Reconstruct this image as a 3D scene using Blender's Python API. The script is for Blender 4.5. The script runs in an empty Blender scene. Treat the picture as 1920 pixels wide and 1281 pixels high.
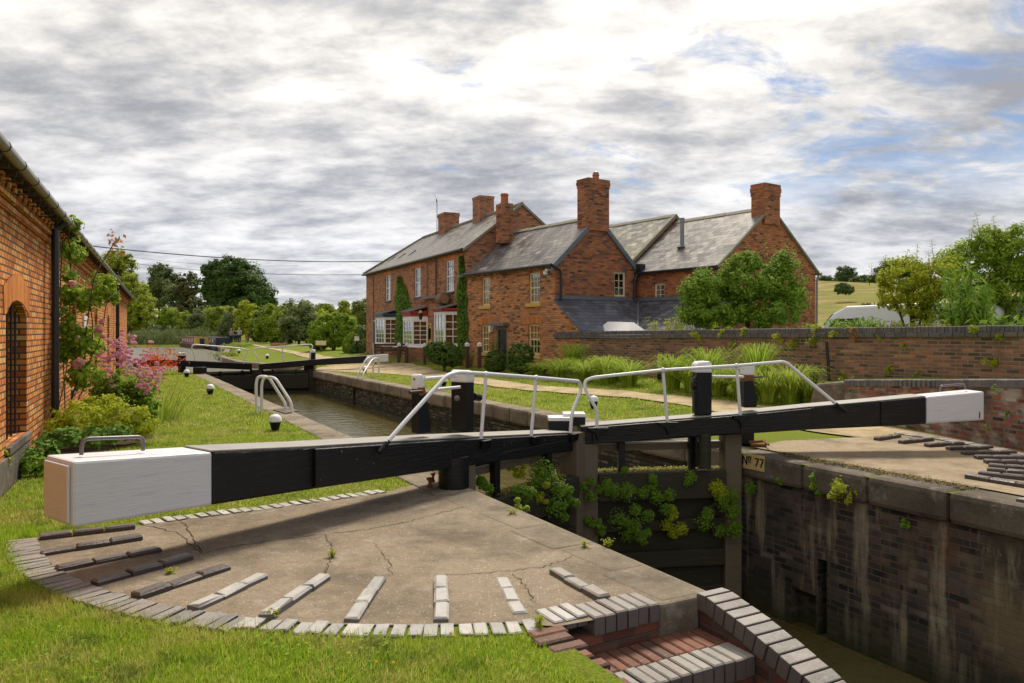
import bpy, math, random
import numpy as np
from mathutils import Vector
PI=math.pi; R=math.radians
random.seed(7); rng=np.random.default_rng(11)
SC=bpy.context.scene; COL=SC.collection
FPX=1400.0; CX=960.0; HY=620.0; CH=1.7
ORD=['first','second','third','fourth','fifth','sixth','seventh','eighth','ninth','tenth','eleventh','twelfth','thirteenth','fourteenth','fifteenth','sixteenth','seventeenth','eighteenth']
# ---------------------------------------------------------------- measured positions
def ss(a,b,x):
    t=np.clip((x-a)/(b-a),0,1); return t*t*(3-2*t)
CU,SU=math.cos(R(28.5)),math.sin(R(28.5))
def to_uv(X,Y): return CU*X+SU*Y, -SU*X+CU*Y
def fr_uv(u,v): return CU*u-SU*v, SU*u+CU*v
POOL=[(-12.76,30.6),(-8.94,32.7),(-9.6,36.5),(-12.2,39.5),(-15.2,42.5),(-19.9,51.8),(-22.8,60),(-26.0,69),(-31,80),(-33,88),(-36,96),(-60,95),(-110,93),(-110,84),(-60,80),(-37,66),(-29,52),(-23,42),(-17.5,34)]
def inpoly(poly,X,Y):
    X=np.asarray(X,float); Y=np.asarray(Y,float); c=np.zeros(X.shape,bool)
    n=len(poly)
    for i in range(n):
        x1,y1=poly[i]; x2,y2=poly[(i+1)%n]
        if y1==y2: continue
        k=((y1>Y)!=(y2>Y))&(X<(x2-x1)*(Y-y1)/(y2-y1)+x1); c^=k
    return c
def pdist(poly,X,Y):
    d=np.full(np.shape(X),1e9); n=len(poly)
    for i in range(n):
        x1,y1=poly[i]; x2,y2=poly[(i+1)%n]; dx,dy=x2-x1,y2-y1
        t=np.clip(((X-x1)*dx+(Y-y1)*dy)/(dx*dx+dy*dy),0,1)
        d=np.minimum(d,np.hypot(X-x1-t*dx,Y-y1-t*dy))
    return d
def gh(X,Y):
    X=np.asarray(X,float); Y=np.asarray(Y,float)
    u,v=to_uv(X,Y)
    z=(0.2*ss(8.6,12,u)+0.15*ss(11.5,13.5,u))*ss(9,14,v)
    z=z-0.15*ss(33,42,v)*(1-ss(9,12.5,u))
    z=z+12.4*ss(55,170,Y)*ss(8,60,X)+1.2*ss(55,170,Y)*ss(8,60,X)*np.sin(X*.05)
    return z
def G(px,py,dz=0.0):
    Y=FPX*CH/(py-HY); 
    for _ in range(12):
        z=float(gh((px-CX)/FPX*Y,Y))+dz
        Y=0.5*Y+0.5*FPX*(CH-z)/(py-HY)
    X=(px-CX)/FPX*Y
    return Vector((X,Y,float(gh(X,Y))+dz))
def A(px,py,Y): return Vector(((px-CX)/FPX*Y,Y,CH-(py-HY)/FPX*Y))
def PL(px,py,p0,d):   # sight line met with the vertical plane through p0 along d
    t=(px-CX)/FPX
    Y=(p0[0]*d[1]-p0[1]*d[0])/(t*d[1]-d[0])
    return A(px,py,Y)
class Frame:
    def __init__(s,x,y,ang): s.o=(x,y); s.a=ang; s.c=math.cos(ang); s.s=math.sin(ang)
    def P(s,x,y,z=0): return Vector((s.o[0]+s.c*x-s.s*y, s.o[1]+s.s*x+s.c*y, z))
    def L(s,p): dx,dy=p[0]-s.o[0],p[1]-s.o[1]; return (s.c*dx+s.s*dy,-s.s*dx+s.c*dy,p[2])
    def onY(s,px,py,ly=0): w=PL(px,py,s.P(0,ly),(s.c,s.s)); l=s.L(w); return l[0],l[2]
    def onX(s,px,py,lx=0): w=PL(px,py,s.P(lx,0),(-s.s,s.c)); l=s.L(w); return l[1],l[2]
FC=Frame(1.46,25.5,R(-55.19)); FP=Frame(-1.83,30.2,R(-64.2)); FW=Frame(-1.366,-0.643,R(115.2)); FK=Frame(0,0,R(28.5))
# ---------------------------------------------------------------- objects and tags
def tag(o,label,cat,group=None):
    o['label']=label; o['category']=cat
    if group: o['group']=group
    return o
def root(name,label,cat,loc=(0,0,0),rz=0,group=None):
    o=bpy.data.objects.new(name,None); COL.objects.link(o); o.location=loc; o.rotation_euler=(0,0,rz); o.empty_display_size=.2
    return tag(o,label,cat,group)
def structure(o): o['kind']='structure'; return o
def stuff(o): o['kind']='stuff'; return o
def dup(o,parent=None):
    c=o.copy(); COL.objects.link(c); c.parent=parent
    for ch in [k for k in bpy.data.objects if k.parent==o]: dup(ch,c)
    return c
def linkmesh(name,me,mat,parent=None,smooth=False):
    o=bpy.data.objects.new(name,me); COL.objects.link(o)
    if mat is not None: me.materials.append(mat)
    if smooth: me.polygons.foreach_set('use_smooth',[True]*len(me.polygons))
    if parent is not None: o.parent=parent
    return o
class MB:
    def __init__(s): s.v=[]; s.f=[]; s.off=Vector((0,0,0))
    def add(s,vs,fs):
        b=len(s.v); s.v+= [tuple(p) for p in vs]; s.f+=[tuple(i+b for i in f) for f in fs]; return s
    def hexa(s,b,t):   # 4 bottom, 4 top points
        return s.add(list(b)+list(t),[(3,2,1,0),(4,5,6,7),(0,1,5,4),(1,2,6,5),(2,3,7,6),(3,0,4,7)])
    def box(s,x0,x1,y0,y1,z0,z1):
        return s.hexa([(x0,y0,z0),(x1,y0,z0),(x1,y1,z0),(x0,y1,z0)],[(x0,y0,z1),(x1,y0,z1),(x1,y1,z1),(x0,y1,z1)])
    def cbox(s,x0,x1,y0,y1,z0,z1,c):  # box with chamfered top edge
        s.hexa([(x0,y0,z0),(x1,y0,z0),(x1,y1,z0),(x0,y1,z0)],[(x0,y0,z1-c),(x1,y0,z1-c),(x1,y1,z1-c),(x0,y1,z1-c)])
        s.f.pop(-5)
        b=len(s.v)-4
        s.v+=[(x0+c,y0+c,z1),(x1-c,y0+c,z1),(x1-c,y1-c,z1),(x0+c,y1-c,z1)]
        for i in range(4): j=(i+1)%4; s.f.append((b+i,b+j,b+4+j,b+4+i))
        s.f.append((b+4,b+5,b+6,b+7)); return s
    def seg(s,p0,p1,z0,z1,t0,t1): # box along a plan segment; t = outward offset
        dx,dy=p1[0]-p0[0],p1[1]-p0[1]; l=math.hypot(dx,dy); nx,ny=dy/l,-dx/l
        q=[(p0[0]+nx*t1,p0[1]+ny*t1),(p1[0]+nx*t1,p1[1]+ny*t1),(p1[0]+nx*t0,p1[1]+ny*t0),(p0[0]+nx*t0,p0[1]+ny*t0)]
        return s.hexa([(a,b,z0) for a,b in q],[(a,b,z1) for a,b in q])
    def slab(s,pts,t,dirn=(0,0,-1)):
        n=len(pts); d=Vector(dirn)*t; lo=[Vector(p)+d for p in pts]
        return s.add([tuple(p) for p in pts]+[tuple(p) for p in lo],[tuple(range(n)),tuple(range(2*n-1,n-1,-1))]+[((i+1)%n,i,n+i,n+(i+1)%n) for i in range(n)])
    def tube(s,pts,r,n=8,caps=True):
        pts=[Vector(p) for p in pts]; rs=r if isinstance(r,(list,tuple)) else [r]*len(pts)
        b=len(s.v); up=None
        for i,p in enumerate(pts):
            d=(pts[min(i+1,len(pts)-1)]-pts[max(i-1,0)]).normalized()
            if up is None:
                up=Vector((0,0,1)) if abs(d.z)<.9 else Vector((1,0,0))
            a=d.cross(up); 
            if a.length<1e-4: a=d.cross(Vector((0,1,0)))
            a.normalize(); c=a.cross(d).normalized(); up=c
            for k in range(n):
                an=2*PI*k/n; s.v.append(tuple(p+a*math.cos(an)*rs[i]+c*math.sin(an)*rs[i]))
        for i in range(len(pts)-1):
            for k in range(n):
                k2=(k+1)%n; s.f.append((b+i*n+k,b+i*n+k2,b+(i+1)*n+k2,b+(i+1)*n+k))
        if caps:
            s.f.append(tuple(b+k for k in range(n))[::-1]); e=b+(len(pts)-1)*n; s.f.append(tuple(e+k for k in range(n)))
        return s
    def lathe(s,prof,c=(0,0,0),n=16):
        b=len(s.v)
        for r,z in prof:
            for k in range(n): an=2*PI*k/n; s.v.append((c[0]+r*math.cos(an),c[1]+r*math.sin(an),c[2]+z))
        for i in range(len(prof)-1):
            for k in range(n): k2=(k+1)%n; s.f.append((b+i*n+k,b+i*n+k2,b+(i+1)*n+k2,b+(i+1)*n+k))
        s.f.append(tuple(b+k for k in range(n))[::-1]); e=b+(len(prof)-1)*n; s.f.append(tuple(e+k for k in range(n))); return s
    def build(s,name,mat,parent=None,smooth=False,bevel=0,world=None):
        me=bpy.data.meshes.new(name); v=s.v
        if world is not None: v=[(a-world[0],b-world[1],c-world[2]) for a,b,c in v]
        me.from_pydata(v,[],s.f); me.update()
        o=linkmesh(name,me,mat,parent,smooth)
        if smooth:
            try: me.set_sharp_from_angle(angle=R(40))
            except Exception: pass
        if bevel:
            m=o.modifiers.new('bevel','BEVEL'); m.width=bevel; m.segments=2; m.limit_method='ANGLE'; m.angle_limit=R(40)
        return o
def arc(pts,rad=.05,n=5):  # round the corners of a polyline
    pts=[Vector(p) for p in pts]; out=[pts[0]]
    for i in range(1,len(pts)-1):
        a,b,c=pts[i-1],pts[i],pts[i+1]; r=min(rad,(a-b).length*.45,(c-b).length*.45)
        p=b+(a-b).normalized()*r; q=b+(c-b).normalized()*r
        for k in range(n+1):
            t=k/n; out.append(p*(1-t)**2+b*2*t*(1-t)+q*t*t)
    out.append(pts[-1]); return out
def npmesh(name,V,k,mat,parent=None):
    """V: (n*k,3) array of separate k-gons"""
    n=len(V)//k; me=bpy.data.meshes.new(name)
    me.vertices.add(n*k); me.vertices.foreach_set('co',np.ascontiguousarray(V,dtype=np.float32).ravel())
    me.loops.add(n*k); me.loops.foreach_set('vertex_index',np.arange(n*k,dtype=np.int32))
    me.polygons.add(n); me.polygons.foreach_set('loop_start',np.arange(0,n*k,k,dtype=np.int32))
    try: me.polygons.foreach_set('loop_total',np.full(n,k,dtype=np.int32))
    except Exception: pass
    me.update(calc_edges=True)
    return linkmesh(name,me,mat,parent)
# ---------------------------------------------------------------- materials
class NT:
    def __init__(s,name):
        s.m=bpy.data.materials.new(name); s.m.use_nodes=True; s.t=s.m.node_tree; s.b=s.t.nodes['Principled BSDF']; s.out=s.t.nodes['Material Output']
        s.b.inputs['Roughness'].default_value=.85; s.b.inputs['Specular IOR Level'].default_value=.3
    def n(s,ty,props=None,**ins):
        nd=s.t.nodes.new(ty)
        for k,v in (props or {}).items(): setattr(nd,k,v)
        for k,v in ins.items():
            k=k.replace('_',' ')
            if k.isdigit(): k=int(k)
            s.set(nd.inputs[k],v)
        return nd
    def set(s,inp,v):
        if isinstance(v,bpy.types.NodeSocket): s.t.links.new(v,inp)
        elif isinstance(v,bpy.types.Node): s.t.links.new(v.outputs[0],inp)
        else:
            if isinstance(v,(tuple,list)) and len(v)==3 and inp.type=='RGBA': v=(*v,1)
            inp.default_value=v
    def math(s,op,a,b=None,c=None):
        nd=s.t.nodes.new('ShaderNodeMath'); nd.operation=op; s.set(nd.inputs[0],a)
        if b is not None: s.set(nd.inputs[1],b)
        if c is not None: s.set(nd.inputs[2],c)
        return nd.outputs[0]
    def mix(s,f,a,b,mode='MIX'):
        nd=s.t.nodes.new('ShaderNodeMix'); nd.data_type='RGBA'; nd.blend_type=mode
        s.set(nd.inputs[0],f); s.set(nd.inputs[6],a); s.set(nd.inputs[7],b); return nd.outputs[2]
    def ramp(s,f,stops,interp='LINEAR'):
        nd=s.t.nodes.new('ShaderNodeValToRGB'); nd.color_ramp.interpolation=interp; e=nd.color_ramp.elements
        while len(e)<len(stops): e.new(.5)
        for i,(p,c) in enumerate(stops):
            e[i].position=p
            if not isinstance(c,(tuple,list)): c=(c,c,c)
            e[i].color=(*c,1) if len(c)==3 else c
        s.set(nd.inputs[0],f); return nd.outputs[0]
    def noise(s,scale,detail=4,rough=.55,vec=None,dist=0):
        nd=s.t.nodes.new('ShaderNodeTexNoise'); nd.inputs['Scale'].default_value=scale; nd.inputs['Detail'].default_value=detail; nd.inputs['Roughness'].default_value=rough; nd.inputs['Distortion'].default_value=dist
        if vec is None: vec=s.obj()
        s.set(nd.inputs['Vector'],vec); return nd.outputs[0]
    def obj(s):
        if not hasattr(s,'_tc'): s._tc=s.t.nodes.new('ShaderNodeTexCoord')
        return s._tc.outputs['Object']
    def wpos(s):
        if not hasattr(s,'_g'): s._g=s.t.nodes.new('ShaderNodeNewGeometry')
        return s._g.outputs['Position']
    def island(s): s.wpos(); return s._g.outputs['Random Per Island']
    def mapv(s,vec,sc=(1,1,1),loc=(0,0,0),rot=(0,0,0)):
        nd=s.t.nodes.new('ShaderNodeMapping'); s.set(nd.inputs[0],vec); nd.inputs['Scale'].default_value=sc; nd.inputs['Location'].default_value=loc; nd.inputs['Rotation'].default_value=rot; return nd.outputs[0]
    def wallvec(s):
        s.obj(); tc=s._tc
        a=s.n('ShaderNodeSeparateXYZ',None,Vector=tc.outputs['Object']); b=s.n('ShaderNodeSeparateXYZ',None,Vector=tc.outputs['Normal'])
        nx=s.math('ABSOLUTE',b.outputs[0]); ny=s.math('ABSOLUTE',b.outputs[1]); nz=s.math('ABSOLUTE',b.outputs[2])
        k=s.math('GREATER_THAN',nx,ny); t=s.math('GREATER_THAN',nz,.6)
        def lerp(f,p,q): return s.math('ADD',s.math('MULTIPLY',s.math('SUBTRACT',1.0,f),p),s.math('MULTIPLY',f,q))
        u=lerp(k,a.outputs[0],a.outputs[1]); w=lerp(k,a.outputs[1],a.outputs[0]); v=lerp(t,a.outputs[2],w)
        c=s.n('ShaderNodeCombineXYZ'); s.set(c.inputs[0],u); s.set(c.inputs[1],v); return c.outputs[0]
    def bump(s,h,strength=.4,dist=.01):
        nd=s.n('ShaderNodeBump',None,Height=h); nd.inputs['Strength'].default_value=strength; nd.inputs['Distance'].default_value=dist
        s.set(s.b.inputs['Normal'],nd.outputs[0]); return nd.outputs[0]
    def col(s,c): s.set(s.b.inputs['Base Color'],c); return s
    def rough(s,r,spec=None):
        s.set(s.b.inputs['Roughness'],r)
        if spec is not None: s.b.inputs['Specular IOR Level'].default_value=spec
        return s
def plain(name,c,rough=.6,spec=.4,var=.15,scale=3,bump=0):
    t=NT(name); n=t.noise(scale,5)
    t.col(t.mix(n,tuple(x*(1-var) for x in c),tuple(min(1,x*(1+var)) for x in c))); t.rough(rough,spec)
    if bump: t.bump(t.noise(scale*12,3),bump,.01)
    return t.m
def brickmat(name,stops,mortar,bw=.225,bh=.075,ms=.01,dirt=(.05,.04,.03),dirtamt=.35,stain=None,bumps=.5,offset=.5,lum=1,patchy=.25,rough=.9,grow=None):
    t=NT(name); vec=t.wallvec()
    wob=t.n('ShaderNodeVectorMath',{'operation':'MULTIPLY_ADD'}); t.set(wob.inputs[0],t.n('ShaderNodeTexNoise',None,Scale=7.0,Vector=vec).outputs['Color']); wob.inputs[1].default_value=(.008,.008,0); t.set(wob.inputs[2],vec)
    br=t.n('ShaderNodeTexBrick',None,Vector=wob.outputs[0]); br.offset=offset
    for k,v in (('Scale',1),('Brick Width',bw),('Row Height',bh),('Mortar Size',ms),('Mortar Smooth',.25),('Bias',0)): br.inputs[k].default_value=v
    br.inputs['Color1'].default_value=(0,0,0,1); br.inputs['Color2'].default_value=(1,1,1,1); br.inputs['Mortar'].default_value=(.5,.5,.5,1)
    c=t.ramp(br.outputs['Color'],stops)
    fine=t.noise(60,3,.6,vec); c=t.mix(.35,c,t.mix(fine,(.25,.25,.25),(.8,.8,.8)),'OVERLAY')
    big=t.noise(.6,5,.6,vec); c=t.mix(patchy,c,t.mix(t.ramp(big,[(.35,0.0),(.65,1.0)]),(.22,.2,.2),(.85,.8,.75)),'OVERLAY')
    c=t.mix(br.outputs['Fac'],c,t.mix(t.noise(5,3,.6,vec),mortar,tuple(x*.55 for x in mortar)))
    d=t.ramp(t.noise(1.7,6,.65,vec),[(.5,0.0),(.72,dirtamt)]); c=t.mix(d,c,dirt)
    if stain:
        for sc,(lo,hi),col_,amt,seed in stain:
            sv=t.mapv(vec,(sc[0],sc[1],1),(seed,seed*1.7,0)); st=t.ramp(t.noise(1,6,.62,sv),[(lo,0.0),(hi,amt)]); c=t.mix(st,c,col_)
    if grow:
        z=t.n('ShaderNodeSeparateXYZ',None,Vector=t.wpos()).outputs[2]
        zz=t.math('ADD',z,t.math('MULTIPLY',t.noise(2.5,4,.6,vec),grow[2])); f=t.ramp(t.math('DIVIDE',t.math('SUBTRACT',zz,grow[0]),grow[1]-grow[0]),[(0,1.0),(1,0.0)]); c=t.mix(f,c,grow[3])
    t.col(c); t.rough(rough,.25)
    h=t.math('SUBTRACT',t.math('MULTIPLY',fine,.35),br.outputs['Fac']); h=t.math('ADD',h,t.math('MULTIPLY',br.outputs['Color'],.25)); t.bump(h,bumps,.012)
    return t.m
def leafmat(name,cols,trans=.35,patch=.5,pscale=.7,rough=.5):
    t=NT(name); cols=[tuple(min(.9,k*(1.9 if max(c)<.13 else 1.5 if max(c)<.4 else 1.0)) for k in c) for c in cols]; r=t.island(); c=t.ramp(r,[(i/(len(cols)-1),k) for i,k in enumerate(cols)])
    n=t.ramp(t.noise(pscale,3,.6,t.wpos()),[(.35,0.0),(.65,1.0)]); c=t.mix(t.math('MULTIPLY',n,patch),c,cols[-1])
    if name.endswith('blade'):
        c=t.mix(t.ramp(t.noise(1.4,5,.7,t.wpos()),[(.46,0.0),(.60,.75)]),c,(.52,.45,.12)); c=t.mix(t.ramp(t.noise(2.6,5,.7,t.mapv(t.wpos(),(1,1,1),(9,3,0))),[(.52,0.0),(.62,.7)]),c,(.05,.13,.012))
    t.col(c); t.rough(.65,.12)
    tr=t.n('ShaderNodeBsdfTranslucent',None,Color=t.mix(.5,c,(.9,1,.25),'MULTIPLY')); ms=t.n('ShaderNodeMixShader'); ms.inputs[0].default_value=trans
    tc=t.mix(.0,c,c); g=t.n('ShaderNodeGamma',None,Color=c,Gamma=.72); t.set(tr.inputs[0],g)
    t.t.links.new(t.b.outputs[0],ms.inputs[1]); t.t.links.new(tr.outputs[0],ms.inputs[2]); t.t.links.new(ms.outputs[0],t.out.inputs[0]); return t.m
M={}
M['pubbrick']=brickmat('pub_brick',[(0,(.13,.065,.045)),(.25,(.38,.165,.085)),(.5,(.46,.195,.10)),(.75,(.52,.225,.115)),(1,(.26,.13,.09))],(.30,.22,.16),dirtamt=.25)
M['cotbrick']=brickmat('cottage_brick',[(0,(.10,.06,.05)),(.2,(.38,.16,.08)),(.5,(.58,.23,.09)),(.8,(.68,.29,.11)),(1,(.33,.16,.10))],(.33,.24,.16),dirtamt=.3)
M['cotgable']=brickmat('gable_brick',[(0,(.08,.045,.04)),(.25,(.28,.10,.055)),(.5,(.42,.145,.065)),(.8,(.50,.175,.075)),(1,(.19,.095,.07))],(.26,.18,.12),dirtamt=.4)
M['redgable']=brickmat('red_gable_brick',[(0,(.12,.05,.04)),(.25,(.34,.12,.06)),(.5,(.47,.16,.07)),(.8,(.55,.2,.085)),(1,(.24,.10,.065))],(.28,.17,.11),dirtamt=.3)
M['shopbrick']=brickmat('workshop_brick',[(0,(.30,.10,.04)),(.10,(.62,.17,.03)),(.4,(.74,.245,.05)),(.6,(.80,.34,.08)),(.8,(.78,.46,.18)),(.93,(.70,.18,.03)),(1,(.38,.2,.13))],(.14,.09,.055),bw=.17,dirtamt=.3,ms=.011,stain=[((.8,.9),(.55,.75),(.5,.08,.02),.55,3.1)])
M['stepwall']=brickmat('step_wall_brick',[(0,(.05,.03,.025)),(.4,(.13,.05,.035)),(.7,(.20,.075,.045)),(1,(.09,.06,.05))],(.12,.10,.075),dirtamt=.7,bumps=.9)
M['gardenbrick']=brickmat('garden_wall_brick',[(0,(.09,.055,.045)),(.25,(.19,.10,.075)),(.5,(.26,.125,.09)),(.8,(.31,.145,.095)),(1,(.46,.20,.11))],(.36,.29,.2),ms=.012,dirtamt=.5,dirt=(.09,.075,.06),stain=[((1.3,1.6),(.62,.72),(.42,.36,.29),.6,1.3),((.7,.6),(.58,.72),(.045,.035,.03),.6,7.7)],bumps=.8)
M['lowbrick']=brickmat('low_wall_brick',[(0,(.05,.03,.03)),(.3,(.2,.06,.04)),(.6,(.38,.1,.05)),(.85,(.3,.12,.08)),(1,(.45,.38,.3))],(.26,.22,.17),ms=.016,dirtamt=.8,dirt=(.07,.06,.05),stain=[((2,2.5),(.50,.62),(.42,.37,.31),.8,4.4),((1.5,1.2),(.5,.62),(.07,.06,.05),.7,8.1)],bumps=1)
M['lockbrick']=brickmat('lock_wall_brick',[(0,(.018,.018,.022)),(.35,(.042,.038,.042)),(.7,(.085,.072,.07)),(.88,(.10,.06,.05)),(1,(.17,.15,.13))],(.15,.12,.085),ms=.009,dirtamt=.65,dirt=(.075,.058,.035),stain=[((1.5,.45),(.54,.66),(.20,.15,.09),.8,2.2),((.8,.9),(.50,.62),(.02,.02,.024),.6,11.7),((3.0,.35),(.52,.64),(.38,.32,.23),.85,9.1),((1.1,.5),(.64,.74),(.25,.24,.23),.5,5.5),((1.1,.2),(.66,.76),(.15,.055,.015),.7,14.3)],bumps=.9,grow=(-1.95,-1.2,.5,(.035,.04,.012)))
M['chamberbrick']=brickmat('chamber_wall_brick',[(0,(.03,.03,.02)),(.4,(.07,.065,.045)),(.7,(.11,.1,.07)),(1,(.2,.18,.14))],(.05,.045,.03),ms=.014,dirtamt=.6,dirt=(.05,.055,.02),stain=[((1,2.5),(.6,.7),(.3,.28,.24),.6,2.7)],bumps=1.4,grow=(-1.0,-.5,.4,(.05,.06,.02)))
def slatemat(name,stops,lich,la,row=.15,bw=.3):
    t=NT(name); vec=t.wallvec(); br=t.n('ShaderNodeTexBrick',None,Vector=vec)
    for k,v in (('Scale',1),('Brick Width',bw),('Row Height',row),('Mortar Size',.006),('Mortar Smooth',.3),('Bias',0)): br.inputs[k].default_value=v
    br.inputs['Color1'].default_value=(0,0,0,1); br.inputs['Color2'].default_value=(1,1,1,1); br.inputs['Mortar'].default_value=(.5,.5,.5,1)
    c=t.ramp(br.outputs['Color'],stops)
    c=t.mix(.4,c,t.mix(t.noise(18,4,.6,vec),(.3,.3,.3),(.75,.75,.75)),'OVERLAY')
    sv=t.mapv(vec,(2.0,.35,1)); c=t.mix(t.ramp(t.noise(1.2,6,.65,sv),[(.48,0.0),(.68,la)]),c,lich); c=t.mix(t.ramp(t.noise(.9,6,.7,t.mapv(vec,(1.6,.4,1),(7,3,0))),[(.5,0.0),(.66,.6)]),c,(.055,.052,.055))
    c=t.mix(t.math('MULTIPLY',br.outputs['Fac'],.85),c,(.015,.014,.014)); t.col(c); t.rough(t.ramp(br.outputs['Color'],[(0,.28),(1,.6)]),.6)
    row_=t.math('FRACT',t.math('DIVIDE',t.n('ShaderNodeSeparateXYZ',None,Vector=vec).outputs[1],row))
    h=t.math('ADD',t.math('MULTIPLY',br.outputs['Color'],.5),t.math('SUBTRACT',t.math('SUBTRACT',1.0,row_),br.outputs['Fac'])); t.bump(h,.7,.012); return t.m
M['slate']=slatemat('cottage_slate',[(0,(.11,.10,.10)),(.5,(.155,.14,.138)),(.9,(.20,.18,.17)),(1,(.33,.30,.28))],(.33,.29,.25),.75)
M['slatelow']=slatemat('lean_to_slate',[(0,(.06,.065,.08)),(.5,(.09,.095,.12)),(1,(.15,.155,.18))],(.2,.2,.21),.25)
M['slatepub']=slatemat('pub_slate',[(0,(.09,.085,.08)),(.5,(.15,.135,.125)),(1,(.26,.235,.21))],(.32,.28,.18),.55,row=.13,bw=.25)
M['slatemoss']=slatemat('mossy_slate',[(0,(.13,.12,.1)),(.5,(.2,.185,.15)),(1,(.45,.42,.33))],(.27,.25,.08),.8)
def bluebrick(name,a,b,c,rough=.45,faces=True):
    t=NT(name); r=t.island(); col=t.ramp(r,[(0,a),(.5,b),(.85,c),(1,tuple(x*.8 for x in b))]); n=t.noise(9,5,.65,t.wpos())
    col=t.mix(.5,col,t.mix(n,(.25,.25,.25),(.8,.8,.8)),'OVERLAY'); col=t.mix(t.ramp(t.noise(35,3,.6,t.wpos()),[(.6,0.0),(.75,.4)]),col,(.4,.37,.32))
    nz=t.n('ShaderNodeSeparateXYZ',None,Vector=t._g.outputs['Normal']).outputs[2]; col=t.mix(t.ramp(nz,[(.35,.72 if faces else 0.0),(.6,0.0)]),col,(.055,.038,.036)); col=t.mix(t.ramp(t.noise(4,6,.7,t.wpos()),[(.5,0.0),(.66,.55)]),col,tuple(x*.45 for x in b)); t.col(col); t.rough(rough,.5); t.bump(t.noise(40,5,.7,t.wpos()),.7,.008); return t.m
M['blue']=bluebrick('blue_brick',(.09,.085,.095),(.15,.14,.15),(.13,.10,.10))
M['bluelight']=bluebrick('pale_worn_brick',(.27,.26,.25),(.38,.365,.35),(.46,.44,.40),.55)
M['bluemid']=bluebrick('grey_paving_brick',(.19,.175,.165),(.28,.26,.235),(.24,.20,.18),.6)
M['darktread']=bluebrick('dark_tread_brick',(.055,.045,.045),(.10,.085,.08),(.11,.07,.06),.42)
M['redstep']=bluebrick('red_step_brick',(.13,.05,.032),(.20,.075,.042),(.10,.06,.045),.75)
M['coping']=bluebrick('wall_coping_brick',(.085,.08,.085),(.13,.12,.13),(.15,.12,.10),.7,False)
def concrete(name,a,b,speck=.5,crack=True,scale=1):
    t=NT(name); w=t.wpos(); n=t.noise(.7,6,.6,w); c=t.mix(t.ramp(n,[(.3,0.0),(.7,1.0)]),a,b)
    c=t.mix(.45,c,t.mix(t.noise(25,4,.7,w),(.2,.2,.2),(.85,.85,.85)),'OVERLAY')
    v=t.n('ShaderNodeTexVoronoi',None,Vector=w,Scale=42.0); k=t.math('LESS_THAN',t.math('ADD',v.outputs['Distance'],t.math('MULTIPLY',t.noise(90,2,.6,w),.22)),.34); k=t.math('MULTIPLY',k,t.ramp(t.n('ShaderNodeSeparateColor',None,Color=v.outputs['Color']).outputs[0],[(.45,0.0),(.8,speck)])); c=t.mix(k,c,(.50,.44,.36))
    v2=t.n('ShaderNodeTexVoronoi',None,Vector=w,Scale=60.0); k2=t.math('LESS_THAN',v2.outputs['Distance'],.2); k2=t.math('MULTIPLY',k2,t.ramp(t.n('ShaderNodeSeparateColor',None,Color=v2.outputs['Color']).outputs[1],[(.6,0.0),(.8,.6)])); c=t.mix(k2,c,(.06,.05,.04))
    d=t.ramp(t.noise(1.1,8,.72,w),[(.46,0.0),(.64,.7)]); c=t.mix(d,c,tuple(x*.42 for x in a)); d=t.ramp(t.noise(3.3,8,.75,t.mapv(w,(1,1,1),(5,5,0))),[(.55,0.0),(.68,.5)]); c=t.mix(d,c,(.42,.37,.32))
    h=t.noise(70,4,.7,w)
    t.col(c); t.rough(.88,.25); t.bump(t.math('ADD',h,t.math('MULTIPLY',t.noise(18,5,.7,w),1.2)),.8,.010); return t.m
M['apron']=concrete('concrete_apron',(.215,.168,.118),(.31,.25,.178),1.0)
M['apron2']=concrete('pale_concrete',(.27,.205,.135),(.38,.30,.20),.35)
M['stone']=concrete('coping_stone',(.19,.155,.11),(.30,.25,.185),.35,False)
M['darkstone']=concrete('dark_coping_stone',(.10,.082,.062),(.18,.15,.115),.25,False)
M['oldcon']=concrete('rough_concrete',(.13,.105,.085),(.25,.21,.17),.4,False)
M['gravel']=concrete('gravel_path',(.38,.29,.165),(.50,.39,.235),1.0,False)
def paint(name,c,rough=.35,wear=None,amt=.3,spec=.5,grain=.3):
    t=NT(name); v=t.mapv(t.obj(),(.9,.9,11)); n=t.noise(2.5,6,.65,v); cc=t.mix(n,tuple(x*.86 for x in c),c)
    if wear: cc=t.mix(t.ramp(t.noise(3,7,.7,v),[(.55,0.0),(.72,amt)]),cc,wear)
    t.col(cc); t.rough(rough,spec); t.bump(t.noise(6,6,.6,v),grain,.006); return t.m
M['white']=paint('white_beam_paint',(.72,.72,.76),.45,(.42,.45,.56),.65,.5,.8)
M['pink']=paint('pinkish_end_grain',(.70,.70,.76),.55,(.40,.36,.38),.4)
M['black']=paint('black_beam_paint',(.008,.0075,.008),.38,(.05,.045,.04),.5,.35,1.3)
M['blackpost']=paint('black_post_paint',(.007,.008,.011),.45,(.03,.03,.03),.3,.3,.6)
M['top']=paint('worn_glare_paint',(.34,.32,.29),.45,(.16,.135,.11),.6,.5)  # worn grey, with the sky glare on the beam tops painted in
M['whitemetal']=plain('white_painted_metal',(.76,.76,.78),.4,.5,.06,8,.1)
M['metal']=plain('galvanised_handle',(.16,.13,.14),.35,.6,.3,20,.1)
M['iron']=plain('dark_iron',(.03,.026,.025),.5,.5,.3,20,.2)
M['rust']=plain('rusty_iron',(.22,.09,.04),.8,.3,.5,25,.3)
M['oldwood']=paint('weathered_gate_timber',(.17,.135,.095),.85,(.07,.075,.04),.7,.2,.8)
M['darkwood']=paint('wet_dark_timber',(.040,.036,.022),.75,(.08,.08,.03),.7,.3,.8)
M['moss']=leafmat('moss',[(.10,.13,.015),(.2,.22,.02),(.28,.2,.05)],.1)
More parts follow.
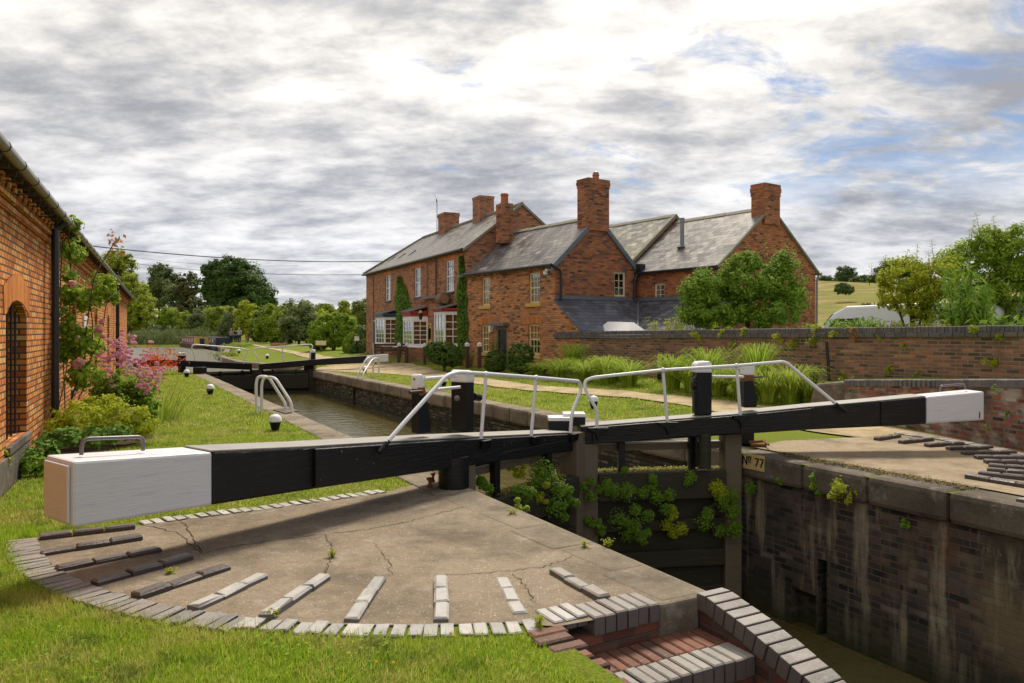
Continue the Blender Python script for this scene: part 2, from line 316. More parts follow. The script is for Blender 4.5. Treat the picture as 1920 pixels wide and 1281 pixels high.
M['brownpost']=paint('brown_timber_post',(.11,.07,.045),.8,(.06,.05,.04),.5,.2)
M['cream']=plain('cream_window_paint',(.74,.60,.33),.5,.4,.05,5)
M['creamwhite']=plain('cream_white_window_paint',(.75,.66,.45),.5,.4,.05,5)
M['whitewood']=plain('white_window_paint',(.8,.8,.8),.5,.4,.04,5)
M['ochre']=plain('ochre_sill_paint',(.62,.40,.12),.6,.3,.1,5)
M['yellow']=plain('mustard_door_paint',(.60,.40,.05),.5,.4,.08,5)
M['red']=plain('dark_red_fascia_paint',(.30,.02,.018),.5,.4,.1,5)
M['navy']=plain('navy_paint',(.02,.04,.12),.4,.5,.1,5)
M['blackdoor']=plain('black_door_paint',(.012,.014,.014),.4,.5,.2,5)
M['lead']=plain('lead_flashing',(.14,.15,.18),.5,.5,.25,6,.1)
M['leadroof']=plain('bay_roof_felt',(.16,.14,.13),.7,.4,.25,4,.2)
M['gutterblack']=plain('black_rainwater_goods',(.02,.02,.024),.35,.5,.2,5)
M['guttergrey']=plain('grey_gutter',(.22,.19,.155),.3,.5,.3,5)
M['verge']=plain('verge_mortar',(.24,.22,.17),.8,.3,.3,5,.2)
M['terracotta']=plain('terracotta_pot',(.42,.13,.06),.8,.3,.2,8,.1)
M['flue']=plain('grey_flue',(.22,.23,.25),.4,.5,.1,5)
M['curtain']=plain('white_curtain',(.6,.6,.58),.9,.2,.1,5)
M['redcurtain']=plain('red_curtain',(.45,.04,.05),.9,.2,.2,15)
M['soil']=plain('dark_soil',(.06,.042,.025),.95,.2,.5,8,.5)
M['bark']=plain('bark',(.10,.075,.05),.9,.2,.4,8,.6)
M['tent']=plain('white_canvas',(.75,.75,.77),.8,.3,.06,3)
M['vanwhite']=plain('white_van_paint',(.84,.87,.92),.25,.5,.03,2)
M['vanblack']=plain('van_trim_black',(.02,.02,.022),.4,.5,.1,5)
M['tyre']=plain('tyre_rubber',(.02,.02,.02),.9,.3,.2,5)
M['void']=plain('dark_interior',(.01,.009,.008),.95,.1,.1,3)
g=NT('window_glass'); gl=g.n('ShaderNodeBsdfGlossy',None,Roughness=.03,Color=(.9,.95,1)); tr=g.n('ShaderNodeBsdfTransparent',None,Color=(.75,.78,.76)); lw=g.n('ShaderNodeLayerWeight',None,Blend=.35); mx=g.n('ShaderNodeMixShader')
g.set(mx.inputs[0],g.math('ADD',.06,g.math('MULTIPLY',lw.outputs['Facing'],.55))); g.t.links.new(tr.outputs[0],mx.inputs[1]); g.t.links.new(gl.outputs[0],mx.inputs[2]); g.t.links.new(mx.outputs[0],g.out.inputs[0]); M['glass']=g.m
def grassground():
    t=NT('grass_turf'); w=t.wpos(); n1=t.noise(.5,5,.6,w); n2=t.noise(6,5,.7,w)
    c=t.mix(t.ramp(n1,[(.35,0.0),(.65,1.0)]),(.13,.20,.014),(.22,.27,.022)); c=t.mix(t.ramp(n2,[(.4,0.0),(.7,.7)]),c,(.24,.22,.045))
    c=t.mix(t.ramp(t.noise(45,3,.7,w),[(.35,.6),(.6,0.0)]),c,(.035,.06,.006)); s=t.n('ShaderNodeSeparateXYZ',None,Vector=w)
    # ripe field up the hill
    f=t.math('MULTIPLY',t.ramp(t.math('DIVIDE',s.outputs[1],100.0),[(.52,0.0),(.62,1.0)]),t.ramp(t.math('DIVIDE',s.outputs[0],100.0),[(.1,0.0),(.16,1.0)]))
    fn=t.noise(.45,8,.8,t.mapv(w,(.5,1.2,1))); fc=t.mix(t.ramp(fn,[(.42,0.0),(.58,1.0)]),(.15,.13,.04),(.36,.27,.12)); fc=t.mix(t.ramp(t.noise(1,6,.6,t.mapv(w,(.03,.12,1))),[(.45,0.0),(.58,.75)]),fc,(.17,.19,.035)); c=t.mix(f,c,fc)
    t.col(c); t.rough(.95,.1); t.bump(t.noise(40,4,.7,w),.8,.03); return t.m
M['turf']=grassground()
M['blade']=leafmat('grass_blade',[(.09,.20,.006),(.16,.30,.008),(.25,.37,.015),(.40,.41,.05)],.45,.35,.9)
M['blade2']=leafmat('lawn_blade',[(.12,.24,.008),(.20,.34,.012),(.29,.40,.02),(.42,.42,.06)],.45,.35,.6)
def watermat(bs=.5,rg=.04):
    t=NT('canal_water'); w=t.wpos(); t.col(t.mix(t.noise(1.2,3,.5,w),(.07,.06,.018),(.12,.10,.04))); t.rough(rg,.5); t.b.inputs['IOR'].default_value=1.33
    h=t.math('ADD',t.noise(2.2,3,.5,t.mapv(w,(1,1.8,1))),t.math('MULTIPLY',t.noise(9,3,.6,w),.5)); t.bump(h,bs,.05); return t.m
M['water']=watermat()
M['farwater']=watermat(1.0,.3)
# ================================================================ camera, sky, sun
cam=bpy.data.cameras.new('camera'); co=bpy.data.objects.new('camera',cam); COL.objects.link(co); co.location=(0,0,CH); co.rotation_euler=(PI/2,0,0)
cam.sensor_width=36; cam.lens=36*FPX/1920; cam.shift_y=-20.5/1920; cam.clip_start=.1; cam.clip_end=3000; SC.camera=co
SUN_AZ,SUN_EL=R(13),R(54)
w=bpy.data.worlds.new('World'); SC.world=w; w.use_nodes=True; nt=w.node_tree
class WT(NT):
    def __init__(s): s.t=nt
W=WT(); bg=nt.nodes['Background']; tc=nt.nodes.new('ShaderNodeTexCoord'); W._tc=tc
sky=W.n('ShaderNodeTexSky',{'sky_type':'NISHITA','sun_disc':False,'sun_elevation':SUN_EL,'sun_rotation':SUN_AZ,'dust_density':1.0,'ozone_density':2.0})
sp=W.n('ShaderNodeSeparateXYZ',None,Vector=tc.outputs['Generated']); z=W.math('MAXIMUM',sp.outputs[2],0.0); zz=W.math('ADD',z,.22)
cv=W.n('ShaderNodeCombineXYZ'); W.set(cv.inputs[0],W.math('DIVIDE',sp.outputs[0],zz)); W.set(cv.inputs[1],W.math('DIVIDE',sp.outputs[1],zz)); P=cv.outputs[0]
n1=W.noise(1.6,10,.58,W.mapv(P,(1,1.05,1),(3.1,1.7,0),(0,0,.12)),.12)      # large cloud banks
n2=W.noise(5.5,10,.62,W.mapv(P,(1,1.6,1),(8.3,2.2,0),(0,0,.15)),.15)        # ripples
dens=W.math('ADD',W.math('MULTIPLY',n1,.62),W.math('MULTIPLY',n2,.38))
tone=W.ramp(dens,[(.38,(.255,.255,.265)),(.45,(.36,.355,.355)),(.50,(.475,.46,.44)),(.56,(.60,.575,.54)),(.65,(.72,.69,.64))])
# brighter round the veiled sun, greyer low down
sv=W.n('ShaderNodeVectorMath',{'operation':'DOT_PRODUCT'}); W.set(sv.inputs[0],tc.outputs['Generated']); sv.inputs[1].default_value=(math.sin(R(-8))*math.cos(R(44)),math.cos(R(-8))*math.cos(R(44)),math.sin(R(44)))
glow=W.ramp(sv.outputs['Value'],[(.5,.88),(.82,1.0),(.97,1.12)]); tone=W.mix(1.0,tone,glow,'MULTIPLY')
low=W.ramp(z,[(.0,(1.05,1.07,1.12)),(.10,(.86,.90,1.0)),(.34,(1,1,1))]); tone=W.mix(1.0,tone,low,'MULTIPLY')
# gaps of blue, mostly on the right
side=W.math('MULTIPLY',W.math('SUBTRACT',sp.outputs[0],.14),.31)
hole=W.noise(2.5,9,.62,W.mapv(P,(1,1.5,1),(1.4,6.6,0),(0,0,.2)),.5)
m=W.math('SUBTRACT',hole,W.math('MULTIPLY',W.math('MAXIMUM',side,-.12),1.0)); mask=W.ramp(m,[(.33,0.18),(.44,1.0)]); mask=W.math('MAXIMUM',mask,W.ramp(z,[(.13,1.0),(.24,0.0)]))
skyc=W.n('ShaderNodeVectorMath',{'operation':'MULTIPLY'}); W.set(skyc.inputs[0],sky.outputs[0]); skyc.inputs[1].default_value=(.34,.40,.48)
cl=W.n('ShaderNodeVectorMath',{'operation':'SCALE'}); W.set(cl.inputs[0],tone); cl.inputs['Scale'].default_value=8.6
fin=W.mix(mask,skyc.outputs[0],cl.outputs[0]); W.set(bg.inputs[0],fin); bg.inputs[1].default_value=.1
sl=bpy.data.lights.new('sun','SUN'); sl.energy=2.2; sl.angle=R(13); sl.color=(1,.90,.74); so=bpy.data.objects.new('sun',sl); COL.objects.link(so)
sd=Vector((math.sin(SUN_AZ)*math.cos(SUN_EL),math.cos(SUN_AZ)*math.cos(SUN_EL),math.sin(SUN_EL))); so.rotation_euler=sd.to_track_quat('Z','Y').to_euler()
SC.view_settings.view_transform='Standard'; SC.view_settings.look='None'; SC.view_settings.exposure=1.0; SC.view_settings.gamma=1
# ================================================================ ground
us=sorted(set([-900,-600,-400,-280,-200,-150,-120,-100,-85,2.2,3.4,7.75,60,75,95,120,160,220,300,450,700]+[round(-75+i*.75,3) for i in range(0,176) if abs(-75+i*.75-2.2)>.2 and abs(-75+i*.75-3.4)>.2 and abs(-75+i*.75-7.75)>.2]))
vs=sorted(set([-60,-30,-20,3.66,33.0,115,130,150,175,200,230,270,320,400,500,700,1000,1500]+[round(-10+i*.75,3) for i in range(0,160) if abs(-10+i*.75-3.66)>.2 and abs(-10+i*.75-33)>.2]))
U,V=np.meshgrid(us,vs,indexing='ij'); X,Y=fr_uv(U,V); Z=gh(X,Y)
ip=inpoly(POOL,X,Y)&(V>33.2); dd=pdist(POOL,X,Y); Z=np.where(ip,-.2-1.3*ss(0,.5,dd),Z)
idx=np.arange(U.size).reshape(U.shape); fs=[]
for i in range(len(us)-1):
    for j in range(len(vs)-1):
        uc,vc=(us[i]+us[i+1])/2,(vs[j]+vs[j+1])/2
        if 3.4<uc<7.75 and -25<vc<33: continue
        if 2.2<uc<3.4 and -25<vc<3.66: continue
        fs.append((int(idx[i,j]),int(idx[i+1,j]),int(idx[i+1,j+1]),int(idx[i,j+1])))
me=bpy.data.meshes.new('ground'); me.from_pydata(np.stack([X,Y,Z],-1).reshape(-1,3).tolist(),[],fs); me.update(); structure(linkmesh('ground',me,M['turf'],None,True))
def sheet(name,pts,mat,lift=.006,z=None):
    m=MB(); n=len(pts); m.add([(p[0],p[1],(float(gh(p[0],p[1])) if z is None else z)+lift) for p in pts],[tuple(range(n))]); me=m.build(name,mat)
    if me.data.polygons[0].normal.z<0: me.data.flip_normals()
    return structure(me)
def strip(name,pairs,mat,lift=.025,sub=6,acr=4):
    m=MB(); rows=[]
    for i in range(len(pairs)-1):
        a,b=pairs[i],pairs[i+1]
        for k in range(sub+(i==len(pairs)-2)):
            t=k/sub; rows.append((a[0].lerp(b[0],t),a[1].lerp(b[1],t)))
    for p,q in rows:
        for k in range(acr+1):
            r=p.lerp(q,k/acr); jit=.06*math.sin(r.x*3.1+r.y*2.3)+.04*math.sin(r.x*7+1) if k in (0,acr) else 0
            m.v.append((r.x+jit,r.y+jit,float(gh(r.x,r.y))+lift))
    for i in range(len(rows)-1):
        for k in range(acr): a=i*(acr+1)+k; m.f.append((a,a+1,a+acr+2,a+acr+1))
    o=m.build(name,mat)
    if sum(p.normal.z for p in o.data.polygons)<0: o.data.flip_normals()
    return structure(o)
def gp(l): return [(G(*a),G(*b)) for a,b in l]
PATHP=gp([((590,695),(600,689)),((640,698),(690,683)),((716,701),(745,680)),((770,706),(775,683)),((843,711),(810,694)),((897,721),(889,708)),((978,732),(1000,724)),((1060,738),(1060,728)),((1160,745),(1160,734)),((1235,753),(1235,742)),((1297,764),(1340,751)),((1400,785),(1440,765)),((1470,803),(1540,775)),((1600,822),(1640,797)),((1690,826),(1730,812))])
strip('gravel_path',PATHP,M['gravel'])
strip('towpath',gp([((640,698),(700,682)),((600,680),(640,673)),((560,667),(585,664)),((520,658),(532,656)),((492,651.5),(498,650)),((470,647),(476,646))]),M['gravel'])
# worn bare earth and concrete aprons swept by the balance beams
HEELL=(-.63,8.08); HEELR=(3.37,10.25)
def polar(c,r,a): return (c[0]+r*math.cos(a),c[1]+r*math.sin(a))
ringA=[polar(HEELL,3.80,R(a)) for a in range(213,282,3)]
apL=ringA+[G(1045,1178),G(1110,1166),G(1241,1137)]+[fr_uv(3.0,3.62),fr_uv(3.32,3.62),fr_uv(3.42,3.62),fr_uv(3.42,7.3)]+[G(845,912),G(800,905),G(718,925),G(560,946),G(400,967),G(254,989)]
sheet('concrete_apron',apL,M['apron'],.010,0)
apR=[G(1470,830),G(1600,824),G(1680,818)]+[Vector((6.75,12.3,0)),Vector((6.95,11.2,0)),Vector((7.12,10.1,0)),Vector((7.32,8.6,0)),Vector((7.65,6.2,0))]+[fr_uv(10.6,2.0),fr_uv(10.6,-3),fr_uv(8.15,-3),fr_uv(8.15,7.8),G(1424,838)]
sheet('pale_apron',apR,M['apron2'],.030)
crk=bpy.data.objects['concrete_apron']
def crack(pts,w=.005,col='void'):
    P=[G(*p) for p in pts]; Q=[]
    for i in range(len(P)-1):
        for k in range(10): q=P[i].lerp(P[i+1],k/10); Q.append(Vector((q.x+random.gauss(0,.012),q.y+random.gauss(0,.012),0)))
    Q.append(P[-1]); m=MB()
    for i,q in enumerate(Q):
        d=(Q[min(i+1,len(Q)-1)]-Q[max(i-1,0)]).normalized(); n=Vector((-d.y,d.x,0))*w*random.uniform(.3,1.1); m.v+=[(q.x-n.x,q.y-n.y,.0135),(q.x+n.x,q.y+n.y,.0135)]
        if i: b=2*i; m.f.append((b-2,b,b+1,b-1))
    o=m.build('crack',M['soil'],crk); 
    if o.data.polygons[0].normal.z<0: o.data.flip_normals()
crack([(262,986),(330,1000),(378,1041),(452,1024),(560,1010),(650,1000),(696,994),(760,982),(843,960),(905,944)]); crack([(613,1006),(620,1030),(628,1045),(614,1060),(608,1078)],.004); crack([(340,978),(352,1000),(378,1041)],.005); crack([(1098,1030),(1060,1052),(1020,1066),(942,1076),(830,1082)],.004); crack([(1000,1130),(985,1100),(960,1080)],.004); crack([(735,1082),(726,1050),(700,1022)],.003)
# ================================================================ water
def water(name,uv,z): 
    m=MB(); m.add([(*fr_uv(a,b),z) for a,b in uv],[tuple(range(len(uv)))]); return structure(m.build(name,M['water']))
water('lower_water',[(3.2,-25),(8,-25),(8,7.9),(5.57,8.6),(3.2,7.6)],-2.1)
water('chamber_water',[(3.2,7.6),(5.57,8.6),(8,7.9),(8,32.1),(5.57,33),(3.2,32.1)],-.95)
cw=water('canal_water',[(-110,33.1),(3.2,32.1),(5.57,33),(7.9,32.1),(9.5,33.1),(9.5,140),(-110,140)],-.34); cw.data.materials[0]=M['farwater']
# ================================================================ lock walls
def wallface(m,P0,e,n_in,a0,a1,z0,z1,holes,depth=.1):
    """upright face from P0 along e with rectangular openings (a,b,zlo,zhi) and their reveals"""
    P0=Vector(P0); e=Vector(e); n=Vector(n_in)
    xs=sorted(set([a0,a1]+[h[0] for h in holes]+[h[1] for h in holes])); zs=sorted(set([z0,z1]+[h[2] for h in holes]+[h[3] for h in holes]))
    pt=lambda a,z,d=0:tuple(P0+e*a+n*d+Vector((0,0,z)))
    for i in range(len(xs)-1):
        for j in range(len(zs)-1):
            xc,zc=(xs[i]+xs[i+1])/2,(zs[j]+zs[j+1])/2
            if any(h[0]<xc<h[1] and h[2]<zc<h[3] for h in holes): continue
            m.add([pt(xs[i],zs[j]),pt(xs[i+1],zs[j]),pt(xs[i+1],zs[j+1]),pt(xs[i],zs[j+1])],[(0,1,2,3)])
    for a,b,c,d in holes:
        m.add([pt(a,c),pt(a,c,depth),pt(a,d,depth),pt(a,d)],[(0,1,2,3)]); m.add([pt(b,c),pt(b,c,depth),pt(b,d,depth),pt(b,d)],[(3,2,1,0)])
        m.add([pt(a,d),pt(a,d,depth),pt(b,d,depth),pt(b,d)],[(0,1,2,3)]); m.add([pt(a,c),pt(a,c,depth),pt(b,c,depth),pt(b,c)],[(3,2,1,0)])
KO=lambda u,v,z=0:(*fr_uv(u,v),z)
rw=root('lock_wall','tall stained dark brick lock wall with rounded stone coping on the right','lock wall',(0,0,0),FK.a)
m=MB(); wallface(m,(7.80,0,0),(0,1,0),(1,0,0),-8,7.75,-3.2,-.31,[(6.23,6.37,-2.7,-1.14),(6.40,6.78,-2.7,-1.62)],.16)
m.box(7.96,8.4,-8,7.75,-3.2,-.32); m.build('brick_face',M['lockbrick'],rw)
m=MB(); wallface(m,(7.80,0,0),(0,1,0),(1,0,0),8.35,32.4,-3.2,-.31,[(26.05,26.35,-2,-.31)],.16); m.box(7.96,8.4,8.35,32.4,-3.2,-.32)
m.box(7.80,8.4,32.4,33.4,-1.6,-.02); m.build('chamber_face',M['chamberbrick'],rw)
m=MB(); m.box(8.0,8.42,7.75,8.35,-3.2,-.3); m.box(7.78,8.0,7.75,7.9,-3.2,-.3); m.build('quoin',M['darkstone'],rw)
def copings(parent,u0,u1,cuts,mats,z0=-.32,z1=.016,jit=.012,bev=.05):
    for i in range(len(cuts)-1):
        a,b=cuts[i]+.006,cuts[i+1]-.006; m=MB(); j=random.uniform(-jit,jit); k=random.uniform(-.004,.006)
        m.box(u0+j,u1,a,b,z0,z1+k); m.build('coping_stone',mats[i%len(mats)] if isinstance(mats,list) else mats,parent,False,bev)
cuts=[-3.6,-2.6,-1.7,-.75,.2,1.1,2.0,2.9,3.8,4.69,5.64,6.56,7.70]; copings(rw,7.72,8.18,cuts,M['darkstone'],jit=.008,bev=.06)
cv_=[7.72]; 
while cv_[-1]<32.0: cv_.append(cv_[-1]+random.uniform(.75,1.15))
copings(rw,7.72,8.2,cv_,M['stone'],bev=.06)
lw=root('lock_wall','left lock wall with concrete coping beside the grass and the fan of bricks','lock wall',(0,0,0),FK.a)
m=MB(); m.box(2.95,3.38,3.62,32.4,-3.2,-.19); m.box(3.12,3.50,-8,3.62,-3.2,-.9); m.build('brick_face',M['chamberbrick'],lw)
cl_=[7.1]
while cl_[-1]<32.0: cl_.append(cl_[-1]+random.uniform(1.1,1.7))
copings(lw,2.94,3.41,cl_,M['stone'],-.2,.02,.004,.02)
# irregular old coping slabs along the near edge
st=[7.1,6.25,5.55,4.9,4.25,3.63]
for i in range(len(st)-1):
    a,b=st[i+1]+.008,st[i]-.008; m=MB(); iu=[3.0,3.06,3.02,3.1,3.04][i]; ju=[.02,-.02,.01,-.01,.0][i]
    pts=[(iu,a,.0),(3.41+ju,a+random.uniform(-.01,.01),.0),(3.42,(a+b)/2,.0),(3.40-ju,b,.0),(iu-.04,b,.0)]; zt=.014+.002*(i%3)
    m.slab([(x,y,zt) for x,y,_ in pts],.22); m.build('coping_stone',M['stone'],lw,False,.018)
# ================================================================ number plate and date
def textmesh(s,h,mat,name,parent,loc,rot,depth=.003):
    cu=bpy.data.curves.new(name,'FONT'); cu.body=s; cu.size=h; cu.extrude=depth; cu.align_x='CENTER'; cu.align_y='CENTER'
    o=bpy.data.objects.new('tmp',cu); COL.objects.link(o); dg=bpy.context.evaluated_depsgraph_get(); me=bpy.data.meshes.new_from_object(o.evaluated_get(dg)); bpy.data.objects.remove(o)
    me.materials.clear(); r=linkmesh(name,me,mat,parent); r.location=loc; r.rotation_euler=rot; return r
plate=root('number_plate','small cream plate with black lettering on the lock wall corner under the right gate','number plate',KO(7.70,7.34,-.085),FK.a)
m=MB(); m.box(.004,.02,-.19,.19,-.105,.105); m.build('plate',plain('cream_plate',(.62,.47,.20),.6,.3,.35,25),plate,False,.004)
textmesh('№ 77',.17,M['black'],'lettering',plate,(0,0,0),(R(90),0,R(-90)))
d15=textmesh('1915',.10,M['darkstone'],'carved_date',rw,(7.795,4.28,-.52),(R(90),0,R(-90)),.004)
# ================================================================ brick edgings, footholds and steps
def brick(m,c,ax,L,Wd,h,z0,ch=.006):
    """one brick: centre c (x,y), long axis angle ax"""
    ca,sa=math.cos(ax),math.sin(ax); base=len(m.v); mm=MB(); mm.cbox(-L/2,L/2,-Wd/2,Wd/2,z0,h,ch); tx,ty=random.gauss(0,.02),random.gauss(0,.03); mm.v=[(x+random.gauss(0,.0018),y+random.gauss(0,.0018),(z+x*tx+y*ty+random.gauss(0,.0015)) if z>z0 else z) for x,y,z in mm.v]
    m.add([(c[0]+x*ca-y*sa,c[1]+x*sa+y*ca,z) for x,y,z in mm.v],mm.f)
m=MB(); a=212.0; step=math.degrees(.078/3.9)
while a<281.5:
    far=(a>243); r=3.905+random.uniform(-.006,.006); wd=.066
    if a>252 and random.random()<.03: a+=step*1.2; continue
    if a>258: wd=.082; s2=step*1.22
    else: s2=step
    if a<256: brick(m,polar(HEELL,r,R(a)),R(a),.215,wd,.020+random.uniform(-.004,.004),-.03)
    a+=s2
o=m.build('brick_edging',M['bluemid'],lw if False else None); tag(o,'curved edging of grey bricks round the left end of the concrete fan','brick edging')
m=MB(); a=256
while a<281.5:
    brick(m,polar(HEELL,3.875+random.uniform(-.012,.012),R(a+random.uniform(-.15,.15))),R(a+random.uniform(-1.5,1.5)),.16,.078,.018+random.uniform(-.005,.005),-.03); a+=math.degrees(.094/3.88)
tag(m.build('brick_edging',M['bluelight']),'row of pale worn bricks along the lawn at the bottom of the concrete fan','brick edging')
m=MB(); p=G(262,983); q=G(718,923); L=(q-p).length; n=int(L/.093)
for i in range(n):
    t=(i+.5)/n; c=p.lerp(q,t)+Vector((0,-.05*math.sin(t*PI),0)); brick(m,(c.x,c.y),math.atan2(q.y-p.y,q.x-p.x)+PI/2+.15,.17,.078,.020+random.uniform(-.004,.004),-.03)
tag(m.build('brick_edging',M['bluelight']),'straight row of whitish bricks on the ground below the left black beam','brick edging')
TL=[((72.4,1007),(254,986)),((76,1036),(266,1006)),((105,1066),(299,1027)),((176,1092),(357,1043)),((252,1118),(425,1061)),((361,1140),(494,1078)),((496,1155),(609,1080)),((659,1161),(711,1084)),((825.5,1161),(827.5,1084)),((977,1146),(940,1078)),((1134,1122),(1040,1068))]
for i,(o_,i_) in enumerate(TL):
    p,q=G(*o_,.03),G(*i_,.03); p.z=q.z=0; mid=(p+q)/2; an=math.atan2(q.y-p.y,q.x-p.x); L=(q-p).length
    t=root('foothold_strip',f'{"dark" if i<5 else "pale"} brick foothold strip on the left fan, {ORD[i]} from the white beam end','foothold strip',(mid.x,mid.y,0),an,'raised brick footholds on the left concrete fan')
    nb=3; bl=L/nb
    for k in range(nb):
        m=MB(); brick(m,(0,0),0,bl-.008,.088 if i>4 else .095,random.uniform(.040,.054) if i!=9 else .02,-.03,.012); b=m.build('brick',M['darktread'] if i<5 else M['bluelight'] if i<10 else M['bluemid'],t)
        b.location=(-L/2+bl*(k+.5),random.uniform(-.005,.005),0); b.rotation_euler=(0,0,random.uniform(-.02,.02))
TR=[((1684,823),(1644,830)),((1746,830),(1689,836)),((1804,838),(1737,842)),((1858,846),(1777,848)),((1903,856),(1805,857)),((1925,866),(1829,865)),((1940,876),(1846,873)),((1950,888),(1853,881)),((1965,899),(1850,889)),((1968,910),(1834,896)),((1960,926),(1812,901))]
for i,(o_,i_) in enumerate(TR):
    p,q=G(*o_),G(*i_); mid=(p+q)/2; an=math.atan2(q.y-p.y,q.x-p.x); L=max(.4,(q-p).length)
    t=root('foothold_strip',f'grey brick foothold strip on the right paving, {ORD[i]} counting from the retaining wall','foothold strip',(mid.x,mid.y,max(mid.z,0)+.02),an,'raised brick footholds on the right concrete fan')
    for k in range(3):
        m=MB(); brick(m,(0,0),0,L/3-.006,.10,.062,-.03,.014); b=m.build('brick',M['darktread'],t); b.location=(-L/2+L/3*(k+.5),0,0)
m=MB(); a=32
while a>-62:
    for rr in (3.42,): 
        c=polar(HEELR,rr,R(a)); m2=MB(); brick(m,c,R(a),.215,.068,.05+max(0,float(gh(*c))),-.03)
    a-=math.degrees(.078/3.42)
tag(m.build('brick_edging',M['bluemid']),'curved edging of grey bricks at the foot of the right retaining wall','brick edging')
# steps down to the tail of the lock
stp=root('brick_steps','short flight of worn red and grey brick steps at the bottom right','steps',(0,0,0),FK.a)
def row(name,u0,u1,v0,v1,z,h,mat,pitch=.078,along='u',lab=None):
    m=MB(); n=max(1,int(round((u1-u0)/pitch))); pw=(u1-u0)/n
    for i in range(n): 
        uc=u0+pw*(i+.5); dv=random.uniform(-.006,.006); m.cbox(uc-pw/2+.005,uc+pw/2-.005,v0+dv,v1+dv,z-h,z+random.uniform(-.004,.004),.008)
    o=m.build(name,mat,stp); 
    return o
row('top_nosing',2.50,2.99,3.60,3.83,.026,.11,M['bluemid']); row('top_nosing',2.26,2.50,3.66,3.88,.026,.06,M['bluelight'])
m=MB(); m.box(2.26,2.99,3.62,3.82,-.3,-.085); m.build('riser',M['stepwall'],stp)
m=MB(); m.box(2.99,3.31,3.60,3.9,-.35,.012); m.build('concrete_block',M['stone'],stp,False,.02)
row('landing',2.26,3.31,3.35,3.60,-.185,.07,M['redstep']); row('step_nosing',2.20,3.31,3.135,3.348,-.18,.12,M['bluemid'])
m=MB(); m.box(2.2,3.31,3.145,3.58,-.5,-.262); m.build('riser',M['stepwall'],stp)
row('landing',2.20,3.31,2.92,3.135,-.365,.07,M['redstep']); row('step_nosing',2.20,3.31,2.70,2.918,-.36,.12,M['bluemid'])
m=MB(); m.box(2.2,3.31,2.71,3.13,-.7,-.445); m.build('riser',M['stepwall'],stp)
row('landing',2.20,3.31,2.4,2.70,-.54,.07,M['redstep']); m=MB(); m.box(2.2,3.31,-4,2.7,-1.2,-.62); m.build('foundation',M['soil'],stp)
m=MB(); m.box(2.10,2.198,-4,3.6,-1.2,-.01); m.build('side_wall',M['stepwall'],stp)
m=MB(); v=3.62; k=0
while v>1.2:
    sh=.10*min(1,k/6); zt=.024-(.0 if k<2 else .016*(k-1)); m.cbox(2.06+sh*.3-.03*(k%2),2.28+sh*.3-.03*(k%2),v-.088,v-.006,zt-.09,zt,.010); v-=.092; k+=1
m.build('side_bricks',M['redstep'],stp)
par=root('brick_parapet','curving descending coping of grey bricks between the steps and the lock','parapet',(0,0,0),FK.a)
def pz(v): return np.interp(v,[1.2,1.9,2.3,2.74,3.17,3.54,3.8],[-1.05,-.62,-.40,-.175,-.046,.03,.03])
m=MB(); v=3.62
while v>1.3:
    z0=float(pz(v)); z1=float(pz(v-.083)); sl_=(z0-z1)/.083; w_=.076/math.hypot(1,sl_)
    j=random.uniform(-.006,.006); top=[(3.30+j,v-w_,z1+.004),(3.52+j,v-w_,z1+.004),(3.52+j,v,z0),(3.30+j,v,z0)]
    nx=sl_/math.hypot(1,sl_)*.11; bot=[(a,b+nx,c-.11) for a,b,c in top]; m.hexa([bot[0],bot[1],bot[2],bot[3]],top); v-=w_+.010/math.hypot(1,sl_)
m.build('brick_coping',M['bluemid'],par,False,.007)
m=MB(); vv=[3.60,3.17,2.74,2.3,1.9,1.3]
for i in range(len(vv)-1):
    a,b=vv[i],vv[i+1]; m.hexa([(3.315,b,-3),(3.50,b,-3),(3.50,a,-3),(3.315,a,-3)],[(3.315,b,float(pz(b))-.07),(3.50,b,float(pz(b))-.07),(3.50,a,float(pz(a))-.07),(3.315,a,float(pz(a))-.07)])
m.build('wall',M['stepwall'],par)
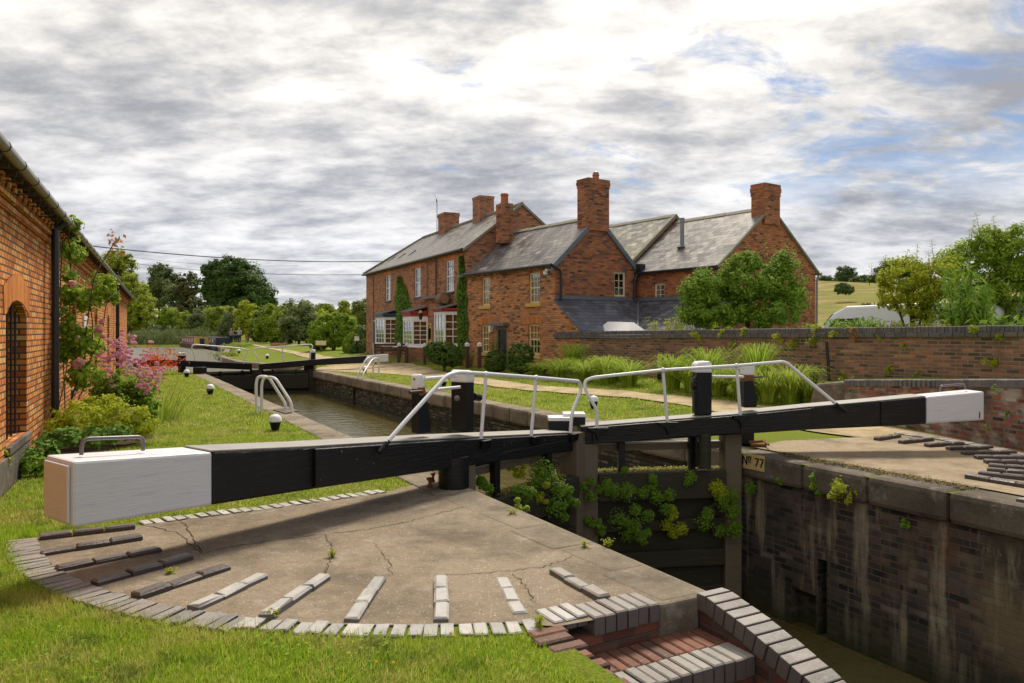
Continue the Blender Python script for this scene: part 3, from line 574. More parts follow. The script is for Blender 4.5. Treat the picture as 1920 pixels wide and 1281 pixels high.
# ================================================================ lock gates
def polyprism(m,pxs,p0,d,depth,back=0):
    """outline given on the upright plane p0,d; given real thickness behind it"""
    n=Vector((-d[1],d[0],0)); n=n if n.y>0 else -n
    q0=Vector((p0[0],p0[1],0))+n*back; f=[PL(x,y,q0,d) for x,y in pxs]; m.slab([tuple(p) for p in f],depth,tuple(n)); return f
class Gate:
    def __init__(g,label,heel,mitre,p0,d,w=.36):
        g.r=root('lock_gate',label,'lock gate',(heel[0],heel[1],0)); g.o=Vector((heel[0],heel[1],0)); g.h=Vector((*heel,0)); g.m=Vector((*mitre,0)); g.p0=p0; g.d=d; g.w=w
        n=Vector((-d[1],d[0],0)); g.n=n if n.y>0 else -n
    def put(g,m,name,mat,parent=None,bevel=0,smooth=False): return m.build(name,mat,parent or g.r,smooth,bevel,world=g.o)
    def beamseg(g,prof,i0,i1,w=None,front=0,ztrim=0):
        m=MB(); w=w or g.w
        P=[(PL(x,yt,g.p0,g.d),PL(x,yb,g.p0,g.d)) for x,yt,yb in prof[i0:i1+1]]
        for i in range(len(P)-1):
            (t0,b0),(t1,b1)=P[i],P[i+1]; f=g.n*(-front); n=g.n*w
            m.hexa([b0+f,b1+f,b1+n,b0+n],[t0+f-Vector((0,0,ztrim)),t1+f-Vector((0,0,ztrim)),t1+n-Vector((0,0,ztrim)),t0+n-Vector((0,0,ztrim))])
        # drop shared inner faces
        if len(P)>2:
            keep=[];nseg=len(P)-1
            for s in range(nseg):
                for k in range(6):
                    if k==3 and s<nseg-1: continue
                    if k==5 and s>0: continue
                    keep.append(m.f[s*6+k])
            m.f=keep
        return m
    def top(g,prof,i0,i1,name,mat,w=None,th=.012):  # thin pale plate along the beam; its colour carries wear and sky glare
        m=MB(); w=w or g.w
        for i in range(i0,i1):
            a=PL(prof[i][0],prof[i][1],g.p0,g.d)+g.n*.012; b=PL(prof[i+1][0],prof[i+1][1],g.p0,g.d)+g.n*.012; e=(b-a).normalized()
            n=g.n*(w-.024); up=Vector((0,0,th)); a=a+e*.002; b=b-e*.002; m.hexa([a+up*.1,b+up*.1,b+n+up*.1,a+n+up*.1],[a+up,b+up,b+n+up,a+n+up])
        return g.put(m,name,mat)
    def rail(g,pts,name='handrail',r=.023,back=-.02,mat=None,rad=.07):
        m=MB(); P=[PL(x,y,Vector((*g.p0,0))+g.n*back,g.d) for x,y in pts]; m.tube(arc(P,rad),r,10); return g.put(m,name,mat or M['whitemetal'],smooth=True)
    def leaf(g,th=.26,low=-2.7,railz=(.07,.16),toprail=(-.57,-.20),ups=(.3,.72),upw=.09,beamz=.3,mats=('oldwood','darkwood'),white=True):
        e=(g.m-g.h); L=e.length; e.normalize(); n=g.n
        def bx(s0,s1,z0,z1,o0,o1):
            m=MB(); a=g.h+e*s0; b=g.h+e*s1; m.hexa([a+n*o0+Vector((0,0,z0)),b+n*o0+Vector((0,0,z0)),b+n*o1+Vector((0,0,z0)),a+n*o1+Vector((0,0,z0))],[a+n*o0+Vector((0,0,z1)),b+n*o0+Vector((0,0,z1)),b+n*o1+Vector((0,0,z1)),a+n*o1+Vector((0,0,z1))]); return m
        h=th/2
        g.put(bx(-.02,.22,low,beamz,-h,h),'heel_post',M[mats[0]],bevel=.012)
        g.put(bx(L-.25,L-.01,low,beamz,-h-.02,h),'mitre_post',M[mats[0]],bevel=.015)
        g.put(bx(.22,L-.25,toprail[0],toprail[1],-h-.06,h),'top_rail',M[mats[1]],bevel=.012)
        g.put(bx(.22,L-.25,low,toprail[0],-.02,.08),'planking',M[mats[1]])
        for za,zb in ((-1.0,-.86),(-1.5,-1.28),(-1.95,-1.78)): 
            if za>low: g.put(bx(.22,L-.25,za,zb,-h,-.02),'cross_rail',M[mats[1]],bevel=.01)
        g.put(bx(.22,L-.25,railz[0],railz[1],.0,.10),'upper_rail',M['oldwood'] if white else M['black'],bevel=.006)
        if white: g.put(bx(.24,L-.27,railz[1]+.002,railz[1]+.014,-.01,.11),'rail_capping',M['top'])
        for s in ups: g.put(bx(L*s,L*s+upw,toprail[1],beamz,-.1,-.012),'upright',M['black'],bevel=.006)
def posts(g,outline,cap,depth,back,nm='paddle_post',matb='blackpost'):
    m=MB(); polyprism(m,outline,g.p0,g.d,depth,back); p=g.put(m,nm,M[matb],bevel=.014)
    m=MB(); polyprism(m,cap,g.p0,g.d,depth+.012,back-.006); g.put(m,'post_cap',M['whitemetal'],p,.02); return p
# --- near left gate
pL=(-.55,8.02); dL=(-.612,-.791)
gL=Gate('near left lock gate with a big white beam end with pinkish face',HEELL,(.887,10.04),pL,dL,.43)
prof=[(135,865.5,990),(398,848,947.5),(584,839,918),(845,823,879),(1075,812,846)]
b=gL.put(gL.beamseg(prof,1,4,ztrim=.0),'balance_beam',M['black'],bevel=.018)
we=gL.put(gL.beamseg(prof,0,1,w=.433,front=.003),'beam_end',M['white'],b,.02)
a0=PL(135,868,pL,dL); a1=PL(135,988,pL,dL); e=Vector((*dL,0)); m=MB(); c=.02
m.hexa([a1+e*.001+gL.n*c+Vector((0,0,c)),a1+e*.022+gL.n*c+Vector((0,0,c)),a1+e*.022+gL.n*(.43-c)+Vector((0,0,c)),a1+e*.001+gL.n*(.43-c)+Vector((0,0,c))],[a0+gL.n*c-Vector((0,0,c))+e*.001,a0+e*.022+gL.n*c-Vector((0,0,c)),a0+e*.022+gL.n*(.43-c)-Vector((0,0,c)),a0+e*.001+gL.n*(.43-c)-Vector((0,0,c))]); gL.put(m,'end_grain',M['pink'],we,.012)
gL.top(prof,1,4,'worn_glare_top',M['top'])
# proud facing plank
m=MB(); P=[(PL(x,yt,pL,dL),PL(x,yb,pL,dL)) for x,yt,yb in [(586,841,914),(845,824.5,876),(1060,814,845)]]
for i in range(2): m.hexa([P[i][1]-gL.n*.05,P[i+1][1]-gL.n*.05,P[i+1][1]-gL.n*.001,P[i][1]-gL.n*.001],[P[i][0]-gL.n*.05,P[i+1][0]-gL.n*.05,P[i+1][0]-gL.n*.001,P[i][0]-gL.n*.001])
gL.put(m,'facing_plank',M['black'],b,.01)
gL.rail([(152.5,853),(154,823),(269,819),(268,845)],'grab_handle',.014,.20,M['metal'],.05)
h=gL.rail([(725,830),(760,790),(838,704),(860,698),(911,701),(1005,708),(1086,715),(1090,730),(1072,776),(1069.5,812)],back=-.10,r=.022)
gL.rail([(711,849),(728,827)],'rail_foot',.024,-.10,M['blackpost'])
for t_,b_ in (((911,703),(902,822)),((1005,709),(996,817))): gL.rail([t_,b_],'stanchion',.021,-.09)
def ball(g,px,py,back,r,name='rail_joint',mat='whitemetal'):
    c=PL(px,py,Vector((*g.p0,0))+g.n*back,g.d); m=MB(); m.lathe([(r*math.sin(PI*k/8)+.0005,-r*math.cos(PI*k/8)) for k in range(9)],c,12); return g.put(m,name,M[mat],smooth=True)
ball(gL,911,702,-.10,.034); ball(gL,1005,708.5,-.10,.034)
for x,y in ((902,824),(996,817),(1069,812)):
    c=PL(x,y,pL,dL)-gL.n*.075; m=MB(); e_=Vector((-dL[0],-dL[1],0)); 
    m.hexa([c-e_*.07+Vector((0,0,-.10)),c+e_*.07+Vector((0,0,-.10)),c+e_*.07+gL.n*.02+Vector((0,0,-.1)),c-e_*.07+gL.n*.02+Vector((0,0,-.1))],[c-e_*.07-gL.n*.03,c+e_*.07-gL.n*.03,c+e_*.07+gL.n*.02,c-e_*.07+gL.n*.02]); gL.put(m,'rail_bracket',M['blackpost'],bevel=.008)
posts(gL,[(784,729),(795,729),(799,740),(809,789),(809,813),(784,814)],[(784,731),(784,705),(787,702),(793,701.5),(797.5,707),(797.5,731)],.105,.14)
ball(gL,777,711,.19,.014,'cap_bolt','metal')
pB=posts(gL,[(875,716),(889.5,716),(889.5,811),(875,811.5)],[(874,718),(874,699),(878,694),(885,695),(891,703),(891,718)],.235,.06)
gL.rail([(797,710),(856,705)],'cross_tube',.017,.12); gL.rail([(812,731),(862,726)],'cross_tube',.017,.02)
gL.rail([(888,744),(899,746)],'gear_spindle',.045,.16,M['blackpost']); gL.rail([(768,736),(792,734)],'windlass_spindle',.017,.06,M['iron'])
m=MB(); polyprism(m,[(789,727),(797,725),(799,738),(792,742)],pL,dL,.05,.06); gL.put(m,'ratchet_pawl',M['rust'],bevel=.005)
ball(gL,857,747,.075,.03,'ring_bolt','metal')
gL.leaf(beamz=.36,ups=(.24,.66))
gL.rail([(940,850),(1062,826)],'beam_bolts',.004,-.052,M['iron'])
for i,(x,y) in enumerate([(914,840),(945,836),(958,832),(1004,828),(1020,826),(640,848),(700,870),(668,862),(580+20,900)]): ball(gL,x,y,-.05,.013,'bolt_head','iron')
# heel casting and anchor
hp=PL(838,880,pL,dL); hp.z=0; m=MB(); m.lathe([(.155,-.2),(.16,0),(.165,.05),(.165,.36)],(hp.x+.06,hp.y+.14,0),20); gL.put(m,'heel_drum',M['black'],smooth=True)
for x,y,r in ((806,918,.03),(871,915,.03),(812,908,.022)):
    c=G(x,y); m=MB(); m.lathe([(r,0),(r,.05),(r*.6,.055),(r*.6,.10),(r*1.2,.10),(r*1.2,.125),(.01,.13)],c,8); gL.put(m,'anchor_bolt',M['rust'])
# white topped blocks at the mitre
for px0,px1,yt,back in ((1029,1069,790,.02),(1058,1099,784,.22)):
    a=PL(px0,yt,(.8,9.95),(1,.06)); b_=PL(px1,yt,(.8,9.95),(1,.06)); m=MB(); n=Vector((0,1,0)); a+=n*back*.4; b_+=n*back*.4; dn=Vector((0,0,-.12))
    m.hexa([a+dn,b_+dn,b_+n*.26+dn,a+n*.26+dn],[a,b_,b_+n*.26,a+n*.26]); blk=gL.put(m,'mitre_block',M['blackpost'],bevel=.006)
    m=MB(); up=Vector((0,0,.05)); k=Vector((.006,-.006,.001)); m.hexa([a-k,b_+Vector((.006,-.006,.001)),b_+n*.266,a+n*.266-Vector((.006,0,0))],[a-k+up,b_+up+Vector((.006,-.006,0)),b_+n*.266+up,a+n*.266+up-Vector((.006,0,0))]); gL.put(m,'block_top',M['whitemetal'],blk,.008)
# --- near right gate
pR=(3.37,10.1); dR=(.996,.084)
gR=Gate('near right lock gate, black beam with a white end marked 1',(3.12,10.36),(.887,10.04),pR,dR)
profR=[(1090,801.5,835),(1387,777.5,814.5),(1520,764,806),(1650,752.5,800),(1737,744,795),(1846,734,788)]
b=gR.put(gR.beamseg(profR,0,4),'balance_beam',M['black'],bevel=.018)
we=gR.put(gR.beamseg(profR,4,5,w=.363,front=.003),'beam_end',M['white'],b,.025)
gR.top(profR,0,4,'worn_glare_top',M['top'])
c=PL(1836,779,pR,dR)-gR.n*.008; textmesh('1',.125,M['black'],'numeral',we,c-gR.o,(R(90),0,math.atan2(dR[1],dR[0])),.002)
m=MB(); P=[(PL(x,yt,pR,dR),PL(x,yb,pR,dR)) for x,yt,yb in [(1110,801,832),(1387,778.5,812),(1520,765.5,803.5)]]
for i in range(2): m.hexa([P[i][1]-gR.n*.03,P[i+1][1]-gR.n*.03,P[i+1][1]-gR.n*.001,P[i][1]-gR.n*.001],[P[i][0]-gR.n*.03,P[i+1][0]-gR.n*.03,P[i+1][0]-gR.n*.001,P[i][0]-gR.n*.001])
gR.put(m,'facing_plank',M['black'],b,.008)
m=MB(); A0,A1=PL(1651,752.5,pR,dR),PL(1651,799.5,pR,dR); B0,B1=PL(1734,744.6,pR,dR),PL(1734,794.5,pR,dR); m.hexa([A1-gR.n*.02,B1-gR.n*.02,B1-gR.n*.001,A1-gR.n*.001],[A0-gR.n*.02,B0-gR.n*.02,B0-gR.n*.001,A0-gR.n*.001]); gR.put(m,'facing_plank',M['black'],b,.008)
gR.rail([(1762.5,735),(1763,724),(1809,719.5),(1810.5,731)],'grab_handle',.014,.18,M['metal'],.05)
gR.rail([(1119,801),(1120,770),(1098,734),(1096,714),(1112,708),(1243,694),(1380,686),(1472,678),(1573,762)],back=-.08,r=.022)
gR.rail([(1566,756.5),(1586,772)],'rail_foot',.025,-.08,M['blackpost'])
for t_,b_ in (((1243,694),(1251,790)),((1381,686),(1388,778))): gR.rail([t_,b_],'stanchion',.021,-.07)
ball(gR,1243,694,-.08,.034); ball(gR,1381,686,-.08,.034)
for x,y in ((1120,801),(1251,791),(1388,778)):
    c=PL(x,y,pR,dR)-gR.n*.05; m=MB(); e_=Vector((*dR,0))
    m.slab([c-e_*.14-gR.n*.02,c+e_*.14-gR.n*.02,c+e_*.11-gR.n*.02+Vector((0,0,-.05)),c+e_*.04-gR.n*.02+Vector((0,0,-.07)),c-gR.n*.02+Vector((0,0,-.17)),c-e_*.04-gR.n*.02+Vector((0,0,-.07)),c-e_*.11-gR.n*.02+Vector((0,0,-.05))],.035,tuple(gR.n)); gR.put(m,'rail_bracket',M['blackpost'],bevel=.006)
for x,y in ((1092+5,820),(1199,808),(1309,797),(1335,799),(1376,792),(1428,782),(1445,779),(1524,766),(1536,772),(1524,788),(1534,788),(1644,760),(1644,777)): ball(gR,x,y,-.03 if x<1520 else 0,.012,'bolt_head','iron')
posts(gR,[(1307,697),(1335,697),(1335,778),(1307,778)],[(1306,699.5),(1306,684),(1311,678.5),(1331,677.5),(1335.5,683),(1335.5,699.5)],.22,.08)
gR.rail([(1297,723),(1312,723)],'winding_gear',.055,.14,M['blackpost']); gR.rail([(1300,712),(1309,704)],'ratchet_pawl',.022,.12,M['iron']); gR.rail([(1304.5,725),(1305,779)],'paddle_rod',.024,.12,M['blackpost'])
gR.rail([(1321,812),(1321,878)],'paddle_shaft',.085,.02,M['darkwood']); gR.rail([(1306,812),(1306,876)],'paddle_rod',.018,.02,M['blackpost'])
posts(gR,[(1396,714),(1413,714),(1420,745),(1420,764),(1396,765)],[(1397,704),(1397,685.5),(1416,684.5),(1416,704)],.18,.10)
m=MB(); polyprism(m,[(1396,703),(1414,702),(1415,715),(1396,716)],pR,dR,.16,.11); gR.put(m,'winding_gear',M['rust'],bevel=.01)
gR.rail([(1414,707),(1430,706.5)],'windlass_spindle',.013,.16,M['iron']); gR.rail([(1335,706),(1397,706.5)],'cross_tube',.02,.14); gR.rail([(1335,690),(1397,689)],'cross_tube',.016,.16)
gR.leaf(beamz=.30,ups=(.28,.72))
c=G(1394,838); m=MB(); m.box(c.x-.16,c.x+.16,c.y-.02,c.y+.3,.02,.40); gR.put(m,'heel_casting',M['black'],bevel=.03)
for k,(x0,y0,x1,y1) in enumerate([(1408,834,1437,836),(1405,829,1434,827),(1430,826,1441,834)]):
    m=MB(); a=G(x0,y0,.06+.02*k); bb=G(x1,y1,.05+.02*k); m.tube([a,bb],.028-.006*k,8); gR.put(m,'anchor_iron',M['rust'],smooth=True)
# --- far gates
pf=(-8.37,31.75); df=(.9925,.1225)
gf=Gate('far right lock gate whose white beam end points at the pub','',(0,0),pf,df,.34) if False else Gate('far right lock gate whose white beam end points at the pub',(-8.45,31.95),(-10.8,31.57),pf,df,.34)
pr=[(485,683.2,694),(582,675,686),(687,667.3,680.7),(728,664,678.3)]
b=gf.put(gf.beamseg(pr,0,2),'balance_beam',M['black'],bevel=.02); gf.put(gf.beamseg(pr,2,3,w=.343,front=.003),'beam_end',M['white'],b,.02); gf.top(pr,0,2,'worn_glare_top',M['top'])
gf.rail([(484.5,682),(484.3,671),(475.5,660),(476.5,654),(484,653),(583,645.8),(587,650),(582,657.5),(581.5,674)],back=-.05,r=.026,rad=.15); gf.rail([(529,650),(531,679)],'stanchion',.024,-.04)
posts(gf,[(580,661),(590.5,661),(590.5,676),(580,676)],[(580.5,661.5),(580.5,657.5),(583,655.8),(588,655.8),(590,657.5),(590,661.5)],.24,.05)
gf.leaf(th=.26,low=-1.6,railz=(-.12,-.02),toprail=(-.75,-.16),beamz=.05,ups=(.3,.7),mats=('darkwood','darkwood'),white=False)
m=MB(); c=G(580,694); m.box(c.x-.22,c.x+.22,c.y-.1,c.y+.3,-.1,.28); gf.put(m,'heel_casting',M['black'],bevel=.03)
pg=(-12.3,29.6); dg=(-.643,-.766)
gg=Gate('far left lock gate with its black beam running behind the pink flowers',(-12.37,29.7),(-10.8,31.57),pg,dg,.34)
def zpx(X,Y,z): return HY+FPX*(CH-z)/Y
X_,Y_=-12.3-.643*2.5,29.6-.766*2.5; x_=CX+FPX*X_/Y_
pr=[(x_,zpx(X_,Y_,.62),zpx(X_,Y_,.32)),(310,675,685.5),(385,678,690),(473,682.5,694)]
b=gg.put(gg.beamseg(pr,0,3),'balance_beam',M['black'],bevel=.02); gg.top(pr,0,3,'worn_glare_top',M['top'])
gg.rail([(365,676),(364.5,664),(359.5,655),(360,648),(366,646.3),(415,650),(458,654),(464.5,657),(463,661),(457.5,671),(457,682)],back=-.05,r=.026,rad=.15); gg.rail([(415,650),(414,679)],'stanchion',.024,-.04)
posts(gg,[(338.7,667),(348.6,667),(348.6,699),(338.7,699)],[(338.7,667.5),(338.7,663),(341,661),(346.5,661),(348.6,663),(348.6,667.5)],.24,.05)
gg.leaf(th=.26,low=-1.6,railz=(-.12,-.02),toprail=(-.75,-.16),beamz=.05,ups=(.3,.7),mats=('darkwood','darkwood'),white=False)
m=MB(); c=G(373,702); m.box(c.x-.2,c.x+.2,c.y-.1,c.y+.3,-.1,.28); gg.put(m,'heel_casting',M['black'],bevel=.03)
# ================================================================ bollards and ladder rails
def bollard(px,py,label,s=1):
    c=G(px,py); t=root('bollard',label,'bollard',c,0,'black and white mooring bollards')
    m=MB(); m.lathe([(.05,-.03),(.055,0),(.07,.06),(.095,.165),(.10,.17)],(0,0,0),20); m.build('post',M['blackpost'],t,True)
    m=MB(); m.lathe([(.112,.165),(.118,.18),(.112,.195),(.10,.235),(.075,.268),(.04,.285),(.004,.29)],(0,0,0),20); m.build('cap',M['whitemetal'],t,True)
    t.scale=(s,s,s); return t
bollard(516,809,'black bollard with white dome nearest the white beam on the left grass'); bollard(394,741,'black bollard with white dome in the middle of the left grass'); bollard(350,708,'black bollard with white dome by the far left gate')
bollard(832,726,'black bollard with white dome on the grass seen between the left gate posts'); bollard(1113,767,'black bollard with white dome on the right grass beside the gate handrails'); bollard(684,700,'black bollard half hidden behind the right ladder rails'); bollard(448,663,'white topped bollard on the grass left of the far gates handrail',1.2); bollard(501,673,'low white bollard on the grass behind the far right gate',1.1)
def ladder(label,tubes):
    t=None
    for pts,(x0,y0),(x1,y1) in tubes:
        a,b_=G(x0,y0),G(x1,y1); d=(b_-a).normalized()
        if t is None: t=root('ladder_rails',label,'ladder rails',a); o=a.copy()
        m=MB(); m.tube(arc([PL(x,y,a,(d.x,d.y)) for x,y in pts],.3,8),.03,10); m.build('hoop',M['whitemetal'],t,True,world=o)
    return t,o
t,o=ladder('pair of white hooped ladder rails on the left lock side',[([(481,773),(480,722),(483,706),(503,706),(535,757),(536.5,772)],(481,774),(536.5,773)),([(490.5,773),(490.4,723),(494,708),(515,707),(546,755),(548.5,776)],(490.5,774),(548.5,777))])
m=MB(); c=G(540,775); P=[G(512,772),G(536,779),G(560,773),G(536,766)]; m.slab([(p.x,p.y,.045) for p in P],.03); m.build('base_plate',M['oldcon'],t,False,.005,world=o)
ladder('pair of white hooped ladder rails on the right lock side',[([(670,710.6),(671.5,701),(688,671),(700,670),(699.6,707)],(670,711),(700,708)),([(680,711.5),(681.5,700),(699,672),(711,672),(710,705)],(680,712),(710,706))])
m=MB(); c=G(680,714); 
# ================================================================ building kit (all in a building's own frame: x along front, y inwards)
def seg_window(fr,gm,p0,p1,z0,z1,cols,rows,fw=.06,rail=True,depth=.05,mun=.022):
    """frame bars collected in fr, glass in gm, along plan segment p0>p1 (outside on the right hand)"""
    fr.seg(p0,p1,z0,z0+fw,-depth,.0); fr.seg(p0,p1,z1-fw,z1,-depth,.0)
    L=math.hypot(p1[0]-p0[0],p1[1]-p0[1]); d=((p1[0]-p0[0])/L,(p1[1]-p0[1])/L); at=lambda s:(p0[0]+d[0]*s,p0[1]+d[1]*s)
    fr.seg(at(0),at(fw),z0+fw,z1-fw,-depth,0); fr.seg(at(L-fw),at(L),z0+fw,z1-fw,-depth,0)
    zm=(z0+z1)/2
    if rail: fr.seg(at(fw),at(L-fw),zm-.025,zm+.025,-depth+.004,-.004)
    iw=L-2*fw
    for i in range(1,cols): s=fw+iw*i/cols; fr.seg(at(s-mun/2),at(s+mun/2),z0+fw,z1-fw,-depth+.010,-.012)
    for j in range(1,rows):
        zz=z0+fw+(z1-z0-2*fw)*j/rows
        if rail and abs(zz-zm)<.06: continue
        fr.seg(at(fw),at(L-fw),zz-mun/2,zz+mun/2,-depth+.013,-.015)
    gm.seg(at(fw*.5),at(L-fw*.5),z0+fw*.5,z1-fw*.5,-depth+.02,-depth+.026)
def sash(parent,x0,x1,z0,z1,y,mat,sillmat,cols=3,rows=4,sill=(.08,.12,.09),curtain=None,name='window',rail=True,axis='x',lab=None):
    def T(a): return (a,y) if axis=='x' else (y,a)
    if axis=='x': p0,p1=(x0,y),(x1,y)
    else: p0,p1=(y,x0),(y,x1)
    fr=MB(); gm=MB(); seg_window(fr,gm,p0,p1,z0,z1,cols,rows,rail=rail); o=fr.build(name,mat,parent)
    gm.build('pane',M['glass'],o)
    if sill: m=MB(); m.seg(p0 if axis!='x' else (x0-sill[0],y),p1 if axis!='x' else (x1+sill[0],y),z0-sill[2],z0-.002,-.05,sill[1]); m.build('sill',sillmat,o)
    if curtain:
        for cz0,cz1,f0,f1,cm in curtain:
            m=MB(); L=x1-x0; a=x0+L*f0; b_=x0+L*f1; n=12
            for i in range(n):
                c0=a+(b_-a)*i/n; c1=a+(b_-a)*(i+1)/n; off=-.10-.02*(i%2)
                m.seg(T(c0),T(c1),z0+(z1-z0)*cz0,z0+(z1-z0)*cz1,off-.01,off)
            m.build('curtain',cm,o)
    if lab: o['label']=lab
    return o
def gable(m,x,y0,y1,z0,ze,zr,yr,flip=False):
    m.add([(x,y0,z0),(x,y1,z0),(x,y1,ze),(x,yr,zr),(x,y0,ze)],[(0,1,2,3,4)] if not flip else [(4,3,2,1,0)])
def roofpair(x0,x1,y0,y1,ze,zr,yr,mat,parent,ov=.14,og=.06,t=.06,name='roof'):
    k0=(zr-ze)/(yr-y0); k1=(zr-ze)/(y1-yr); m=MB()
    m.slab([(x0-og,y0-ov,ze-k0*ov+.02),(x1+og,y0-ov,ze-k0*ov+.02),(x1+og,yr,zr+.02),(x0-og,yr,zr+.02)],t)
    m.slab([(x1+og,y1+ov,ze-k1*ov+.02),(x0-og,y1+ov,ze-k1*ov+.02),(x0-og,yr+.002,zr+.02),(x1+og,yr+.002,zr+.02)],t)
    r=m.build(name,mat,parent)
    m=MB(); n=int((x1-x0)/.45)
    for i in range(n): a=x0-og+(x1-x0+2*og)*i/n; b=x0-og+(x1-x0+2*og)*(i+1)/n; j=random.uniform(-.006,.006); m.slab([(a+.004,yr-.13,zr-.045+j),(b-.004,yr-.13,zr-.045+j),(b-.004,yr,zr+.07+j),(a+.004,yr,zr+.07+j)],.03); m.slab([(b-.004,yr+.13,zr-.045+j),(a+.004,yr+.13,zr-.045+j),(a+.004,yr+.001,zr+.07+j),(b-.004,yr+.001,zr+.07+j)],.03)
    m.build('ridge_tiles',M['verge'],r); return r
def gutter(parent,x0,x1,y,z,mat,r=.055,name='gutter'):
    m=MB(); m.tube([(x0,y,z),(x1,y,z)],r,10); return m.build(name,mat,parent,True)
def chimney(parent,x,y,sx,sy,z0,z1,mat,cap=.10,pots=((0,0,.13,.35),),corb=3,ch=.22,name='chimney'):
    m=MB(); m.box(x-sx/2,x+sx/2,y-sy/2,y+sy/2,z0,z1-ch)
    hh=ch/corb
    for i in range(corb): 
        e=[.018,.035,.02][i%3] if cap else 0; m.box(x-sx/2-e,x+sx/2+e,y-sy/2-e,y+sy/2+e,z1-ch+hh*i,z1-ch+hh*(i+1))
    c=m.build(name,mat,parent)
    for dx,dy,r,h in pots:
        m=MB(); m.lathe([(r,-.03),(r*.95,h*.1),(r*.86,h*.75),(r*1.0,h*.8),(r*1.0,h*.9),(r*.85,h)],(x+dx,y+dy,z1),14); m.build('chimney_pot',M['terracotta'],c,True)
    return c
def downpipe(parent,x,y,z0,z1,mat,r=.045,name='downpipe',bracket=True):
    m=MB(); m.tube([(x,y,z0),(x,y,z1)],r,10)
    if bracket:
        k=z0+.4
        while k<z1: m.tube([(x,y,k),(x,y,k+.05)],r*1.25,10); k+=1.4
    return m.build(name,mat,parent,True)
def dentils(m,x0,x1,y,z0,z1,p=.23,w=.11,d=.05):
    x=x0
    while x<x1: m.box(x,x+w,y-d,y+.01,z0,z1); x+=p
def lintel(parent,x0,x1,y,z,mat,h=.22,name='brick_arch',sp=.075,arch=.05):
    m=MB(); n=int((x1-x0+.2)/sp); 
    for i in range(n):
        t=(i+.5)/n; x=x0-.1+(x1-x0+.2)*t; lean=(t-.5)*.16; zc=z+arch*(1-(2*t-1)**2)-arch
        m.slab([(x-sp*.44-lean*.0,y-.012,zc+arch),(x+sp*.44,y-.012,zc+arch),(x+sp*.44+lean,y-.012,zc+h+arch),(x-sp*.44+lean,y-.012,zc+h+arch)],.02,(0,1,0))
    return m.build(name,mat,parent)
M['archorange']=bluebrick('orange_arch_brick',(.62,.20,.04),(.88,.33,.06),(.50,.13,.04),.85,False)
M['archbrick']=bluebrick('arch_brick',(.55,.19,.06),(.70,.27,.08),(.42,.13,.05),.85,False)
# ================================================================ pub
pb=root('pub','long two storey brick pub with bay windows, three chimneys and ivy','pub',(*FP.o,0),FP.a)
XL=-15.66; ZE=5.1; ZR=6.95; YR=2.48; YB=5.0; zb=-.1
def px(F,x,y,ly=0): return F.onY(x,y,ly)
upper=[((722.4,514.8),(732.6,563.5)),((776.7,500.8),(788.8,556.4)),((835.5,486),(851,546.6))]
holes=[]; W_=[]
for (xa,ya),(xb,yb) in upper:
    x0,z1=px(FP,xa,ya); x1,z1b=px(FP,xb,ya); _,z0=px(FP,xb,yb); z1=4.62 if False else z1b; W_.append((x0,x1,z0,z1)); holes.append((x0,x1,z0,z1))
dx0,_=px(FP,799,606); dx1,dz1=px(FP,809,606); 
bx0,_=px(FP,698.5,600); bx1,bz1=px(FP,704,600)
doors=[(dx0,dx1,.35,dz1),(bx0,bx1,.35,bz1)]
m=MB(); wallface(m,(0,0,0),(1,0,0),(0,1,0),XL,0,zb,ZE,holes+doors,.11); gable(m,0,0,YB,zb,ZE,ZR,YR); m.add([(XL,YB,zb),(XL,0,zb),(XL,0,ZE),(XL,YB,ZE)],[(0,1,2,3)]); m.add([(0,YB,zb),(XL,YB,zb),(XL,YB,ZE),(0,YB,ZE)],[(0,1,2,3)])
dentils(m,XL+.1,-.1,-.001,ZE-.20,ZE-.10); m.box(XL,0,-.05,-.002,ZE-.095,ZE-.02); m.box(XL,0,-.018,-.001,3.02,3.08); m.build('wall',M['pubbrick'],pb)
for i,(x0,x1,z0,z1) in enumerate(W_): 
    sash(pb,x0,x1,z0,z1,.055,M['whitewood'],M['blackdoor'],3,4,sill=(.06,.13,.07),curtain=[(0,1,0,.28,M['curtain']),(0,1,.72,1,M['curtain'])]); lintel(pb,x0,x1,0,z1,M['archbrick'],.2,arch=.0)
XH=-12.55; m=MB(); o_=.16; k=(ZR-ZE)/YR
zo=ZE-k*o_+.03; 
m.slab([(XL-.1,-o_,zo),(.03,-o_,zo),(.03,YR,ZR+.03),(XH,YR,ZR+.03)],.07); m.slab([(.03,YB+o_,zo),(XL-.1,YB+o_,zo),(XH,YR+.002,ZR+.03),(.03,YR+.002,ZR+.03)],.07); m.slab([(XL-.1,YB+o_,zo+.002),(XL-.1,-o_,zo+.002),(XH-.002,YR+.001,ZR+.03)],.07)
rf=m.build('roof',M['slatepub'],pb)
m=MB(); m.tube([(XH,YR,ZR+.05),(.05,YR,ZR+.05)],.09,8); m.tube([(XH,YR,ZR+.05),(XL-.1,-o_,zo+.05)],.07,8); m.build('ridge_tiles',M['verge'],rf)
m=MB(); m.slab([(.0,-o_-.02,zo-.0),(.09,-o_-.02,zo),(.09,YR,ZR+.10),(.0,YR,ZR+.10)],.12); m.slab([(.09,YB+o_,zo),(.0,YB+o_,zo),(.0,YR+.002,ZR+.10),(.09,YR+.002,ZR+.10)],.12); m.build('verge',M['verge'],rf)
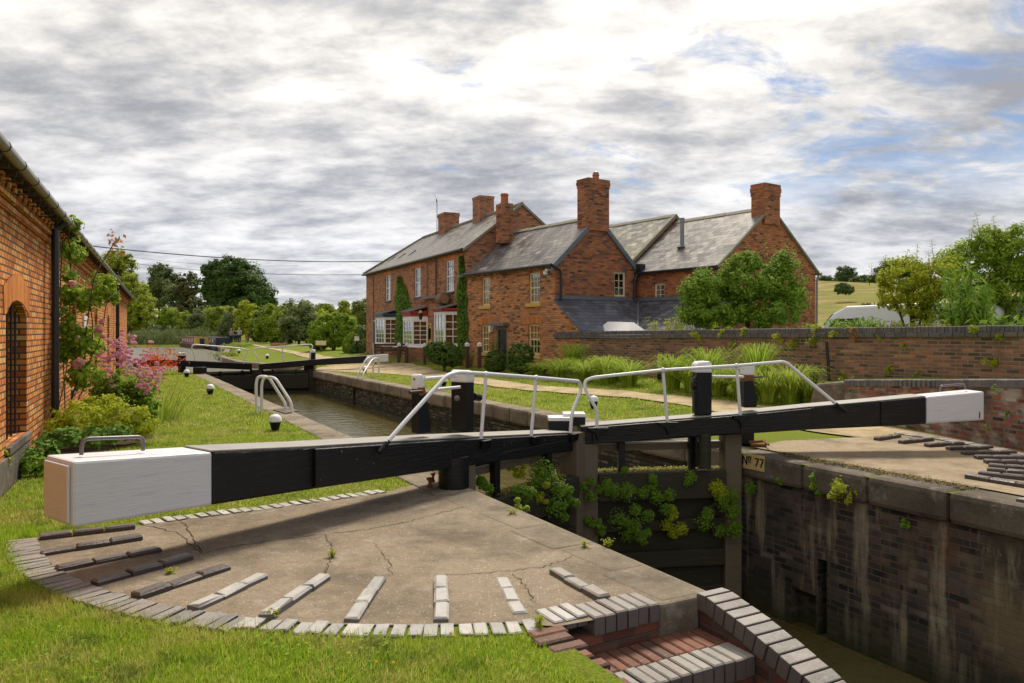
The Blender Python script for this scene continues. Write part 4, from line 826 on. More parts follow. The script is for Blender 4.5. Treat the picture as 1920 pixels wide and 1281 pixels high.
for xx,yy in ((255,520),(322,508),(390,491)):
    x,z=px(FP,660+xx/3.5575,340+yy/3.5575,.8); m=MB(); y=.8+0; zr_=ZE+k*y+.04; m.slab([(x-.16,y-.1,zr_-.05),(x+.16,y-.1,zr_-.05),(x+.16,y+.25,zr_+.22),(x-.16,y+.25,zr_+.22)],.06); m.build('roof_vent',M['lead'],rf)
gutter(pb,XL-.05,.02,-.22,zo-.02,M['gutterblack'])
for xp,zt in ((843.5,415),):
    pass
def chim_px(F,parent,ly,xa,xb,ytop,z0,sx,mat,pots,ch=.22,corb=3,name='chimney'):
    xm=(xa+xb)/2; x,z1=px(F,xm,ytop,ly); return chimney(parent,x,ly,sx,sx*.85,z0,z1,mat,pots=pots,ch=ch,corb=corb,name=name),x,z1
chim_px(FP,pb,YR,821,861,401,6.3,.95,M['pubbrick'],()); chim_px(FP,pb,YR,887,925,370,6.3,.85,M['pubbrick'],(),.12,1)
ch,x,z1=chim_px(FP,pb,1.35,934,958,383,5.2,.55,M['pubbrick'],((0,0,.17,.42),),.5,1)
m=MB(); m.lathe([(.36,-1.6),(.36,-.35),(.33,-.3),(.33,-.05),(.2,.0)],(x,1.35,z1),8); m.build('chimney_shaft',M['cotgable'],ch)
x,z=px(FP,819,417,YR); a0_=FP.onY(821,448,YR-.45); m=MB(); xa=a0_[0]; m.tube([(xa,YR-.5,6.6),(xa,YR-.5,8.55),(xa-.45,YR-.5,8.95)],.018,6); m.tube([(xa,YR-.5,8.35),(xa-.1,YR-.5,8.6)],.02,6); tag(m.build('television_aerial',M['iron']),'thin television aerial with a bent tip by the left pub chimney','aerial'); a_=bpy.data.objects['television_aerial']; a_.location=(*FP.o,0); a_.rotation_euler=(0,0,FP.a)
def bay(F,parent,xa,xb,y_top,y_sill,fas_top,fasmat,proj,name,cols,rows,floor,below,roofz=None,lean=.5,mats='whitewood',split=.46,topw=0.0):
    x0,_=px(F,xa,y_sill,-proj); x1,_=px(F,xb,y_sill,-.15); x0=px(F,xa,y_sill,-proj)[0]-proj*.0
    _,zs=px(F,(xa+xb)/2,y_sill,-proj*.6); _,zt=px(F,(xa+xb)/2,y_top,-proj*.6); _,zf=px(F,(xa+xb)/2,fas_top,-proj*.6)
    c=proj*.8; A0=(x0-c*.4,-.0); A1=(x0,-proj); A2=(x1-c,-proj); A3=(x1,-.0)
    b=MB(); q=[A0,A1,A2,A3]; fr=MB(); gm=MB()
    for i,(p,r) in enumerate(((A0,A1),(A1,A2),(A2,A3))):
        seg_window(fr,gm,p,r,zs,zt,cols[i],rows,fw=.075,rail=False,depth=.06,mun=.03)
        fr.seg(p,r,zt,zt+.06,-.05,.02); fr.seg(p,r,zs-.06,zs,-.05,.03)
        if topw: fr.seg(p,r,zt+.06,zf-.12,-.05,.01)
    o=fr.build(name,M[mats],parent); gm.build('pane',M['glass'],o)
    m=MB(); zf0=zt+.06 if not topw else zf-.12-.0
    h=(zf-zt-.06) if not topw else .2
    for p,r in ((A0,A1),(A1,A2),(A2,A3)): m.seg(p,r,zf-h,zf-.05,-.05,.05); m.seg(p,r,zf-.05,zf+.03,-.05,.10)
    m.build('fascia',fasmat,o)
    m=MB(); e=.12; t0=[(A0[0]-e,-.002),(A1[0]-e,-proj-e),(A2[0]+e*.6,-proj-e),(A3[0]+e,-.002)]
    m.slab([(t0[0][0],t0[0][1],zf+.26),(t0[1][0],t0[1][1],zf+.05),(t0[2][0],t0[2][1],zf+.05),(t0[3][0],t0[3][1],zf+.26)],.03); m.build('bay_roof',M['leadroof'],o)
    m=MB()
    for p,r in ((A0,A1),(A1,A2),(A2,A3)): m.seg(p,r,floor,zs-.062,-.06,.012)
    m.build('bay_base',below,o)
    m=MB(); m.slab([(A0[0]+.1,-.08,zs-.02),(A1[0]+.1,-proj+.09,zs-.02),(A2[0]-.08,-proj+.09,zs-.02),(A3[0]-.1,-.08,zs-.02)],.02); m.build('window_board',M['cream'],o)
    m=MB(); m.box(A0[0]+.06,A3[0]-.02,-.012,-.003,zs,zt); m.build('unlit_room_panel',M['void'],o)  # flat black panel on the brickwork, painting in the unlit room
    return o,(x0,x1,zs,zt,zf)
bay(FP,pb,704,739,597.5,645,590,M['navy'],.55,'bay_window',(2,3,2),5,0,M['pubbrick'])
bay(FP,pb,755.8,796.5,600.5,647.5,585.5,M['red'],.6,'bay_window',(2,3,2),5,0,M['pubbrick'],topw=1)
o3,B3=bay(FP,pb,814,859.5,587.5,647,580,M['red'],.6,'bay_window',(2,3,2),4,0,M['pubbrick'])
x0,x1,zs,zt,zf=B3; m=MB(); m.box(x1-.75,x1-.45,-.22,-.21,zt-.55,zt-.1); m.build('display_cloth',M['redcurtain'],o3)
# flat roof canopy linking the two red bays
x2=px(FP,797,585,0)[0]; m=MB(); m.slab([(x2-.1,-.002,3.30),(x2-.1,-.32,3.18),(B3[0]+.1,-.32,3.18),(B3[0]+.1,-.002,3.30)],.05); m.build('door_canopy',M['leadroof'],pb)
def door(parent,x0,x1,z0,z1,frm,pan,y=.05,glassp=True):
    m=MB(); f=.09; m.box(x0,x0+f,y-.04,y+.04,z0,z1-f); m.box(x1-f,x1,y-.04,y+.04,z0,z1-f); m.box(x0,x1,y-.04,y+.04,z1-f,z1); d=m.build('door_frame',frm,parent)
    m=MB(); m.box(x0+f+.004,x1-f-.004,y,y+.035,z0,z1-f-.004); m.box(x0+f+.1,x1-f-.1,y-.012,y-.001,z0+.15,z0+.75); l=m.build('door',pan,d)
    if glassp: m=MB(); m.box(x0+f+.12,x1-f-.12,y-.010,y-.002,z0+.95,z1-f-.15); m.build('pane',M['void'],l)
    m=MB(); m.lathe([(.02,0),(.03,.02),(.002,.04)],(x1-f-.06,y-.03,z0+1),8); m.build('handle',M['metal'],l); return d
door(pb,*doors[0],M['yellow'],M['yellow']); door(pb,*doors[1],M['whitewood'],M['navy'],glassp=False)
m=MB(); m.box(dx0-.4,dx1+.4,-.5,-.01,zb,.35); m.build('doorstep',M['stone'],pb)
for xp,za in ((843.5-.0,483),):
    pass
x,_=px(FP,818.5,500,-.03); downpipe(pb,x,-.06,3.1,ZE-.25,M['gutterblack'],.03); x,_=px(FP,801.5,520,-.03); downpipe(pb,x,-.05,3.2,ZE-.2,M['gutterblack'],.016,'cable',False); x,_=px(FP,700.5,520,-.03); downpipe(pb,x,-.05,1,ZE-.1,M['gutterblack'],.02,'cable',False)
x,z=px(FP,789.8,593,-.75); m=MB(); m.lathe([(.05,-.16),(.08,-.05),(.10,.10),(.05,.16),(.01,.2)],(x,-.78,z),10); lm=m.build('wall_lamp',M['gutterblack'],pb,True); m=MB(); m.lathe([(.06,.1),(.09,.16),(.06,.24),(.01,.26)],(x,-.78,z),10); m.build('lamp_glass',M['ochre'],lm,True)
# barrel resting on the bay roof
x,z=px(FP,830,570,-.32); M['barrel']=paint('barrel_oak',(.34,.20,.10),.7,(.15,.09,.05),.5,.2)
bl=root('barrel','old wooden barrel lying on the roof of the red bay window','barrel',FP.P(x,-.35,zf+.22),FP.a)
m=MB(); prof_=[(.20,-.33),(.245,-.15),(.255,0),(.245,.15),(.20,.33)]; m.lathe(prof_,(0,0,0),18); m.v=[(c*1.0,a,b+.23) for a,b,c in m.v]; m.build('body',M['barrel'],bl,True)
for yy in (-.22,-.30,.22,.3,-.1,.1):
    m=MB(); r_=float(np.interp(abs(yy),[0,.15,.33],[.258,.25,.205])); m.lathe([(r_,-.018),(r_+.006,0),(r_,.018)],(0,0,0),18); m.v=[(c+yy,a,b+.23) for a,b,c in m.v]; m.build('hoop',M['iron'],bl,True)
# ================================================================ cottage with lean-to
ct=root('cottage','brick cottage with slate roof, tall end chimney and slate lean-to beside the pub','cottage',(*FC.o,0),FC.a)
CW=3.78; CE=4.05; CR=5.75; CY=1.9; cz=-.1; CXL=-6.3
H=[]; wl=[((903,520.7),(918.8,572.7)),((991.7,508.7),(1012,567.7)),((902.5,608.8),(918.8,655)),((990.5,608.8),(1011.5,668))]
for (xa,ya),(xb,yb) in wl: x0,_=px(FC,xa,ya); x1,z1=px(FC,xb,ya); z0=px(FC,xb,yb)[1]; H.append((x0,x1,z0,z1))
zt_=(H[0][3]+H[1][3])/2; zb_=(H[0][2]+H[1][2])/2; H[0]=(H[0][0],H[0][1],zb_,zt_); H[1]=(H[1][0],H[1][1],zb_,zt_); zt_=(H[2][3]+H[3][3])/2; H[2]=(H[2][0],H[2][1],.85,zt_); H[3]=(H[3][0],H[3][1],.85,zt_)
d0,_=px(FC,931,614); d1,dz=px(FC,951.5,614); DH=(d0,d1,.2,dz)
m=MB(); wallface(m,(0,0,0),(1,0,0),(0,1,0),CXL,0,cz,CE,H+[DH],.11)
gy0,gz1=FC.onX(1151.8,509.5); gy1,_=FC.onX(1173.2,509.5); gz0=FC.onX(1162,556)[1]
m.add([(CXL,CW,cz),(CXL,0,cz),(CXL,0,CE),(CXL,CW,CE)],[(0,1,2,3)]); m.add([(0,CW,cz),(CXL,CW,cz),(CXL,CW,CE),(0,CW,CE)],[(0,1,2,3)])
dentils(m,CXL+.5,-.05,-.001,CE-.19,CE-.10); m.box(CXL+.4,0,-.05,-.002,CE-.095,CE-.03)
m.build('wall',M['cotbrick'],ct)
m=MB(); wallface(m,(0,0,0),(0,1,0),(-1,0,0),0,CW,cz,CE,[(gy0,gy1,gz0,gz1)],.1); m.add([(0,0,CE),(0,CW,CE),(0,CY,CR)],[(0,1,2)]); m.build('gable_wall',M['cotgable'],ct)
cur=[(0,1,0,.22,M['curtain']),(0,1,.78,1,M['curtain'])]
for i,(x0,x1,z0,z1) in enumerate(H):
    c_=[[(0,1,0,.2,M['curtain'])],[(0,1,.05,.4,M['redcurtain']),(0,.3,.7,1,M['curtain'])],[(.5,1,0,1,M['redcurtain']),(0,.45,0,1,M['curtain'])],[(0,.35,0,.5,M['curtain'])]][i]
    sash(ct,x0,x1,z0,z1,.06,M['cream'],M['ochre'],3,4,sill=(.12,.14,.13),curtain=c_)
    if i>1: lintel(ct,x0,x1,0,z1,M['archbrick'],.24,arch=.05)
dd_=door(ct,*DH,M['lead'],M['blackdoor'],glassp=False)
m=MB(); m.box(d0-.12,d1+.12,-.28,-.002,dz+.06,dz+.17); m.build('door_hood',M['lead'],ct)
m=MB(); xq=d0-.28; m.box(xq-.06,xq+.06,-.14,-.002,1.65,1.95); m.build('wall_lantern',M['whitewood'],ct)
rc=roofpair(CXL,0,0,CW,CE,CR,CY,M['slate'],ct,ov=.16,og=.0)
k=(CR-CE)/CY; m=MB()
m.slab([(.0,-.18,CE-k*.18+.03),(.10,-.18,CE-k*.18+.03),(.10,CY,CR+.06),(.0,CY,CR+.06)],.20); k1=(CR-CE)/(CW-CY); m.slab([(.10,CW+.18,CE-k1*.18+.03),(.0,CW+.18,CE-k1*.18+.03),(.0,CY+.002,CR+.06),(.10,CY+.002,CR+.06)],.20); m.build('verge',M['lead'],rc)
gutter(ct,CXL+.6,.12,-.24,CE-.12,M['gutterblack'])
m=MB(); m.tube(arc([(.13,-.24,CE-.12),(.14,-.1,CE-.2),(.10,.16,CE-.28),(.10,.2,CE-.5),(.10,.2,2.75)],.08),.04,8); m.build('downpipe',M['gutterblack'],ct,True)
m=MB(); m.tube(arc([(.16,CW+.1,CE-.05),(.12,CW-.05,CE-.3),(.10,CW-.12,CE-.5),(.10,CW-.12,2.85)],.08),.05,8); m.build('downpipe',M['gutterblack'],ct,True)
m=MB(); m.box(.05,.28,CW-.05,CW+.25,CE-.15,CE+.1); m.build('hopper',M['gutterblack'],ct)
sash(ct,gy0,gy1,gz0,gz1,-.05,M['creamwhite'],M['creamwhite'],2,3,sill=(.0,.05,.05),curtain=None,rail=False,axis='y')
zc=FC.onX(1115,336)[1]; chimney(ct,-.192,CY,.60,.98,CR-.5,zc,M['cotgable'],pots=((0,.12,.13,.22),),ch=.30)
m=MB(); m.lathe([(.12,0),(.11,.05),(.06,.10),(.01,.12)],(-.192,CY+.12,zc+.22),10); m.build('chimney_cowl',M['metal'],bpy.data.objects['cottage'],True)
x,z=px(FC,1042,487); m=MB(); m.box(-.32,-.22,-.18,-.02,3.75,3.82); m.box(-.30,-.24,-.26,-.14,3.62,3.74); m.build('security_lamp',M['whitewood'],ct)
# lean-to: two mono-pitch slate roofs meeting in a valley
LZ1,LZ0,LX=2.78,1.80,1.32; YV0=CW+.16
m=MB(); s_=(LZ1-LZ0)/LX; e_=.12
m.slab([(.002,-.06,LZ1),(LX+e_,-.06,LZ0-s_*e_),(LX+e_,YV0-LX-e_,LZ0-s_*e_),(.002,YV0-.0,LZ1)],.06,(0,0,-1))
m.slab([(.002,YV0-.002,LZ1),(LX+e_,YV0-LX-e_,LZ0-s_*e_),(4.4,YV0-LX-e_,LZ0-s_*e_),(4.4,YV0-.002,LZ1)],.06); lr=m.build('lean_to_roof',M['slatelow'],ct)
m=MB(); m.tube([(.05,YV0-.05,LZ1+.01),(LX+e_,YV0-LX-e_,LZ0-s_*e_+.01)],.05,6); m.build('valley_flashing',M['lead'],lr)
m=MB(); m.box(.004,.03,.02,YV0-.1,LZ1+.0,LZ1+.13); m.box(.05,4.4,YV0-.03,YV0-.004,LZ1,LZ1+.13); m.build('flashing',M['lead'],lr)
m=MB(); m.add([(.0,-.002,cz),(LX,-.002,cz),(LX,-.002,LZ0-.06),(0,-.002,LZ1-.06)],[(0,1,2,3)]); m.add([(LX,0,cz),(LX,YV0-LX,cz),(LX,YV0-LX,LZ0-.06),(LX,0,LZ0-.06)],[(0,1,2,3)]); m.add([(LX,YV0-LX,cz),(4.3,YV0-LX,cz),(4.3,YV0-LX,LZ0-.06),(LX,YV0-LX,LZ0-.06)],[(0,1,2,3)]); m.build('lean_to_wall',M['cotbrick'],ct)
# ================================================================ rear farmhouse wing
fm=root('house','brick house with long slate roof, grey flue and end chimney behind the garden wall','house',(*FC.o,0),FC.a)
FY0,FY1=3.96,9.35; FYR=6.65; FE=3.95; FR=6.02; FX0,FX1=-.55,3.75
H=[]
for (xa,ya),(xb,yb) in (((1226.8,531),(1246,564)),((1286.2,524.5),(1305.5,560))): x0,_=px(FC,xa,ya,FY0); x1,z1=px(FC,xb,ya,FY0); z0=px(FC,xb,yb,FY0)[1]; H.append((x0,x1,z0,z1))
m=MB(); wallface(m,(0,FY0,0),(1,0,0),(0,1,0),FX0,FX1,cz,FE,H,.1); gable(m,FX1,FY0,FY1,cz,FE,FR,FYR); m.add([(FX1,FY1,cz),(FX0-7,FY1,cz),(FX0-7,FY1,FE),(FX1,FY1,FE)],[(0,1,2,3)])
dentils(m,FX0+.7,FX1,FY0-.001,FE-.19,FE-.10); m.build('wall',M['redgable'],fm)
for x0,x1,z0,z1 in H: sash(fm,x0,x1,z0,z1,FY0+.05,M['creamwhite'],M['creamwhite'],2,3,sill=(.02,.07,.04),curtain=[(0,1,0,.35,M['curtain'])],rail=False)
r=roofpair(FX0,FX1,FY0,FY1,FE,FR,FYR,M['slate'],fm,ov=.14,og=.05)
k=(FR-FE)/(FYR-FY0); m=MB(); m.slab([(FX1+.0,FY0-.14,FE-k*.14+.03),(FX1+.09,FY0-.14,FE-k*.14+.03),(FX1+.09,FYR,FR+.05),(FX1,FYR,FR+.05)],.09); m.slab([(FX1+.09,FY1+.14,FE-k*.14+.03),(FX1+.0,FY1+.14,FE-k*.14+.03),(FX1,FYR+.002,FR+.05),(FX1+.09,FYR+.002,FR+.05)],.09); m.build('verge',M['verge'],r)
gutter(fm,FX0+.5,FX1+.05,FY0-.2,FE-.14,M['gutterblack']); gutter(fm,FX1-2,FX1+.12,FY1+.2,FE-.14,M['flue'])
m=MB(); m.tube(arc([(FX1-.0,FY1+.2,FE-.2),(FX1-.0,FY1+.1,FE-.4),(FX1-.0,FY1+.08,1)],.06),.04,8); m.build('downpipe',M['flue'],fm,True)
x,z=px(FC,1345,505,FY0-.1); downpipe(fm,x-.1,FY0-.06,2.9,FE-.2,M['gutterblack'],.04)
zc=px(FC,1437,347,FYR)[1]; chimney(fm,FX1-.182,FYR,.56,.86,FR-.6,zc,M['redgable'],pots=(),ch=.42,corb=3)
xf,_=px(FC,1279,480,5.0); zf1=px(FC,1279,409,5.0)[1]; zf0=FE+k*(5.0-FY0); m=MB(); m.tube([(xf,5.0,zf0-.1),(xf,5.0,zf1)],.075,12); m.tube([(xf,5.0,zf1-.14),(xf,5.0,zf1)],.09,12); fl=m.build('flue',M['flue'],fm,True); m=MB(); m.lathe([(.2,-.02),(.12,.06),(.08,.1)],(xf,5.0,zf0+.02),10); m.build('flue_flashing',M['moss'] if False else M['lead'],fl)
BR=6.30; BE=4.12; m=MB(); r=roofpair(-7.5,-.75,FY0,FY1,BE,BR,FYR,M['slatemoss'],fm,ov=.10,og=.0,name='rear_roof')
m=MB(); gable(m,-.76,FY0,FY1,FE,BE,BR,FYR); m.add([(-7.5,FY0,cz),(-.76,FY0,cz),(-.76,FY0,BE),(-7.5,FY0,BE)],[(0,1,2,3)]); m.build('rear_wall',M['redgable'],fm)
k=(BR-BE)/(FYR-FY0); m=MB(); m.slab([(-.75,FY0-.1,BE-k*.1+.03),(-.62,FY0-.1,BE-k*.1+.03),(-.62,FYR,BR+.06),(-.75,FYR,BR+.06)],.16); m.slab([(-.62,FY1+.1,BE-k*.1+.03),(-.75,FY1+.1,BE-k*.1+.03),(-.75,FYR+.002,BR+.06),(-.62,FYR+.002,BR+.06)],.16); m.build('rear_verge',M['verge'],r)
# ================================================================ workshop on the left
wk=root('workshop','long single storey orange brick workshop with gutter and arched windows on the left','workshop',(*FW.o,0),FW.a)
WZ=3.26; zg=3.39
hA=[]; xa,_=px(FW,11,700); xb,_=px(FW,50,700); hA.append((xa,xb,.44,2.05))
xc,_=px(FW,203,620); hA.append((xc-.45,xc+.45,.6,2.2)); xc2,_=px(FW,180,640); hA.append((xc2-.45,xc2+.45,.6,2.2)); xe,_=px(FW,238,600); hA+= [(16.1,17.0,.6,2.2)]
m=MB(); wallface(m,(0,0,0),(1,0,0),(0,1,0),3.5,xe,-.1,WZ,hA,.34)
m.add([(xe,6,-.1),(xe,0,-.1),(xe,0,WZ),(xe,3,WZ+1.6),(xe,6,WZ)],[(4,3,2,1,0)]); m.add([(3.5,0,-.1),(3.5,6,-.1),(3.5,6,WZ),(3.5,3,WZ+1.6),(3.5,0,WZ)],[(4,3,2,1,0)]); m.add([(3.5,6,-.1),(xe,6,-.1),(xe,6,WZ),(3.5,6,WZ)],[(3,2,1,0)])
m.box(3.5,xe,-.04,-.002,WZ-.28,WZ-.18); m.box(3.5,xe,-.08,-.002,WZ-.175,WZ-.10); 
x=3.6
while x<xe-.2: m.box(x,x+.11,-.12,-.002,WZ-.095,WZ+.0); x+=.34
m.build('wall',M['shopbrick'],wk)
for a,b,z0,z1 in hA:   # arch heads, glazing and bars
    n=14; m=MB(); rr=(b-a)/2; rise=.18
    for i in range(n):
        t0,t1=i/n,(i+1)/n; za=z1+rise*(1-(2*t0-1)**2)*1.0-rise; zc_=z1+rise*(1-(2*t1-1)**2)-rise
        m.hexa([(a+(b-a)*t0,-.001,za),(a+(b-a)*t1,-.001,zc_),(a+(b-a)*t1,.3,zc_),(a+(b-a)*t0,.3,za)],[(a+(b-a)*t0,-.001,z1+.002),(a+(b-a)*t1,-.001,z1+.002),(a+(b-a)*t1,.3,z1+.002),(a+(b-a)*t0,.3,z1+.002)])
    m.build('arch_soffit',M['shopbrick'],wk)
    m=MB(); nb=int((b-a+.3)/.075)
    for i in range(nb):
        t=(i+.5)/nb; xx=a-.15+(b-a+.3)*t; zz=z1+rise*(1-(2*t-1)**2)-rise; ln=(t-.5)*.35
        m.slab([(xx-.029,-.012,zz),(xx+.029,-.012,zz),(xx+.031+ln*.25,-.012,zz+.30),(xx-.031+ln*.25,-.012,zz+.30)],.02,(0,1,0))
    m.build('brick_arch',M['archorange'],wk)
    fr=MB(); gm=MB(); seg_window(fr,gm,(a,.22),(b,.22),z0,z1-.03,3,4,rail=True,fw=.05); o=fr.build('window',M['blackpost'],wk); gm.build('pane',M['void'],o)
    bm=MB(); 
    for i in range(5): xx=a+(b-a)*(i+.5)/5; bm.tube([(xx,.10,z0),(xx,.10,z1-.04)],.012,6)
    bm.build('bars',M['iron'],o)
    m=MB(); m.box(a-.06,b+.06,-.05,.2,z0-.08,z0-.004); m.build('sill',M['oldcon'],o)
m=MB(); m.box(hA[0][0]-.9,hA[0][1]+.02,-.035,-.003,-.05,.34); m.build('rendered_plinth',M['oldcon'],wk)
m=MB(); m.box(xb-.62,xb-.25,-.05,-.02,.25,1.35); m.box(xa-1.1,xa-.25,-.05,-.02,.2,1.3); 
m=MB(); kk=1.6/3
m.slab([(3.3,-.20,WZ+.10),(xe+.12,-.20,WZ+.10),(xe+.12,3,WZ+1.95),(3.3,3,WZ+1.95)],.035); m.slab([(xe+.12,6.3,WZ+.17),(3.3,6.3,WZ+.17),(3.3,3.002,WZ+1.95),(xe+.12,3.002,WZ+1.95)],.05); rf=m.build('roof',M['slatepub'],wk)
x=3.6
while x<xe: m=MB(); m.box(x,x+.07,-.19,.0,WZ+.0,WZ+.06); m.build('rafter_end',M['brownpost'],wk); x+=.41
gt=gutter(wk,3.4,xe+.12,-.26,zg-.06,M['guttergrey'],.052); x=3.6
while x<xe: m=MB(); m.tube([(x,-.26,zg-.06),(x+.03,-.26,zg-.06)],.057,10); m.tube([(x+.02,-.24,zg-.1),(x+.02,-.20,zg-.22),(x+.02,-.05,zg-.22)],.008,5); m.build('gutter_bracket',M['iron'],gt); x+=.85
for xp in (103.5,220.5):
    x,_=px(FW,xp,600,-.12); downpipe(wk,x,-.12,0.1,3.2,M['gutterblack'],.052 if xp<200 else .06); m=MB(); m.tube([(x,-.12,3.18),(x,-.26,3.30)],.05,8); m.build('swan_neck',M['gutterblack'],wk)
x,_=px(FW,160,580,0); m=MB(); m.box(x-.6,x+.3,-.03,-.003,1.75,2.05); m.build('wall_sign',M['whitewood'],wk)
# ================================================================ garden wall, retaining wall
gw=root('garden_wall','long weathered red brick garden wall with dark brick coping','garden wall',(*FC.o,0),FC.a)
def gz(x): return np.interp(x,[0,13.5,22],[1.66,1.80,1.84])
m=MB(); n=24
for i in range(n):
    a,b=.02+22*i/n,.02+22*(i+1)/n; za,zb2=float(gz(a))-.22,float(gz(b))-.22
    m.add([(a,0,-.2),(b,0,-.2),(b,0,zb2),(a,0,za),(b,.23,-.2),(a,.23,-.2),(a,.23,za),(b,.23,zb2)],[(0,1,2,3),(4,5,6,7)])
m.build('brick_face',M['gardenbrick'],gw)
m=MB(); x=.02
while x<22: 
    z=float(gz(x)); j=random.uniform(-.006,.006); m.cbox(x+.003,x+.072,-.035+j,.265+j,z-.12,z+random.uniform(-.005,.005),.015); x+=.078
m.build('coping',M['coping'],gw)
m=MB(); x=.02
while x<22: z=float(gz(x)); m.box(x+.004,x+.221,-.06,.28,z-.215,z-.125); x+=.23
m.build('string_course',M['coping'],gw)
# lower retaining wall curving round the beam swing
RW=[(7.75,6.2,1.25),(7.42,8.6,1.1),(7.22,10.1,1.04),(7.06,11.2,.97),(6.95,12.2,.90),(6.80,13.1,.84),(6.35,14.25,.76)]
rt=root('retaining_wall','low crumbling brick retaining wall with dark coping behind the white beam end','retaining wall')
P=[Vector((a,b,0)) for a,b,_ in RW]; m=MB(); cpm=MB(); cpm2=MB()
pts=[]; 
for i in range(len(P)-1):
    for k in range(8): t=k/8; pts.append((P[i].lerp(P[i+1],t),RW[i][2]*(1-t)+RW[i+1][2]*t))
pts.append((P[-1],RW[-1][2]))
for i in range(len(pts)-1):
    (a,za),(b,zb3)=pts[i],pts[i+1]; n=Vector((b.y-a.y,-(b.x-a.x),0)).normalized(); 
    m.hexa([(a.x,a.y,-.1),(b.x,b.y,-.1),(b.x+n.x*.3,b.y+n.y*.3,-.1),(a.x+n.x*.3,a.y+n.y*.3,-.1)],[(a.x,a.y,za-.12),(b.x,b.y,zb3-.12),(b.x+n.x*.3,b.y+n.y*.3,zb3-.12),(a.x+n.x*.3,a.y+n.y*.3,za-.12)]); m.f=m.f[:-6]+[m.f[-6],m.f[-5],m.f[-4],m.f[-2]]
    L=(b-a).length; k=max(1,round(L/.078))
    for j in range(k):
        c=a.lerp(b,(j+.5)/k)+n*.13; z=za+(zb3-za)*(j+.5)/k; mm=MB(); mm.cbox(-.16,.16,-.035,.035,z-.12,z+random.uniform(-.005,.005),.012); ca,sa=n.x,n.y; cpm.add([(c.x+x*ca-y*sa,c.y+x*sa+y*ca,q) for x,y,q in mm.v],mm.f)
m.build('brick_face',M['lowbrick'],rt); cpm.build('coping',M['coping'],rt)
m=MB(); a,b=P[-1],Vector((5.95,15.0,0)); m.hexa([(6.37,14.25,-.1),(6.0,15.2,0),(6.9,15.5,0),(7.2,14.6,-.1)],[(6.42,14.3,.73),(6.1,15.1,.62),(6.8,15.4,.66),(7.1,14.5,.76)]); o=m.build('concrete_stub',M['oldcon'],rt,False,.05)
# raised bed between the two walls
bed=[(p[0]+.15,p[1],p[2]-.16) for p in RW]+[(6.4,15.2,.55),(6.55,16.2,.4)]; inner=[FC.P(x,-.02,0) for x in (19,17,15.5,14.0,12.9,11.9,11.0,9.8,9.2)]
m=MB(); nn=len(bed); 
for i in range(nn): m.v.append(bed[i]); q=inner[i]; m.v.append((q.x,q.y,[.95,.9,.85,.8,.76,.72,.66,.5,.38][i]))
for i in range(nn-1): m.f.append((2*i,2*i+1,2*i+3,2*i+2))
o=m.build('raised_bank',M['turf']); 
if sum(p.normal.z for p in o.data.polygons)<0: o.data.flip_normals()
structure(o)
# low brick wall far along the towpath, pub rail fence
a=G(513,650); b=G(540,650); m=MB(); m.seg((a.x,a.y),(b.x,b.y),-.1,.62,0,.3); tag(m.build('brick_wall',M['pubbrick']),'short low brick wall between hedges far along the towpath','wall')
def post(px_,ybase,label,h=.8,lean=0,s=.12,cap=True,ztop=None):
    c=G(px_,ybase); t=root('fence_post',label,'post',c,FP.a,'white capped posts in front of the buildings'); m=MB(); m.box(-s/2,s/2,-s/2,s/2,-.05,h); m.build('post',M['brownpost'],t,False,.008)
    m=MB(); m.add([(-s/2-.01,-s/2-.01,h),(s/2+.01,-s/2-.01,h),(s/2+.01,s/2+.01,h),(-s/2-.01,s/2+.01,h),(-s/2-.01,-s/2-.01,h+.10),(s/2+.01,-s/2-.01,h+.10),(s/2+.01,s/2+.01,h+.10),(-s/2-.01,s/2+.01,h+.10),(0,0,h+.17)],[(3,2,1,0),(0,1,5,4),(1,2,6,5),(2,3,7,6),(3,0,4,7),(4,5,8),(5,6,8),(6,7,8),(7,4,8)]); m.build('post_cap',M['whitewood'],t); return c+Vector((0,0,h))
q=[(716,680,'fence post behind the far white beam end, by the pub bench'),(748,681,'fence post right of the bench in front of the blue bay'),(763,681,'fence post left of the low brick wall under the red bay'),(796,684,'fence post at the left edge of the big round hedge'),(876,691,'fence post right of the big round hedge'),(899,692,'fence post left of the two small hedges by the cottage')]
tops=[post(a,b,'brown white capped '+l,.78 if i<4 else .85) for i,(a,b,l) in enumerate(q)]
for (i,j,l) in ((0,1,'white rail between the two fence posts by the pub bench'),(2,3,'white rail in front of the red bay window base')):
    m=MB(); m.tube([tops[i]-Vector((0,0,.03)),tops[j]-Vector((0,0,.03))],.03,8); tag(m.build('fence_rail',M['whitewood'],None,True),l,'rail')
a=G(764,683); b=G(800,686); m=MB(); m.seg((a.x,a.y),(b.x,b.y),-.05,.20,0,.25); o=m.build('timber_edging',M['oldcon']); tag(o,'low grey timber edging at the foot of the red bay window','edging')
# bench, picnic parasol table by the pub
c=G(733,682); t=root('bench','dark brown wooden bench with slatted back in front of the pub','bench',c,R(12))
for nm,bx_ in (('seat',[(-.75,.75,-.05+.13*i,.06+.13*i,.42,.46) for i in range(4)]),('backrest',[(-.75,.75,.44,.47,.55+.13*i,.65+.13*i) for i in range(3)])):
    m=MB(); [m.box(*q_) for q_ in bx_]; m.build(nm,M['brownpost'],t)
for sx in (-.72,.66):
    for y0,y1,zt in ((-.04,.03,.62),(.42,.49,.9)): m=MB(); m.box(sx,sx+.07,y0,y1,0,zt); m.build('leg',M['brownpost'],t)
    m=MB(); m.box(sx-.01,sx+.08,-.06,.46,.62,.66); m.build('armrest',M['brownpost'],t)
